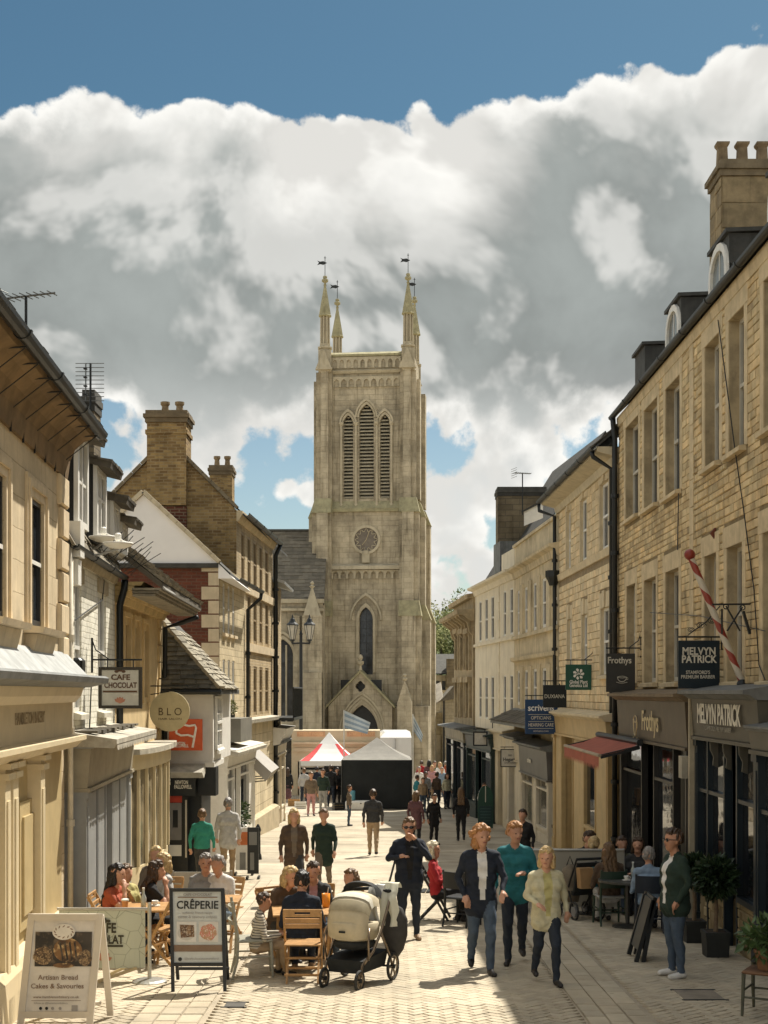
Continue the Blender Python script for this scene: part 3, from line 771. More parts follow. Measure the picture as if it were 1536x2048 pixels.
# ---- R1: tall rubble house with the barber and the coffee shop
def house_r1():
 F1 = Fac((4.72, 8), (4.72, 28.1), 'R')
 b = thing('stone_house', 'tall three-storey yellow rubble stone house above the barber and coffee shop, lead dormers', 'building', (4.72, 18, gz(18)), world=True)
 ZE, ZS = 8.10, 2.50
 wins2 = [F1.rect(1252, 1278, 835, 1024), F1.rect(1289, 1316, 806, 1009), F1.rect(1332, 1361, 769, 991), F1.rect(1411, 1440, 686, 929), F1.rect(1459, 1490, 630, 905), F1.rect(1529, 1568, 540, 856)]
 wins1 = [F1.rect(1254, 1272, 1162, 1362), F1.rect(1289, 1313, 1154, 1362), F1.rect(1332, 1359, 1140, 1362), F1.rect(1410, 1434, 1112, 1364), F1.rect(1455, 1486, 1095, 1364), F1.rect(1527, 1566, 1066, 1364)]
 for ws in (wins2, wins1):
  z0 = sum(w[2] for w in ws) / len(ws); z1 = sum(w[3] for w in ws) / len(ws)
  for w in ws: w[2] = w[2] * .4 + z0 * .6; w[3] = w[3] * .4 + z1 * .6
 for k in (2.3, 4.6, 6.4):                              # beyond the frame, nearer than the photograph shows
  u = wins2[-1][0] - k
  if u > .4: wins2.append([u, u + 1.05, *wins2[-1][2:]]); wins1.append([u, u + 1.05, *wins1[-1][2:]])
 holes = wins2 + wins1
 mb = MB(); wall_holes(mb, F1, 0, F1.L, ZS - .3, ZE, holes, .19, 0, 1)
 shell(mb, F1, 0, F1.L, -1.6, ZE, 6.4, 0, (True, True))
 mb.add([F1.W(0, -.4, -1.6), F1.W(F1.L, -.4, -1.6), F1.W(F1.L, -.4, ZS), F1.W(0, -.4, ZS)], [(0, 1, 2, 3)])
 wall = mb.build('wall', [MORTAR1, M('shaded_reveal', (.40, .32, .195), .9, .25, 2.5, streak=.6, dirt=.5, dirtcol=(.12, .09, .055))], b)  # recess shade put into the reveal stone colour, with streaks and dirt blotches
 exp = [[h[0] - .17, h[1] + .17, h[2] - .10, h[3] + .30] for h in holes]
 uq = F1.U(1385)
 stonework(F1, wall, STONE1, 0.0, uq - .14, ZS, ZE - .02, exp, (.085, .135), (.16, .40), .016, seed=3, nmax=170)
 stonework(F1, wall, STONE1, uq + .14, F1.L, ZS, ZE - .02, exp, (.095, .13), (.18, .36), .012, seed=4, nmax=130)
 mb = MB(); z = ZS; k = 0
 q = MB()
 while z < ZE - .1:                                    # straight joint of dressed quoins
  h = .42; F1.box(q, uq - .13, uq + .13, -.05, .02, z, min(z + h - .012, ZE)); z += h
 q.build('quoin_strip', DRESS1, wall)
 for i, w in enumerate(holes):
  o = window(b, F1, w, .19, M('old_white_paint', (.50, .47, .39), .6, .1), glass_m=glass('upper_glass', (.014, .016, .018), .12), rows=2, cols=2, sill_m=DRESS1, sill_out=.10, sill_h=.085, fw=.06)
  s = MB()
  F1.box(s, w[0] - .165, w[0], .001, .016, w[2] - .02, w[3]); F1.box(s, w[1], w[1] + .165, .001, .016, w[2] - .02, w[3]); F1.box(s, w[0] - .2, w[1] + .2, .001, .020, w[3] + .002, w[3] + .29)
  s.build('stone_surround', DRESS1, o)
 # eaves, roof, dormers, chimney
 rf, zr = roof_pair(b, F1, -.1, F1.L + .12, ZE + .02, .09, 3.4, 44, DARKSLATE, .06)
 t = MB(); t_ = math.radians(44)
 tile_rows(t, F1.W(F1.L + .12, .12, ZE + .07), -F1.u, Vector((math.cos(t_), 0, math.sin(t_))), F1.L + .2, 4.7, .30, .26, .03, seed=8)
 t.build('slates', SLATE, rf, kind='stuff')
 m = MB(); F1.sweep(m, 0, F1.L, [(-.05, ZE - .18), (.03, ZE - .18), (.05, ZE - .06), (.05, ZE), (-.05, ZE)]); m.build('eaves_course', DRESS1, b)
 gutter(b, F1, -.1, F1.L + .14, .135, ZE + .045, .065)
 for Y, arch in ((23.7, True), (20.4, True), (17.1, True), (13.8, True), (27.0, False)):
  dormer_lead(b, F1, Y - 8, Y - 8 + (1.1 if arch else 1.05), ZE + .12, 9.36, -.28, 1.6, arch)
 ch = chimney_stack(b, 6.52, 8.3, 27.0, 27.95, 8.6, 12.68, MORTAR1, [(6.64, 27.5), (7.03, 27.5), (7.42, 27.5), (7.81, 27.5)], M('stained_clay', (.20, .15, .09), .9, .3, 4, streak=.5), M('stack_coping', (.17, .135, .085), .9, .25, 3, streak=.5), .10, .52, .115, True)
 ASH = M('chimney_ashlar', (.24, .185, .105), .9, .25, 3, bump=.006, piece=.16, streak=.55, dirt=.4, dirtcol=(.07, .055, .035))
 FC = Fac((8.3, 27.0), (6.52, 27.0), 'R');
 if FC.n.y > 0: FC.n = -FC.n
 stonework(FC, ch, ASH, 0, FC.L, 11.55, 12.55, [], (.46, .52), (.5, .85), .02, .014, 40, 'ashlar_block', 11)
 stonework(FC, ch, ASH, -.0, FC.L, 8.6, 11.54, [], (.16, .34), (.25, .6), .03, .014, 80, 'ashlar_block', 12)
 FD = Fac((6.52, 27.0), (6.52, 27.95), 'R')
 stonework(FD, ch, ASH, 0, FD.L, 8.6, 12.55, [], (.3, .5), (.35, .6), .02, .014, 40, 'ashlar_block', 13)
 downpipe(b, [F1.W(F1.L - .07, .14, ZE + .02), F1.W(F1.L - .07, .13, ZE - .12), F1.W(F1.L - .07, .10, ZE - .42), F1.W(F1.L - .07, .10, -.9)], .055)
 # hanging cables on the front
 for (pts, r_) in (([(1436, 640), (1452, 760), (1470, 900), (1486, 1010), (1508, 1180), (1518, 1330), (1530, 1360)], .008), ([(1358, 840), (1357, 985), (1355, 1100)], .009), ([(1300, 1225), (1400, 1232), (1530, 1262)], .006)):
  c = MB(); c.tube([F1.W(F1.U(a, .04), .04, F1.Zt(a, e, .04)) for a, e in pts], r_, 5); c.build('cable', BLACKP, b)
 # Barber's shop
 zt, zf = F1.Zt(1440, 1399, .34), F1.Zt(1440, 1478, .34)
 uB0, uB1 = F1.U(1513, .34), F1.U(1388, .34)
 RUB = M('stall_rubble', (.34, .27, .15), .9, .2, 4, piece=.18, bump=.005)
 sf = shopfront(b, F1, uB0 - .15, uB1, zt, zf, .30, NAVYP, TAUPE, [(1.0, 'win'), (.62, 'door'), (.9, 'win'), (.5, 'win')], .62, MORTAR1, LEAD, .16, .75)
 um = (F1.U(1396, .39) + F1.U(1483, .39)) / 2
 lettering('MELVYN PATRICK', .36, LETTER, F1.W(um, .405, F1.Zt(1436, 1431, .39)), -F1.u, (0, 0, 1), sf, .010, fit=F1.U(1394, .39) - F1.U(1480, .39))
 lettering("STAMFORD'S PREMIUM BARBER", .09, plain('faint_letters', (.26, .24, .19), .6), F1.W((F1.U(1411, .39) + F1.U(1463, .39)) / 2, .392, F1.Zt(1437, 1459, .39)), -F1.u, (0, 0, 1), sf, .001, fit=F1.U(1411, .39) - F1.U(1463, .39))
 stonework(F1, sf, RUB, uB0 + .0, uB1 - .2, gz(18) - .2, gz(18) + .66, [[uB0 + 1.05, uB0 + 1.75, -3, 3]], (.10, .15), (.18, .35), .02, .014, 60, 'stone', 21, d=.285)
 for p in (1424, 1450, 1482):
  c = MB(); u = F1.U(p, .32); F1.sweep(c, u - .02, u + .02, [(.24, zf - .40), (.31, zf - .37), (.30, zf - .26), (.345, zf - .16), (.35, zf - .06), (.24, zf - .055)]); c.build('bracket', TAUPE, sf)
 # next shop nearer to the camera, mostly out of the picture
 zt2, zf2 = F1.Zt(1525, 1464, .45), F1.Zt(1525, 1502, .45)
 shopfront(b, F1, uB0 - 4.6, uB0 - .2, zt2, zf2, .40, NAVYP, TAUPE, [(1, 'win'), (.7, 'door'), (1, 'win')], .6, NAVYP, LEAD, .2, .7, cor_out=.03, cor_h=.06)
 m = MB(); F1.box(m, uB1 + .02, uB1 + .10, -.02, .40, -1.2, zt + .02); m.build('party_strip', M('pale_strip', (.42, .36, .25), .7), b)
 # coffee shop
 uF0, uF1 = F1.U(1378, .34), F1.U(1239, .34)
 zt, zf = F1.Zt(1306, 1402, .34), F1.Zt(1306, 1483, .34)
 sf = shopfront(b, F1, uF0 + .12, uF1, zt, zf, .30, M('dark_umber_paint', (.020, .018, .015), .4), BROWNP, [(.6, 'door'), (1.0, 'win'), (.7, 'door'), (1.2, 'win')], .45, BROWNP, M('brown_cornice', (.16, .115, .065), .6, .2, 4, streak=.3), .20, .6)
 lettering('Frothys', .46, GOLD, F1.W((F1.U(1285, .39) + F1.U(1317, .39)) / 2, .40, F1.Zt(1301, 1444, .39)), -F1.u, (0, 0, 1), sf, .006, fit=(F1.U(1284, .39) - F1.U(1317, .39)))
 cup_logo(sf, F1.W(F1.U(1272, .39), .405, F1.Zt(1272, 1445, .39)), -F1.u, .27, GOLD, tall=1.9)
 m = MB(); u = F1.U(1374, .36); F1.box(m, u - .12, u + .1, .30, .46, F1.Zt(1374, 1556, .36), F1.Zt(1374, 1512, .36)); m.build('meter_box', M('grey_box', (.36, .33, .26), .6), b)
 aerial('small folded aerial on the roof between two lead dormers', F1.W(F1.U(1385, -2.2), -2.2, 10.1), .55, 'yagi', .7, .5)
 aerial('thin leaning aerial beside the flat lead box dormer', F1.W(F1.U(1298, -1.0), -1.0, 9.3), .5, 'yagi', 1.3, .35)
 return F1
def cup_logo(parent, o, ux, s, mt, tall=1.0):
 """line drawing of a cup with a swirl of steam"""
 ux = Vector(ux).normalized(); uz = Vector((0, 0, 1)); o = Vector(o); mb = MB()
 def ln(pts, r=.012):
  mb.tube([o + ux * (x * s) + uz * (y * s * tall) for x, y in pts], r * s * 2, 5)
 ln([(-.55, .12 - .0), (-.5, -.15), (-.3, -.38), (0, -.45), (.3, -.38), (.5, -.15), (.55, .12)], .022)
 ln([(-.55, .12), (-.3, .03), (0, 0), (.3, .03), (.55, .12), (.3, .2), (0, .23), (-.3, .2), (-.55, .12)], .016)
 ln([(-.7, -.5), (-.3, -.62), (.2, -.62), (.65, -.5)], .02)
 ln([(.54, .05), (.72, .02), (.72, -.18), (.48, -.2)], .016)
 mb.build('cup_emblem', mt, parent)
F1 = house_r1()

# ---- R2: squared stone house with the yellow shop
def house_r2():
 F2 = Fac((4.70, 28.1), (4.50, 35.9), 'R')
 b = thing('stone_house', 'pale squared stone house with keystoned windows above the red awning, between two downpipes', 'building', (4.7, 32, gz(32)), world=True)
 ZE = F2.Zt(1180, 955, .0); ZS = F2.Zt(1180, 1432)
 w2 = [F2.rect(1133, 1142, 1022, 1136), F2.rect(1161, 1174, 996, 1122), F2.rect(1200, 1218, 966, 1097)]
 w1 = [F2.rect(1135, 1144, 1236, 1352), F2.rect(1164, 1175, 1229, 1352), F2.rect(1202, 1219, 1218, 1352)]
 for ws in (w2, w1):
  for k in (2, 3):
   m_ = sum(w[k] for w in ws) / 3
   for w in ws: w[k] = m_
 holes = w2 + w1
 mb = MB(); wall_holes(mb, F2, 0, F2.L, ZS - .3, ZE, holes, .12, 0, 1); shell(mb, F2, 0, F2.L, -2, ZE, 6.2, 0, (True, True))
 mb.add([F2.W(0, -.4, -2), F2.W(F2.L, -.4, -2), F2.W(F2.L, -.4, ZS), F2.W(0, -.4, ZS)], [(0, 1, 2, 3)])
 wall = mb.build('wall', [MORTAR2, DRESS2], b)
 zs_ = w2[0][2]
 exp = [[h[0] - .10, h[1] + .10, h[2] - .08, h[3] + .36] for h in holes] + [[-1, F2.L + 1, zs_ - .2, zs_ - .02]]
 stonework(F2, wall, STONE2, 0, F2.L, ZS, ZE - .22, exp, (.155, .19), (.26, .5), .016, .014, 300, 'stone', 31)
 m = MB(); F2.sweep(m, 0, F2.L, [(-.05, zs_ - .2), (.05, zs_ - .2), (.09, zs_ - .05), (.0, zs_ - .015), (-.05, zs_ - .015)]); m.build('string_course', DRESS2, wall)
 for w in holes:
  o = window(b, F2, w, .12, WHITEP, rows=2, cols=2, sill_m=DRESS2 if w in w1 else None, fw=.06)
  s = MB(); F2.box(s, w[0] - .095, w[0], .001, .012, w[2], w[3]); s.build('stone_jamb', DRESS2, o)
  s = MB(); F2.box(s, w[1], w[1] + .095, .001, .012, w[2], w[3]); s.build('stone_jamb', DRESS2, o)
  um = (w[0] + w[1]) / 2; hw = (w[1] - w[0]) / 2 + .1
  for k in range(-2, 3):                            # splayed voussoirs with a proud keystone
   v = MB(); a0, a1 = um + hw * (k - .46) / 2.5, um + hw * (k + .46) / 2.5; t0, t1 = um + hw * 1.16 * (k - .47) / 2.5, um + hw * 1.16 * (k + .47) / 2.5
   o_ = .05 if k == 0 else .018; zt = w[3] + (.36 if k == 0 else .33)
   v.hexa([F2.W(a0, -.04, w[3] + .004), F2.W(a1, -.04, w[3] + .004), F2.W(a1, o_, w[3] + .004), F2.W(a0, o_, w[3] + .004), F2.W(t0, -.04, zt), F2.W(t1, -.04, zt), F2.W(t1, o_, zt), F2.W(t0, o_, zt)])
   v.build('voussoir', DRESS2, o)
 # boxed eaves
 m = MB(); F2.sweep(m, 0, F2.L + .25, [(-.05, ZE - .22), (.06, ZE - .22), (.10, ZE - .06), (.42, ZE + .02), (.44, ZE + .12), (-.05, ZE + .12)]); m.build('boxed_eaves', M('eaves_boards', (.52, .45, .31), .7, .1, 4, streak=.3), b)
 rf, zr = roof_pair(b, F2, -.02, F2.L + .3, ZE + .13, .40, 3.2, 40, DARKSLATE, .06)
 t = MB(); a = R(40); tile_rows(t, F2.W(F2.L + .3, .42, ZE + .19), -F2.u, F2.n * -math.cos(a) + Vector((0, 0, math.sin(a))), F2.L + .3, 4.2, .3, .25, .03, seed=9); t.build('slates', SLATE, rf, kind='stuff')
 gutter(b, F2, 0, F2.L + .32, .49, ZE + .12, .08)
 downpipe(b, [F2.W(.22, .49, ZE + .08), F2.W(.22, .47, ZE - .05), F2.W(.22, .09, ZE - .3), F2.W(.22, .09, -1.1)], .05)
 u = F2.L + .02
 downpipe(b, [F2.W(u + .28, .49, ZE + .08), F2.W(u + .28, .48, ZE - .12), F2.W(u + .02, .12, ZE - .3), F2.W(u + .02, .12, -1.4)], .05)
 hz = F2.Zt(1120, 1148, .12)
 m = MB(); m.lathe([(.10, -.22), (.14, -.1), (.2, .0), (.2, .16), (.14, .16)], 8, F2.W(u + .0, .16, hz)); m.build('rainwater_head', IRON, b)
 # yellow shop
 YEL = M('ochre_paint', (.50, .36, .17), .5, .1, 3, streak=.2)
 zt, zf = F2.Zt(1180, 1440, .2), F2.Zt(1180, 1478, .2)
 sf = shopfront(b, F2, .12, F2.L - .1, zt, zf, .16, YEL, YEL, [(.5, 'panel'), (.55, 'win'), (.6, 'panel'), (.7, 'door'), (.4, 'panel')], .75, YEL, DRESS2, .3, .4, cor_out=.12)
 return F2
F2 = house_r2()
def coffee_awning():
 # awning over the coffee shop tables
 aw = thing('shop_awning', 'faded red canvas awning with scalloped valance over the coffee shop window', 'awning', F1.W(17.5, .3, 1.7), world=True)
 RED = M('red_canvas', (.36, .10, .06), .8, .12, 3, streak=.2)
 u0, u1 = 15.5, 20.0; zw, zo = 1.74, 1.54
 m = MB(); N = 14
 for i in range(N):
  a, c = u0 + (u1 - u0) * i / N, u0 + (u1 - u0) * (i + 1) / N
  m.add([F1.W(a, .42, zw), F1.W(c, .42, zw), F1.W(c, .75, (zw + zo) / 2 - .03), F1.W(a, .75, (zw + zo) / 2 - .03), F1.W(c, 1.10, zo), F1.W(a, 1.10, zo)], [(0, 1, 2, 3), (3, 2, 4, 5)])
 m.build('canvas', RED, aw)
 m = MB(); N = 28
 for i in range(N):
  a, c = u0 + (u1 - u0) * i / N, u0 + (u1 - u0) * (i + 1) / N; mid = (a + c) / 2
  m.add([F1.W(a, 1.112, zo), F1.W(c, 1.112, zo), F1.W(c, 1.115, zo - .17), F1.W(mid, 1.118, zo - .26), F1.W(a, 1.115, zo - .17)], [(0, 1, 2, 3, 4)])
 m.build('valance', RED, aw)
 m = MB(); m.tube([F1.W(u0, 1.10, zo), F1.W(u1, 1.10, zo)], .03, 6); m.build('front_bar', M('brass_bar', (.38, .30, .2), .5), aw)
 for u in (u0 + .05, u1 - .05):
  m = MB(); m.bar(F1.W(u, .42, zw - .06), F1.W(u, 1.08, zo - .02), .05, .07); m.build('arm', BLACKP, aw)
 m = MB(); m.tube([F1.W(u0 - .05, .43, zw + .02), F1.W(u1 + .05, .43, zw + .02)],   .06, 8); m.build('roller_case', BLACKP, aw)
coffee_awning()

# ---- R3: weathered and cream painted fronts
def house_r3():
 F3 = Fac((4.47, 35.9), (4.07, 43.75), 'R'); WTH = M('weathered_ashlar', (.57, .485, .325), .9, .18, 1.6, bump=.004, streak=.55, dirt=.3, dirtcol=(.16, .12, .075))
 b = thing('terrace_house', 'weathered stone front with tall pilastered windows above the optician, roof parapet', 'building', (4.4, 40, gz(40)), world=True)
 ZC = F3.Zt(1075, 1108, .1); ZP = F3.Zt(1075, 1058, .1); ZS = F3.Zt(1075, 1432)
 xs = [(1034, 1041), (1049, 1057), (1066, 1075), (1084, 1094), (1104, 1114)]
 w2 = [F3.rect(a, c, 1165, 1260) for a, c in xs]; w1 = [F3.rect(a, c, 1338, 1412) for a, c in xs]
 for ws in (w2, w1):
  for k in (2, 3):
   m_ = sum(w[k] for w in ws) / 5
   for w in ws: w[k] = m_
 holes = w2 + w1
 mb = MB(); wall_holes(mb, F3, 0, F3.L, ZS - .2, ZP, holes, .08); shell(mb, F3, 0, F3.L, -2.3, ZP, 6, 0)
 mb.add([F3.W(0, -.35, -2.3), F3.W(F3.L, -.35, -2.3), F3.W(F3.L, -.35, ZS), F3.W(0, -.35, ZS)], [(0, 1, 2, 3)])
 wall = mb.build('wall', WTH, b)
 for w in holes: window(b, F3, w, .08, WHITEP, rows=2, cols=1, fw=.07)
 us = sorted(w[0] for w in w2); ue = sorted(w[1] for w in w2)
 for i in range(4):
  for (za, zb_, o_) in ((w2[0][2] - .05, w2[0][3] + .12, .05), (w1[0][2] - .2, w1[0][3] + .1, .045)):
   m = MB(); F3.box(m, ue[i] + .12, us[i + 1] - .12, -.02, o_, za, zb_); m.build('pilaster', WTH, wall)
 m = MB(); F3.sweep(m, -.02, F3.L, [(-.05, ZC - .3), (.04, ZC - .3), (.08, ZC - .12), (.24, ZC - .06), (.26, ZC), (-.05, ZC + .06)])
 F3.sweep(m, -.02, F3.L, [(-.1, ZP), (.06, ZP), (.06, ZP + .08), (-.3, ZP + .1)])
 F3.sweep(m, 0, F3.L, [(-.05, w2[0][2] - .14), (.09, w2[0][2] - .14), (.09, w2[0][2] - .04), (-.05, w2[0][2] - .04)])
 F3.sweep(m, 0, F3.L, [(-.05, w1[0][3] + .25), (.12, w1[0][3] + .3), (.14, w1[0][3] + .4), (-.05, w1[0][3] + .44)])
 m.build('cornice', WTH, wall)
 roof_pair(b, F3, 0, F3.L, ZP - .1, -.3, 2.8, 40, DARKSLATE, .06)
 # stack behind the parapet and a white dormer
 chimney_stack(b, PX(996, 49), PX(1092, 49), 49, 50.0, 4.0, PZ(985, 49), brick_mat('dirty_stack', (.20, .16, .10), (.15, .12, .075), (.12, .1, .07), .5, .2, .012, .9, .4, .45), [], SLATE, DARKSLATE, .05)
 d = MB(); Y = 39.5; d.hexa([P(1048, 1052, Y), P(1086, 1036, Y), P(1086, 1036, Y + .9), P(1048, 1052, Y + .9), P(1048, 1022, Y), P(1086, 1003, Y), P(1086, 1003, Y + .9), P(1048, 1022, Y + .9)]); dm = d.build('dormer', WHITEP, b)
 d = MB(); d.hexa([P(1043, 1026, Y - .05), P(1092, 1001, Y - .05), P(1092, 1001, Y + 1), P(1043, 1026, Y + 1), P(1043, 1022, Y - .05), P(1092, 996, Y - .05), P(1092, 996, Y + 1), P(1043, 1022, Y + 1)]); d.build('dormer_roof', DARKSLATE, dm)
 aerial('tall aerial on a pole in front of the far right stack', P(1045, 1030, 38.6), 1.15, 'yagi', .3, .5)
 # optician's shop, off-white
 OFF = M('off_white_paint', (.60, .54, .42), .5, .08, 3, streak=.2)
 zt, zf = F3.Zt(1080, 1500, .25), F3.Zt(1080, 1555, .25)
 sf = shopfront(b, F3, .1, F3.L * .62, zt, zf, .22, OFF, M('grey_fascia', (.10, .095, .09), .35), [(1, 'win'), (.35, 'panel'), (1, 'win')], .35, OFF, LEAD, .22, .3, gl=glass('pale_shop_glass', (.16, .145, .11), .1))
 lettering('scrivens', .2, LETTER, F3.W(F3.L * .36, .32, (zt + zf) / 2 + .02), -F3.u, (0, 0, 1), sf, .004)
 # pent roof over the shops
 m = MB(); F3.sweep(m, 0, F3.L, [(0, ZS + .02), (.75, ZS - .28), (.75, ZS - .2), (0, ZS + .18)]); pr = m.build('pent_roof', LEAD, b)
 t = MB(); tile_rows(t, F3.W(F3.L, .78, ZS - .19), -F3.u, F3.n * -.94 + Vector((0, 0, .42)), F3.L, .8, .35, .27, .02, seed=4); t.build('slates', SLATE, pr, kind='stuff')
 sf = shopfront(b, F3, F3.L * .62 + .05, F3.L - .05, zt + .1, zf + .25, .2, OFF, OFF, [(.5, 'panel'), (.5, 'door')], .5, OFF, LEAD, .35, .3, door_m=BROWNP)
 # cream part
 F4 = Fac((4.07, 43.75), (3.38, 51.9), 'R')
 c = thing('terrace_house', 'plain cream painted front with narrow windows and white quoins, second last on the right', 'building', (3.7, 48, gz(48)), world=True)
 ZC = F4.Zt(990, 1156, .1); ZP = F4.Zt(1018, 1098, .1); ZS = F4.Zt(990, 1448)
 xs = [(958, 963), (970, 975.5), (982, 988), (1006.5, 1012), (1019.5, 1026)]
 w2 = [F4.rect(a, e, 1198 - i * 4, 1283 - i * 3) for i, (a, e) in enumerate(xs)]; w1 = [F4.rect(a, e, 1352, 1440) for i, (a, e) in enumerate(xs)]
 for ws in (w2, w1):
  for k in (2, 3):
   m_ = sum(w[k] for w in ws) / 5
   for w in ws: w[k] = m_
 holes = w2 + w1
 mb = MB(); wall_holes(mb, F4, 0, F4.L, ZS - .2, ZC, holes, .07); shell(mb, F4, 0, F4.L, -2.4, ZC, 6, 0)
 mb.add([F4.W(0, -.35, -2.4), F4.W(F4.L, -.35, -2.4), F4.W(F4.L, -.35, ZS), F4.W(0, -.35, ZS)], [(0, 1, 2, 3)])
 us0, us1 = F4.U(1029), F4.U(1003); F4.box(mb, us0 + .01, us1, -.35, -.004, ZC + .001, ZP)
 wall = mb.build('wall', CREAMW, c)
 for w in holes: window(c, F4, w, .07, WHITEP, rows=2, cols=1, fw=.05)
 m = MB(); F4.sweep(m, 0, F4.L + .1, [(-.05, ZC - .28), (.04, ZC - .28), (.1, ZC - .1), (.28, ZC - .05), (.3, ZC + .02), (-.05, ZC + .08)]); F4.sweep(m, 0, F4.L, [(-.05, w2[0][2] - .16), (.07, w2[0][2] - .16), (.07, w2[0][2] - .06), (-.05, w2[0][2] - .06)]); m.build('cornice', CREAMW, wall)
 uq = F4.U(998); z = ZS; k = 0
 while z < ZC - .4:
  q = MB(); e = .12 if k % 2 else .2; F4.box(q, uq - e, uq + e, -.02, .03, z, z + .26); q.build('quoin', CREAMW, wall); z += .29; k += 1
 roof_pair(c, F4, 0, F4.L, ZC + .02, -.2, 2.7, 58, DARKSLATE, .06)
 d = MB(); F4.box(d, F4.U(1003, -.4), F4.U(990, -.4), -1.4, -.35, ZC + .05, F4.Zt(997, 1086, -.4)); d.build('dormer', LEAD, c)
 CR = M('cream_shop_paint', (.58, .50, .35), .5, .08, 3, streak=.2)
 zt, zf = F4.Zt(1010, 1470, .22), F4.Zt(1010, 1500, .22)
 shopfront(c, F4, .05, F4.U(985, .2), zt, zf, .2, CR, CR, [(.4, 'panel'), (.5, 'door'), (.5, 'panel')], .5, CR, CR, .3, .3, cor_out=.1)
 GRN = M('dark_green_paint', (.012, .028, .026), .4, .1, 3)
 shopfront(c, F4, F4.U(984, .3), F4.L, F4.Zt(965, 1475, .35), F4.Zt(965, 1500, .35), .3, GRN, GRN, [(1, 'win'), (.7, 'door'), (1, 'win')], .5, GRN, GRN, .2, .3)
 # ornate last house
 F5 = Fac((3.3, 52.0), (2.93, 58.6), 'R')
 e = thing('terrace_house', 'narrow ornate grey-brown front with heavy bracketed cornice, last on the right', 'building', (3.2, 55, gz(55)), world=True)
 ORN = M('carved_stone', (.36, .29, .18), .9, .25, 2.5, bump=.01, bscale=14, streak=.5, dirt=.4, dirtcol=(.12, .09, .06))
 ZE = F5.Zt(925, 1238, .1); ZP = F5.Zt(925, 1200, .1); ZS = F5.Zt(925, 1450)
 w = [F5.rect(a, a + 6, t_, b_) for a in (914, 925, 936) for t_, b_ in ((1268, 1335), (1365, 1430))]
 mb = MB(); wall_holes(mb, F5, 0, F5.L, ZS - .2, ZP, w, .15); shell(mb, F5, 0, F5.L, -2.6, ZP, 7, 0, top=True)
 mb.add([F5.W(0, -.35, -2.6), F5.W(F5.L, -.35, -2.6), F5.W(F5.L, -.35, ZS), F5.W(0, -.35, ZS)], [(0, 1, 2, 3)])
 wall = mb.build('wall', ORN, e)
 for h in w:
  o = window(e, F5, h, .15, WHITEP, rows=2, cols=1, fw=.06)
  s = MB(); F5.box(s, h[0] - .2, h[0], .001, .10, h[2] - .1, h[3]); F5.box(s, h[1], h[1] + .2, .001, .10, h[2] - .1, h[3]); F5.box(s, h[0] - .25, h[1] + .25, -.02, .18, h[3] + .003, h[3] + .2); s.build('stone_surround', ORN, o)
 m = MB(); F5.sweep(m, -.1, F5.L + .25, [(-.05, ZE - .2), (.1, ZE - .2), (.35, ZE), (.6, ZE + .06), (.62, ZE + .2), (-.05, ZE + .25)])
 F5.sweep(m, -.05, F5.L + .1, [(-.1, ZP - .1), (.2, ZP - .1), (.25, ZP + .05), (-.1, ZP + .1)]); m.build('cornice', ORN, wall)
 for i in range(7):
  m = MB(); u = .2 + i * (F5.L - .4) / 6; F5.sweep(m, u - .1, u + .1, [(0, ZE - .75), (.12, ZE - .6), (.2, ZE - .25), (.5, ZE - .05), (.5, ZE + .05), (0, ZE + .05)]); m.build('bracket', ORN, wall)
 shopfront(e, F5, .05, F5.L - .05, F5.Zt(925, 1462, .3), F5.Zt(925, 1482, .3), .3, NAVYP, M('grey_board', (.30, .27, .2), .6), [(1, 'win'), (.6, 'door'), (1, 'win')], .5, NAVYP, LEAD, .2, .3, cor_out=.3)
house_r3()

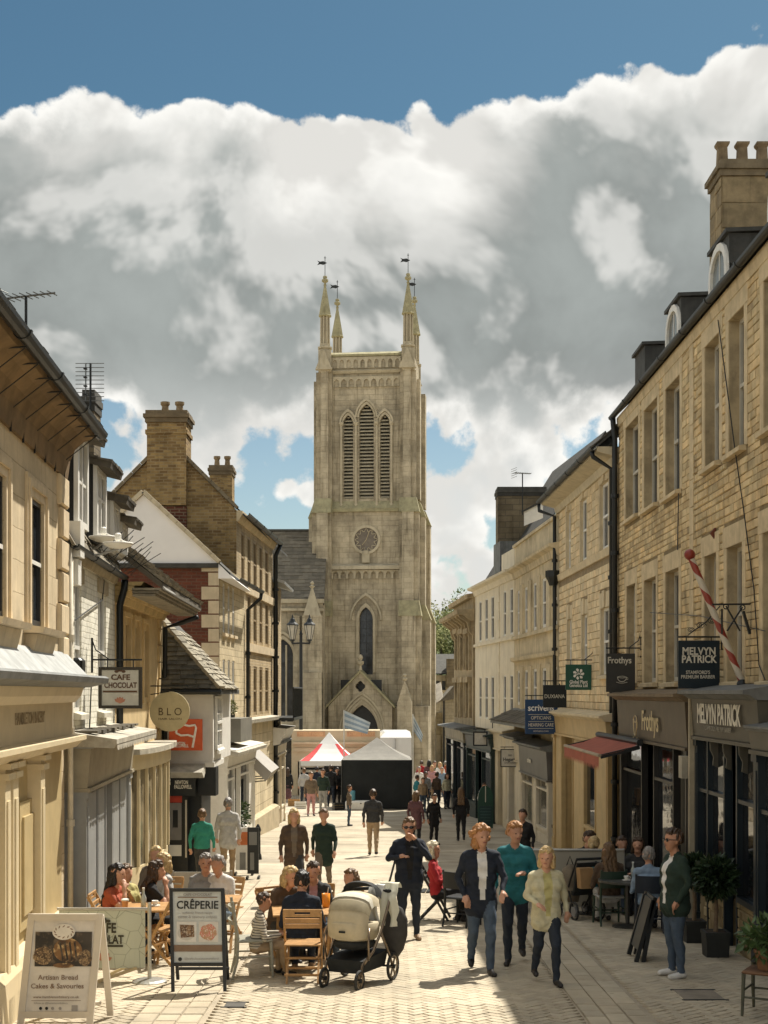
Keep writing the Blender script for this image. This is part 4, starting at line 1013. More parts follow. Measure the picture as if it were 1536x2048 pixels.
# ------------------------------------------------------------------ left-hand houses
YASH = brick_mat('golden_ashlar', (.64, .525, .35), (.59, .48, .315), (.46, .36, .225), .62, .33, .007, .85, .22, .15, (.26, .17, .085), 1.0, .004, mix_noise=.3)
GDRESS = M('golden_dressed_stone', (.63, .51, .335), .85, .12, 3, bump=.003, streak=.3, dirt=.12, dirtcol=(.25, .17, .09))
def house_l1():
 FL = Fac((-3.42, 9), (-3.90, 17.07), 'L'); W = FL.W
 b = thing('bakery_house', 'golden ashlar bakery house with deep stained cove, black gutter and moulded windows', 'building', (-3.8, 14, gz(14)), world=True)
 ZW = 5.28; ZS = FL.Zt(60, 1330)
 h0 = FL.rect(58, 84, 1000, 1252); w = h0[1] - h0[0]
 holes = [h0] + [[h0[0] - k, h0[1] - k, h0[2], h0[3]] for k in (2.0, 4.0) if h0[0] - k > .2]
 mb = MB(); wall_holes(mb, FL, 0, FL.L, -.9, ZW, holes, .07); shell(mb, FL, 0, FL.L, -.9, ZW, 6)
 wall = mb.build('wall', YASH, b)
 for h in holes:
  o = window(b, FL, h, .07, M('dark_sash', (.02, .022, .024), .4), rows=2, cols=1, fw=.05)
  s = MB(); m_ = (h[2] + h[3]) / 2; FL.box(s, h[0] + .05, h[1] - .05, -.02, .0, m_ - .022, m_ + .022); s.build('meeting_rail', WHITEP, o)
  for (lo, hi, dd) in ((0, .09, .025), (.09, .17, .05), (.17, .22, .03)):      # stepped architrave
   s = MB(); a, c, z0, z1 = h
   FL.box(s, a - hi, a - lo, .001, dd, z0, z1 + lo); FL.box(s, c + lo, c + hi, .001, dd, z0, z1 + lo); FL.box(s, a - hi, c + hi, .001, dd, z1 + lo, z1 + hi)
   s.build('architrave', GDRESS, o)
  s = MB(); FL.sweep(s, h[0] - .3, h[1] + .3, [(-.1, h[2] - .10), (.20, h[2] - .10), (.22, h[2] - .04), (-.1, h[2] - .003)]); s.build('sill', GDRESS, o)
  s = MB(); FL.sweep(s, h[0] - .2, h[1] + .2, [(-.02, h[2] - .36), (.07, h[2] - .34), (.10, h[2] - .24), (.13, h[2] - .105), (-.02, h[2] - .105)]); s.build('apron', GDRESS, o)
 # quoins
 z = FL.Zt(118, 1462); k = 0
 while z < ZW - .2:
  q = MB(); l = .52 if k % 2 else .40; hh = .36
  T_ = lambda u, d_, zz: FL.W(u, d_, zz)
  e = .02; u0, u1 = FL.L - l, FL.L + .03
  q.hexa([T_(u0, -.02, z), T_(u1, -.02, z), T_(u1, .035, z), T_(u0, .035, z), T_(u0, -.02, z + hh), T_(u1, -.02, z + hh), T_(u1, .035, z + hh), T_(u0, .035, z + hh)])
  q.hexa([T_(u0, .035, z), T_(u1, .035, z), T_(u1 - e, .06, z + e), T_(u0 + e, .06, z + e), T_(u0, .035, z + hh), T_(u1, .035, z + hh), T_(u1 - e, .06, z + hh - e), T_(u0 + e, .06, z + hh - e)])
  q.build('quoin', GDRESS, wall); z += hh + .025; k += 1
 # cove, gutter, rods, roof
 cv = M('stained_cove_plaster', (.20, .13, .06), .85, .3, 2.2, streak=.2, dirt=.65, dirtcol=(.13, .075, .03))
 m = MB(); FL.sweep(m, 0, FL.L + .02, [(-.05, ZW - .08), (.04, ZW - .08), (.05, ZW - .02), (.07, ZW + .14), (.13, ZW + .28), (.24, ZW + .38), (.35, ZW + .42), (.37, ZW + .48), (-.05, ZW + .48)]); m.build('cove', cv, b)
 zg = ZW + .50
 gutter(b, FL, 0, FL.L + .12, .44, zg + .0, .075)
 nb = 8
 for i in range(nb):
  u = FL.L - .25 - i * .62; r_ = MB()
  r_.tube([W(u, .02, zg - .42), W(u, .42, zg - .10)], .006, 5); r_.tube([W(u, .02, zg - .12), W(u, .44, zg - .09)], .008, 5); r_.tube([W(u, .04, zg - .12), W(u, .04, zg - .62)], .012, 5)
  r_.build('iron_bracket', IRON, b)
 rf, zr = roof_pair(b, FL, 0, FL.L + .1, zg - .02, .40, 3.2, 42, DARKSLATE, .06)
 t = MB(); a = R(42); tile_rows(t, W(0, .43, zg + .05), FL.u, FL.n * -math.cos(a) + Vector((0, 0, math.sin(a))), FL.L + .1, 4.3, .28, .24, .03, seed=19); t.build('slates', SLATE, rf, kind='stuff')
 # shopfront
 ztop = FL.Zt(60, 1372, .3)
 m = MB(); FL.sweep(m, 0, FL.L + .05, [(-.05, ztop), (.30, ztop), (.52, ztop + .05), (.54, ztop + .11), (.50, ztop + .135), (-.05, ztop + .16)]); co = m.build('cornice_slab', LEAD, b)
 m = MB(); FL.sweep(m, 0, FL.L - .12, [(-.03, ztop + .16), (.30, ztop + .15), (.04, ztop + .42), (-.03, ztop + .42)]); m.build('lead_flashing', M('pale_lead', (.36, .37, .36), .55, .2, 4, streak=.35), co)
 zfb = FL.Zt(60, 1488, .2); dF = .14
 m = MB(); FL.box(m, 0, FL.L - .28, -.05, dF, zfb, ztop - .12); fa = m.build('fascia', M('fascia_cream', (.60, .505, .345), .6, .06, 3, streak=.12), b)
 m = MB(); FL.sweep(m, 0, FL.L - .22, [(-.05, ztop - .18), (dF + .03, ztop - .18), (dF + .10, ztop - .10), (dF + .13, ztop - .003), (-.05, ztop - .003)]); m.build('bed_mould', CREAMP, fa)
 ul = (FL.U(30, dF) + FL.U(88, dF)) / 2
 lettering('HAMBLETON BAKERY', .17, M('carved_letters', (.30, .235, .15), .8), W(ul, dF + .004, FL.Zt(60, 1437, dF)), FL.u, (0, 0, 1), fa, .001, fit=FL.U(89, dF) - FL.U(30, dF))
 m = MB(); FL.sweep(m, 0, FL.L - .26, [(-.05, zfb - .14), (dF + .05, zfb - .14), (dF + .12, zfb - .07), (dF + .17, zfb - .05), (dF + .17, zfb), (-.05, zfb + .02)]); m.build('transom_mould', CREAMP, fa)
 zb = gz(9) - .75
 sp = MB(); FL.box(sp, 0, FL.L - .3, -.10, .02, zb, zfb - .14); panel = sp.build('shop_panel', M('ochre_panel', (.47, .365, .19), .5, .08, 3, streak=.15), b)
 for pu in (FL.U(14, .15), FL.U(30, .15), FL.U(84, .15)):
  m = MB(); FL.box(m, pu - .12, pu + .12, -.02, dF + .02, zb, zfb - .145)
  FL.box(m, pu - .06, pu + .06, dF + .02, dF + .035, zb + .9, zfb - .5)
  FL.box(m, pu - .15, pu + .15, -.02, dF + .06, zfb - .30, zfb - .24); FL.box(m, pu - .16, pu + .16, -.02, dF + .08, zfb - .2, zfb - .146)
  FL.box(m, pu - .15, pu + .15, -.02, dF + .06, zb, zb + .85); m.build('pilaster', CREAMP, b)
 m = MB(); ua, ub = FL.U(36, .05), FL.U(80, .05)
 FL.box(m, ua, ub, .02, .07, gz(15) + .75, zfb - .6); FL.box(m, ua + .1, ub - .1, .07, .095, gz(15) + .9, zfb - .75); m.build('raised_panel', panel.data.materials[0], panel)
 m = MB(); FL.sweep(m, 0, FL.L - .3, [(-.02, zb), (.20, zb), (.20, gz(13) + .42), (.16, gz(13) + .5), (-.02, gz(13) + .52)]); m.build('plinth', CREAMP, b)
 downpipe(b, [W(FL.L + .10, .06, 4.4), W(FL.L + .10, .06, -.7)], .035, M('cream_pipe', (.60, .54, .42), .6, .15, 4, dirt=.3))
 p = P(52, 655, 15.6) - Vector((0, 0, .4))
 aerial('aerial with square reflector on the bakery roof', p, .75, 'yagi', -.35, .75)
 return FL
FL1 = house_l1()

def house_l2():
 FL = Fac((-3.95, 17.12), (-4.23, 22.0), 'L'); W = FL.W
 b = thing('white_brick_house', 'white painted brick house with slate mansard, dormers and a blue-grey shopfront', 'building', (-4.1, 19.5, gz(19.5)), world=True)
 WB = brick_mat('white_painted_brick', (.80, .77, .66), (.75, .72, .61), (.62, .59, .48), .225, .078, .009, .75, .12, .1, (.40, .35, .26), 1.5, .008)
 ZE = 4.42; ZS = FL.Zt(180, 1490)
 holes = [FL.rect(149, 163, 1165, 1425), FL.rect(196, 212, 1188, 1422)]
 mb = MB(); wall_holes(mb, FL, 0, FL.L, -1.2, ZE, holes, .08); shell(mb, FL, 0, FL.L, -1.2, ZE, 6); wall = mb.build('wall', WB, b)
 for h in holes: window(b, FL, h, .08, WHITEP, rows=2, cols=2, sill_m=M('worn_sill', (.5, .46, .37), .8), sill_out=.10, lintel=.0)
 for h in holes:
  s = MB(); FL.box(s, h[0] - .08, h[1] + .08, -.03, .03, h[3] + .003, h[3] + .2); s.build('lintel', M('bare_stone', (.36, .30, .2), .9, .2, 4), wall)
 # eaves wall band, slate mansard
 m = MB(); FL.sweep(m, 0, FL.L, [(-.05, ZE - .12), (.03, ZE - .12), (.07, ZE - .03), (.07, ZE), (-.05, ZE)]); m.build('eaves_course', M('bare_stone', (.36, .30, .2), .9), b)
 a = R(66); V = FL.n * -math.cos(a) + Vector((0, 0, math.sin(a)))
 O = W(0, .12, ZE - .02); lv = 2.2
 m = MB(); m.hexa([O, O + FL.u * FL.L, O + FL.u * FL.L + V * lv, O + V * lv, O - FL.n * .2, O + FL.u * FL.L - FL.n * .2, O + FL.u * FL.L + V * lv - FL.n * .2, O + V * lv - FL.n * .2])
 T2 = O + V * lv
 m.hexa([T2, T2 + FL.u * FL.L, T2 + FL.u * FL.L - FL.n * 2.4 + Vector((0, 0, .75)), T2 - FL.n * 2.4 + Vector((0, 0, .75)), T2 - Vector((0, 0, .06)), T2 + FL.u * FL.L - Vector((0, 0, .06)), T2 + FL.u * FL.L - FL.n * 2.4 + Vector((0, 0, .69)), T2 - FL.n * 2.4 + Vector((0, 0, .69))])
 rf = m.build('roof', DARKSLATE, b)
 t = MB(); it = tile_rows(t, O + FL.n * .01, FL.u, V, FL.L, lv, .27, .2, .028, seed=23); tile_objs(rf, it[:280], M('lichen_slate', (.20, .175, .13), .9, .3, 6, bump=.008, piece=.3, dirt=.3, dirtcol=(.07, .065, .045)))
 gutter(b, FL, .0, FL.L, .16, ZE + .0, .06)
 # dormers with white frames
 CHK = M('tarred_cheek', (.03, .03, .028), .8, .3, 4)
 for (u0, u1, zt, df, roof) in ((.50, 1.35, 5.95, .10, 0), (2.0, 2.9, 5.75, .12, 1), (3.35, 4.05, 5.45, .16, 2), (4.2, 4.85, 5.25, .18, 2)):
  dm = MB(); FL.box(dm, u0, u1, -1.2, df - .03, ZE + .25, zt); d_ = dm.build('dormer', CHK if roof < 2 else WHITEP, b)
  f = MB(); FL.box(f, u0 - .02, u0 + .10, df - .025, df + .03, ZE + .3, zt); FL.box(f, u1 - .10, u1 + .02, df - .025, df + .03, ZE + .3, zt); FL.box(f, u0 + .1, u1 - .1, df - .025, df + .03, zt - .12, zt); FL.box(f, u0 + .1, u1 - .1, df - .025, df + .03, ZE + .3, ZE + .38)
  FL.box(f, (u0 + u1) / 2 - .03, (u0 + u1) / 2 + .03, df - .025, df + .02, ZE + .38, zt - .12); FL.box(f, u0 + .1, u1 - .1, df - .024, df + .012, ZE + .85, ZE + .89)
  w = f.build('window', WHITEP, d_)
  p = MB(); p.add([W(u0 + .05, df - .015, ZE + .32), W(u1 - .05, df - .015, ZE + .32), W(u1 - .05, df - .015, zt - .05), W(u0 + .05, df - .015, zt - .05)], [(0, 1, 2, 3)]); p.build('pane', GLASS, w)
  r_ = MB(); FL.sweep(r_, u0 - .12, u1 + .12, [(df + .22, zt - .10), (df + .24, zt - .02), (-1.4, zt + .42), (-1.4, zt + .34)]); rr_ = r_.build('dormer_roof', SLATE, d_)
  t = MB(); tile_rows(t, W(u0 - .14, df + .25, zt - .03), FL.u, FL.n * -.965 + Vector((0, 0, .262)), u1 - u0 + .28, 1.6, .25, .2, .03, seed=int(u0 * 10)); t.build('slates', SLATE, rr_, kind='stuff')
 chimney_stack(b, PX(166, 21), PX(188, 21), 21, 21.5, 5.6, PZ(806, 21), brick_mat('stub_stack', (.2, .16, .1), (.15, .12, .08), (.12, .1, .07), .25, .09), [], SLATE, DARKSLATE, .03)
 aerial('upright many-barred aerial on a pole behind the black gutter', P(181, 860, 20.6), .98, 'array', 0, .55)
 # shop: projecting lead canopy and blue-grey front
 BG = M('blue_grey_paint', (.27, .275, .27), .5, .08, 3, streak=.2)
 zc = FL.Zt(190, 1493, .5)
 m = MB(); FL.sweep(m, .12, FL.L - .1, [(-.05, zc - .02), (.62, zc - .05), (.66, zc + .0), (.66, zc + .06), (-.05, zc + .17)]); cn = m.build('canopy', M('weathered_lead', (.40, .37, .30), .7, .25, 4, dirt=.4, dirtcol=(.14, .12, .09)), b)
 for i in range(9):
  s = MB(); u = .3 + i * .5; FL.box(s, u, u + .32, .05 + .06 * (i % 3), .4, zc + .13 - .02 * (i % 2), zc + .16); s.build('loose_slate', SLATE, cn)
 m = MB()
 for i in range(18):
  u = .14 + i * .255; n = 6
  m.add([W(u, .664, zc - .01), W(u + .25, .664, zc - .01)] + [W(u + .125 + .125 * math.cos(math.pi * j / n), .664, zc - .03 - .05 * math.sin(math.pi * j / n)) for j in range(n + 1)], [tuple(range(n + 3))])
 m.build('scalloped_edge', MATS['weathered_lead'], cn)
 sf = shopfront(b, FL, .25, FL.L - .15, zc - .06, zc - .55, .24, BG, M('grey_soffit', (.33, .29, .21), .6), [(.8, 'panel'), (.7, 'panel'), (.6, 'door'), (.8, 'panel'), (.8, 'panel')], .6, BG, BG, .25, .4, gl=glass('grey_shop_glass', (.12, .125, .12), .15), cor_h=.03, cor_out=.05)
 # things fixed to the front
 dish = lambda name, label, px, py, Y, r: None
 bx = MB(); p = FL.hit(152, 1080, .12); FL.box(bx, p[0] - .16, p[0] + .16, .02, .2, p[1] - .22, p[1] + .22); bx.build('cable_box', WHITEP, b)
 bx = MB(); p = FL.hit(150, 1145, .1); FL.box(bx, p[0] - .12, p[0] + .12, .02, .16, p[1] - .16, p[1] + .16); bx.build('cable_box', WHITEP, b)
 for pts in ([(146, 1110), (147, 1160), (143, 1300), (134, 1460)], [(183, 1360), (178, 1480)], [(208, 1160), (205, 1200), (150, 1240)]):
  c = MB(); c.tube([W(FL.U(q, .03), .03, FL.Zt(q, s_, .03)) for q, s_ in pts], .010, 5); c.build('cable', BLACKP, b)
 downpipe(b, [W(FL.L - .02, .16, ZE - .05), W(FL.L - .02, .15, ZE - .2), W(FL.L - .02, .08, ZE - .45), W(FL.L - .02, .08, -1.1)], .055)
 for (px, py, Y, r, lab) in ((207, 1085, 18.9, .20, 'white dish under the dormers, the one nearer the wall'), (236, 1098, 18.2, .20, 'white dish under the dormers, the one further out over the street')):
  t = thing('satellite_dish', lab, 'dish', P(px, py, Y)); n = 14
  m = MB(); m.lathe([(.02, .0), (r * .5, .012), (r * .85, .04), (r, .065), (r, .08), (r * .84, .055), (r * .5, .03), (.02, .02)], n); d_ = m.build('reflector', WHITEP, t, smooth=True)
  wx = -4.08 - P(px, py, Y).x
  m = MB(); m.tube([(wx, .3, -.08), (wx * .4, .1, -.06), (0, 0, .0)], .016, 6); m.build('arm', plain('grey_tube', (.3, .3, .29), .5), t)
  m = MB(); m.lathe([(.02, 0), (.045, .02), (.045, .09), (.02, .11)], 8, (0, 0, .1)); m.tube([(r * .8, 0, .06), (.0, 0, .14)], .008, 5); m.build('feed_horn', WHITEP, t)
 t = thing('wall_box', 'black rounded equipment box on the white brick wall above the lead cornice', 'box', P(154, 1348, 17.6))
 m = MB(); m.bbox(-.088, .088, -.12, .1, -.20, .20, .03); m.build('case', BLACKP, t)
 m = MB(); m.bbox(-.07, .07, -.128, -.121, -.17, .17, .003); m.build('grille', IRON, t)
 m = MB(); m.box(-.2, -.085, .0, .04, -.02, .02); m.build('bracket', IRON, t)
 # wire bird spikes along the eave
 for i in range(10):
  s = MB(); u = 1.2 + i * .36; q = W(u, .3, ZE - .02)
  s.tube([q, q + Vector((.32 + .1 * (i % 3), -.1, .30 + .06 * (i % 2)))], .006, 5); s.build('bird_spike', IRON, b)
 return FL
FL2 = house_l2()

def house_l3():
 FL = Fac((-4.25, 22.02), (-4.40, 27.5), 'L'); W = FL.W
 b = thing('golden_house', 'golden stone house under a heavy stone-slate eave with a curved shop bay', 'building', (-4.3, 25, gz(25)), world=True)
 ZE = FL.Zt(280, 1225); ZS = FL.Zt(280, 1500)
 holes = [FL.rect(246, 257, 1248, 1395), FL.rect(266, 276, 1255, 1395), FL.rect(285, 294, 1262, 1395)]
 for k in (2, 3):
  m_ = sum(h[k] for h in holes) / 3
  for h in holes: h[k] = m_
 YS = M('golden_stone', (.58, .44, .235), .85, .12, 2.5, bump=.004, streak=.2, dirt=.1, dirtcol=(.3, .2, .1))
 mb = MB(); wall_holes(mb, FL, 0, FL.L, -1.4, ZE + .3, holes, .09); shell(mb, FL, 0, FL.L, -1.4, ZE + .3, 6); wall = mb.build('wall', YS, b)
 BRF = M('brown_frame', (.22, .14, .07), .6, .2, 4)
 for h in holes:
  o = window(b, FL, h, .09, BRF, rows=2, cols=1, fw=.09)
  s = MB(); FL.box(s, h[0] - .12, h[0] - .0, .001, .045, h[2] - .1, h[3] + .12); s.build('stone_surround', YS, o)
  s = MB(); FL.box(s, h[1], h[1] + .12, .001, .045, h[2] - .1, h[3] + .12); s.build('stone_surround', YS, o)
  s = MB(); FL.box(s, h[0] - .14, h[1] + .14, -.02, .055, h[3] + .122, h[3] + .2); s.build('lintel', YS, o)
 # corbelled cornice of rough stone layers under heavy slates
 CORN = M('ochre_cornice', (.50, .365, .17), .9, .22, 3, bump=.01, bscale=18, dirt=.3, dirtcol=(.2, .14, .07))
 for i, (o0, z0, hh) in enumerate(((.06, .0, .10), (.14, .105, .08), (.26, .19, .07), (.40, .265, .06))):
  m = MB(); FL.sweep(m, 0, FL.L + .05, [(-.05, ZE + z0), (o0 + .03, ZE + z0), (o0 + .07, ZE + z0 + hh), (-.05, ZE + z0 + hh)]); m.build('cornice_course', CORN, b)
 a = R(38); V = FL.n * -math.cos(a) + Vector((0, 0, math.sin(a))); O = W(-.1, .78, ZE + .20); L2 = FL.L + .35
 m = MB(); m.hexa([O, O + FL.u * L2, O + FL.u * L2 + V * 4.2, O + V * 4.2] + [q + Vector((0, 0, .10)) for q in (O, O + FL.u * L2, O + FL.u * L2 + V * 4.2, O + V * 4.2)])
 rf = m.build('roof', SLATE, b)
 LICH = M('lichen_slate', (.20, .175, .13), .9, .3, 6, bump=.008, piece=.3, dirt=.3, dirtcol=(.07, .065, .045))
 t = MB(); it = tile_rows(t, O + Vector((0, 0, .11)), FL.u, V, L2, 4.2, .3, .2, .05, seed=29); tile_objs(rf, it[:150], LICH)
 if len(it) > 150:
  t2 = MB()
  for (p0, p1, p2, p3, n, l) in it[150:]: t2.add([p0, p1, p2, p3, p0 + n * l, p1 + n * l, p2 + n * l * .35, p3 + n * l * .35], [(4, 5, 6, 7), (0, 1, 5, 4), (1, 2, 6, 5), (2, 3, 7, 6), (3, 0, 4, 7)])
  t2.build('slates', LICH, rf, kind='stuff')
 for k in range(3):                                     # thick edge layers of the slates
  m = MB(); FL.box(m, -.1 + .02 * k, FL.L + .25, .30, .76 - .05 * k, ZE + .185 - .045 * k, ZE + .222 - .045 * k); m.build('edge_course', LICH, rf)
 m = MB()
 for i in range(26):
  u = .0 + i * .05; m.tube([W(u, .82, ZE + .2), W(u, .5, ZE + .55), W(u, .2, ZE + .78)], .006, 4)
 for k in range(6): m.tube([W(0, .82 - .1 * k, ZE + .2 + .1 * k), W(1.3, .82 - .1 * k, ZE + .2 + .1 * k)], .006, 4)
 m.build('wire_netting', plain('galvanised_wire', (.32, .31, .28), .5, .5), b)
 gz_ = MB(); gz_.tube([W(FL.L - .1, .75, ZE + .06), W(FL.L + .05, .4, ZE - .05), W(FL.L - .02, .1, ZE - .15), W(FL.L - .02, .08, -1.5)], .05, 8); gz_.build('downpipe', IRON, b, smooth=True)
 # quoins at the far corner
 z = ZS; k = 0
 while z < ZE - .1:
  q = MB(); l = .4 if k % 2 else .26; FL.box(q, FL.L - l, FL.L + .02, -.02, .04, z, z + .30); q.build('quoin', YS, wall); z += .325; k += 1
 # curved bay shop window
 CRB = M('cream_bay_paint', (.60, .50, .31), .5, .08, 3, streak=.15)
 zc = FL.Zt(280, 1512, .4); n = 10; uu0, uu1 = .3, FL.L - .45; um = (uu0 + uu1) / 2; hw = (uu1 - uu0) / 2; D = .38
 arc = [(um - hw * math.cos(math.pi * i / n), D * math.sin(math.pi * i / n) ** .6) for i in range(n + 1)]
 zb = gz(27) - .1
 def ring(mb_, off, z0, z1):
  for i in range(n):
   (a0, d0), (a1, d1) = arc[i], arc[i + 1]
   mb_.hexa([W(a0, -.05, z0), W(a1, -.05, z0), W(a1, d1 + off, z0), W(a0, d0 + off, z0), W(a0, -.05, z1), W(a1, -.05, z1), W(a1, d1 + off, z1), W(a0, d0 + off, z1)])
 m = MB(); ring(m, .05, zc - .25, zc)
 m2 = MB(); ring(m2, .0, zb, gz(25) + .7)
 bay = m2.build('shop_bay', CRB, b); m.build('bay_frieze', CRB, bay)
 m = MB(); ring(m, .16, zc + .003, zc + .09); m.build('bay_cornice', MATS['weathered_lead'], bay)
 for i in range(n + 1):
  a0, d0 = arc[i]; s = MB(); s.box(-.025, .025, -.025, .025, 0, zc - .25 - gz(25) - .7); s.T = None
  q = W(a0, max(d0, .02), gz(25) + .7); s.v = [tuple(Vector(v) + q) for v in s.v]; s.build('mullion', CRB, bay)
 for i in range(n):
  (a0, d0), (a1, d1) = arc[i], arc[i + 1]; s = MB(); s.add([W(a0, d0 - .02, gz(25) + .7), W(a1, d1 - .02, gz(25) + .7), W(a1, d1 - .02, zc - .25), W(a0, d0 - .02, zc - .25)], [(0, 1, 2, 3)]); s.build('pane', glass('warm_shop_glass', (.15, .125, .08), .12), bay)
 return FL
FL3 = house_l3()

def house_l4():
 """little hipped shop standing out into the street"""
 b = thing('hipped_shop', 'little white rendered shop with steep hipped stone-slate roof, jutting into the street', 'building', (-3.6, 28, gz(28)), world=True)
 Y0, Y1 = 27.5, 29.15; X0, X1 = -4.9, -3.36
 RD = M('off_white_render', (.62, .60, .55), .8, .06, 3, streak=.15, dirt=.1, dirtcol=(.35, .31, .25))  # off-white render, one base tone on every face
 zj, ze = PZ(1524, Y0), PZ(1380, Y0)
 mb = MB(); mb.box(X0, X1, Y0, Y1 + 1.5, zj, ze + .05); w = mb.build('wall', RD, b)
 m = MB(); m.box(X0, X1 + .03, Y0 - .03, Y1, zj - .10, zj - .002); m.build('jetty_beam', RD, w)
 # shop below the jetty
 m = MB(); m.box(X0, X1 - .25, Y0 + .2, Y1, gz(29) - .1, zj - .1); m.build('shop_wall', BLACKP, b)
 m = MB(); m.box(-3.66, -3.31, Y0 + .05, Y0 + .5, PZ(1592, Y0), zj - .103); m.build('jetty_box', BLACKP, b)
 # hipped roof
 ov = .14; zt = PZ(1240, Y0 + .4); zE = ze
 A = Vector((X0 - .1, Y0 - ov, zE)); B = Vector((X1 + ov + .05, Y0 - ov, zE)); C = Vector((X1 + ov + .05, Y1 + 1.5, zE)); Tp = Vector((PX(325, 28.2), 28.2, zt)); T2 = Vector((Tp.x, Y1 + 1.5, zt)); A2 = Vector((Tp.x - .05, Y0 - ov, zE))
 m = MB(); m.add([A2, B, C, Tp, T2, A2 - Vector((0, 0, .08)), B - Vector((0, 0, .08)), C - Vector((0, 0, .08))], [(0, 1, 3), (1, 2, 4, 3), (0, 5, 6, 1), (1, 6, 7, 2), (5, 7, 6)]); rf = m.build('roof', DARKSLATE, b)
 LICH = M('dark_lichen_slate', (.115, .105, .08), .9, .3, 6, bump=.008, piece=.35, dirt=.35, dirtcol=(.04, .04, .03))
 V = (Tp - A2); V = Vector((0, V.y, V.z)); lv = V.length; Vn = V.normalized(); lu = (B - A2).length
 t = MB(); it = tile_rows(t, A2 + Vector((0, -.02, .01)), (1, 0, 0), Vn, lu, lv, .24, .105, .035, seed=31, clip=lambda v: (0.0, lu * (1 - v / lv) + .05))
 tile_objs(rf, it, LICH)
 U2 = Vector((0, 1, 0)); V2 = Vector((Tp.x - B.x, 0, zt - zE)); l2 = V2.length
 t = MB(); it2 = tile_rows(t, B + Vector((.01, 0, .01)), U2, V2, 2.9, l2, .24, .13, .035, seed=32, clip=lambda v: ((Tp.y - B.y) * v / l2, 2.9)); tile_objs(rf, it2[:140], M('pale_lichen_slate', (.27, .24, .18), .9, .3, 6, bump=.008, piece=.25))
 for i in range(11):                                    # hip stones
  p, q = B.lerp(Tp, i / 11), B.lerp(Tp, (i + 1.15) / 11); s = MB(); s.bar(p + Vector((0, 0, .05)), q + Vector((0, 0, .03)), .17, .07); s.build('hip_stone', MATS['pale_lichen_slate'] if 'pale_lichen_slate' in MATS else LICH, rf)
 m = MB(); m.tube([A2 + Vector((0, -.06, -.04)), B + Vector((0, -.06, -.04))], .05, 7); m.build('gutter', IRON, b)
 # front window facing the street
 FF = Fac((X1, Y0), (X1 - .04, Y1), 'L')
 h = [.25, 1.35, PZ(1500, Y0) , PZ(1392, Y0)]
 window(b, FF, h, .02, WHITEP, rows=3, cols=2, d=.03, sill_m=WHITEP)
 # fascia over the door on the camera side: lead hood, black board
 m = MB(); m.hexa([P(318, 1556, Y0 - .5), P(408, 1556, Y0 - .5), P(412, 1540, Y0), P(322, 1540, Y0), P(322, 1545, Y0 - .5), P(404, 1545, Y0 - .5), P(410, 1526, Y0), P(328, 1526, Y0)]); m.build('hood', MATS['weathered_lead'], b)
 m = MB(); m.hexa([P(321, 1592, Y0 - .46), P(391, 1592, Y0 - .46), P(391, 1592, Y0), P(321, 1592, Y0), P(321, 1557, Y0 - .46), P(391, 1557, Y0 - .46), P(391, 1557, Y0), P(321, 1557, Y0)]); fa = m.build('fascia', BLACKP, b)
 yb = Y0 - .466
 lettering('NEWTON', .1, LETTER, P(363, 1565, yb), (1, 0, 0), (0, 0, 1), fa, .003, fit=.25); lettering('FALLOWELL', .1, LETTER, P(366, 1574, yb), (1, 0, 0), (0, 0, 1), fa, .003, fit=.34)
 m = MB();
 for k in range(4): m.box(PX(332 + 5 * (k % 2), yb), PX(336 + 5 * (k % 2), yb), yb - .003, yb + .003, PZ(1570 - 7 * (k // 2), yb), PZ(1564 - 7 * (k // 2), yb))
 m.build('emblem', LETTER, fa)
 # door with poster
 m = MB(); m.hexa([P(330, 1820, Y0 - .3), P(376, 1800, Y0 - .3), P(376, 1800, Y0 + .1), P(330, 1820, Y0 + .1), P(330, 1593, Y0 - .3), P(376, 1593, Y0 - .3), P(376, 1593, Y0 + .1), P(330, 1593, Y0 + .1)]); dr = m.build('door_case', BLACKP, b)
 yd = Y0 - .31
 m = MB(); m.box(PX(337, yd), PX(364, yd), yd - .01, yd, PZ(1605, yd), PZ(1587, yd)); m.build('red_notice', plain('red_notice', (.50, .055, .03), .6), dr)
 m = MB(); m.box(PX(338, yd), PX(363, yd), yd - .008, yd, PZ(1680, yd), PZ(1606, yd)); m.build('display_panel', M('grey_display', (.22, .21, .20), .3), dr)
 m = MB(); m.box(PX(346, yd), PX(356, yd), yd - .014, yd - .009, PZ(1655, yd), PZ(1620, yd)); m.build('door_sticker', BLACKP, dr)
 m = MB(); m.box(PX(338, yd), PX(363, yd), yd - .014, yd - .001, PZ(1712, yd), PZ(1690, yd)); m.build('white_notice', WHITEP, dr)
 m = MB(); m.bar(P(372, 1600, Y0 - .33), P(372, 1715, Y0 - .33), .03, .03); m.build('door_post', M('pale_post', (.55, .5, .4), .6), dr)
house_l4()

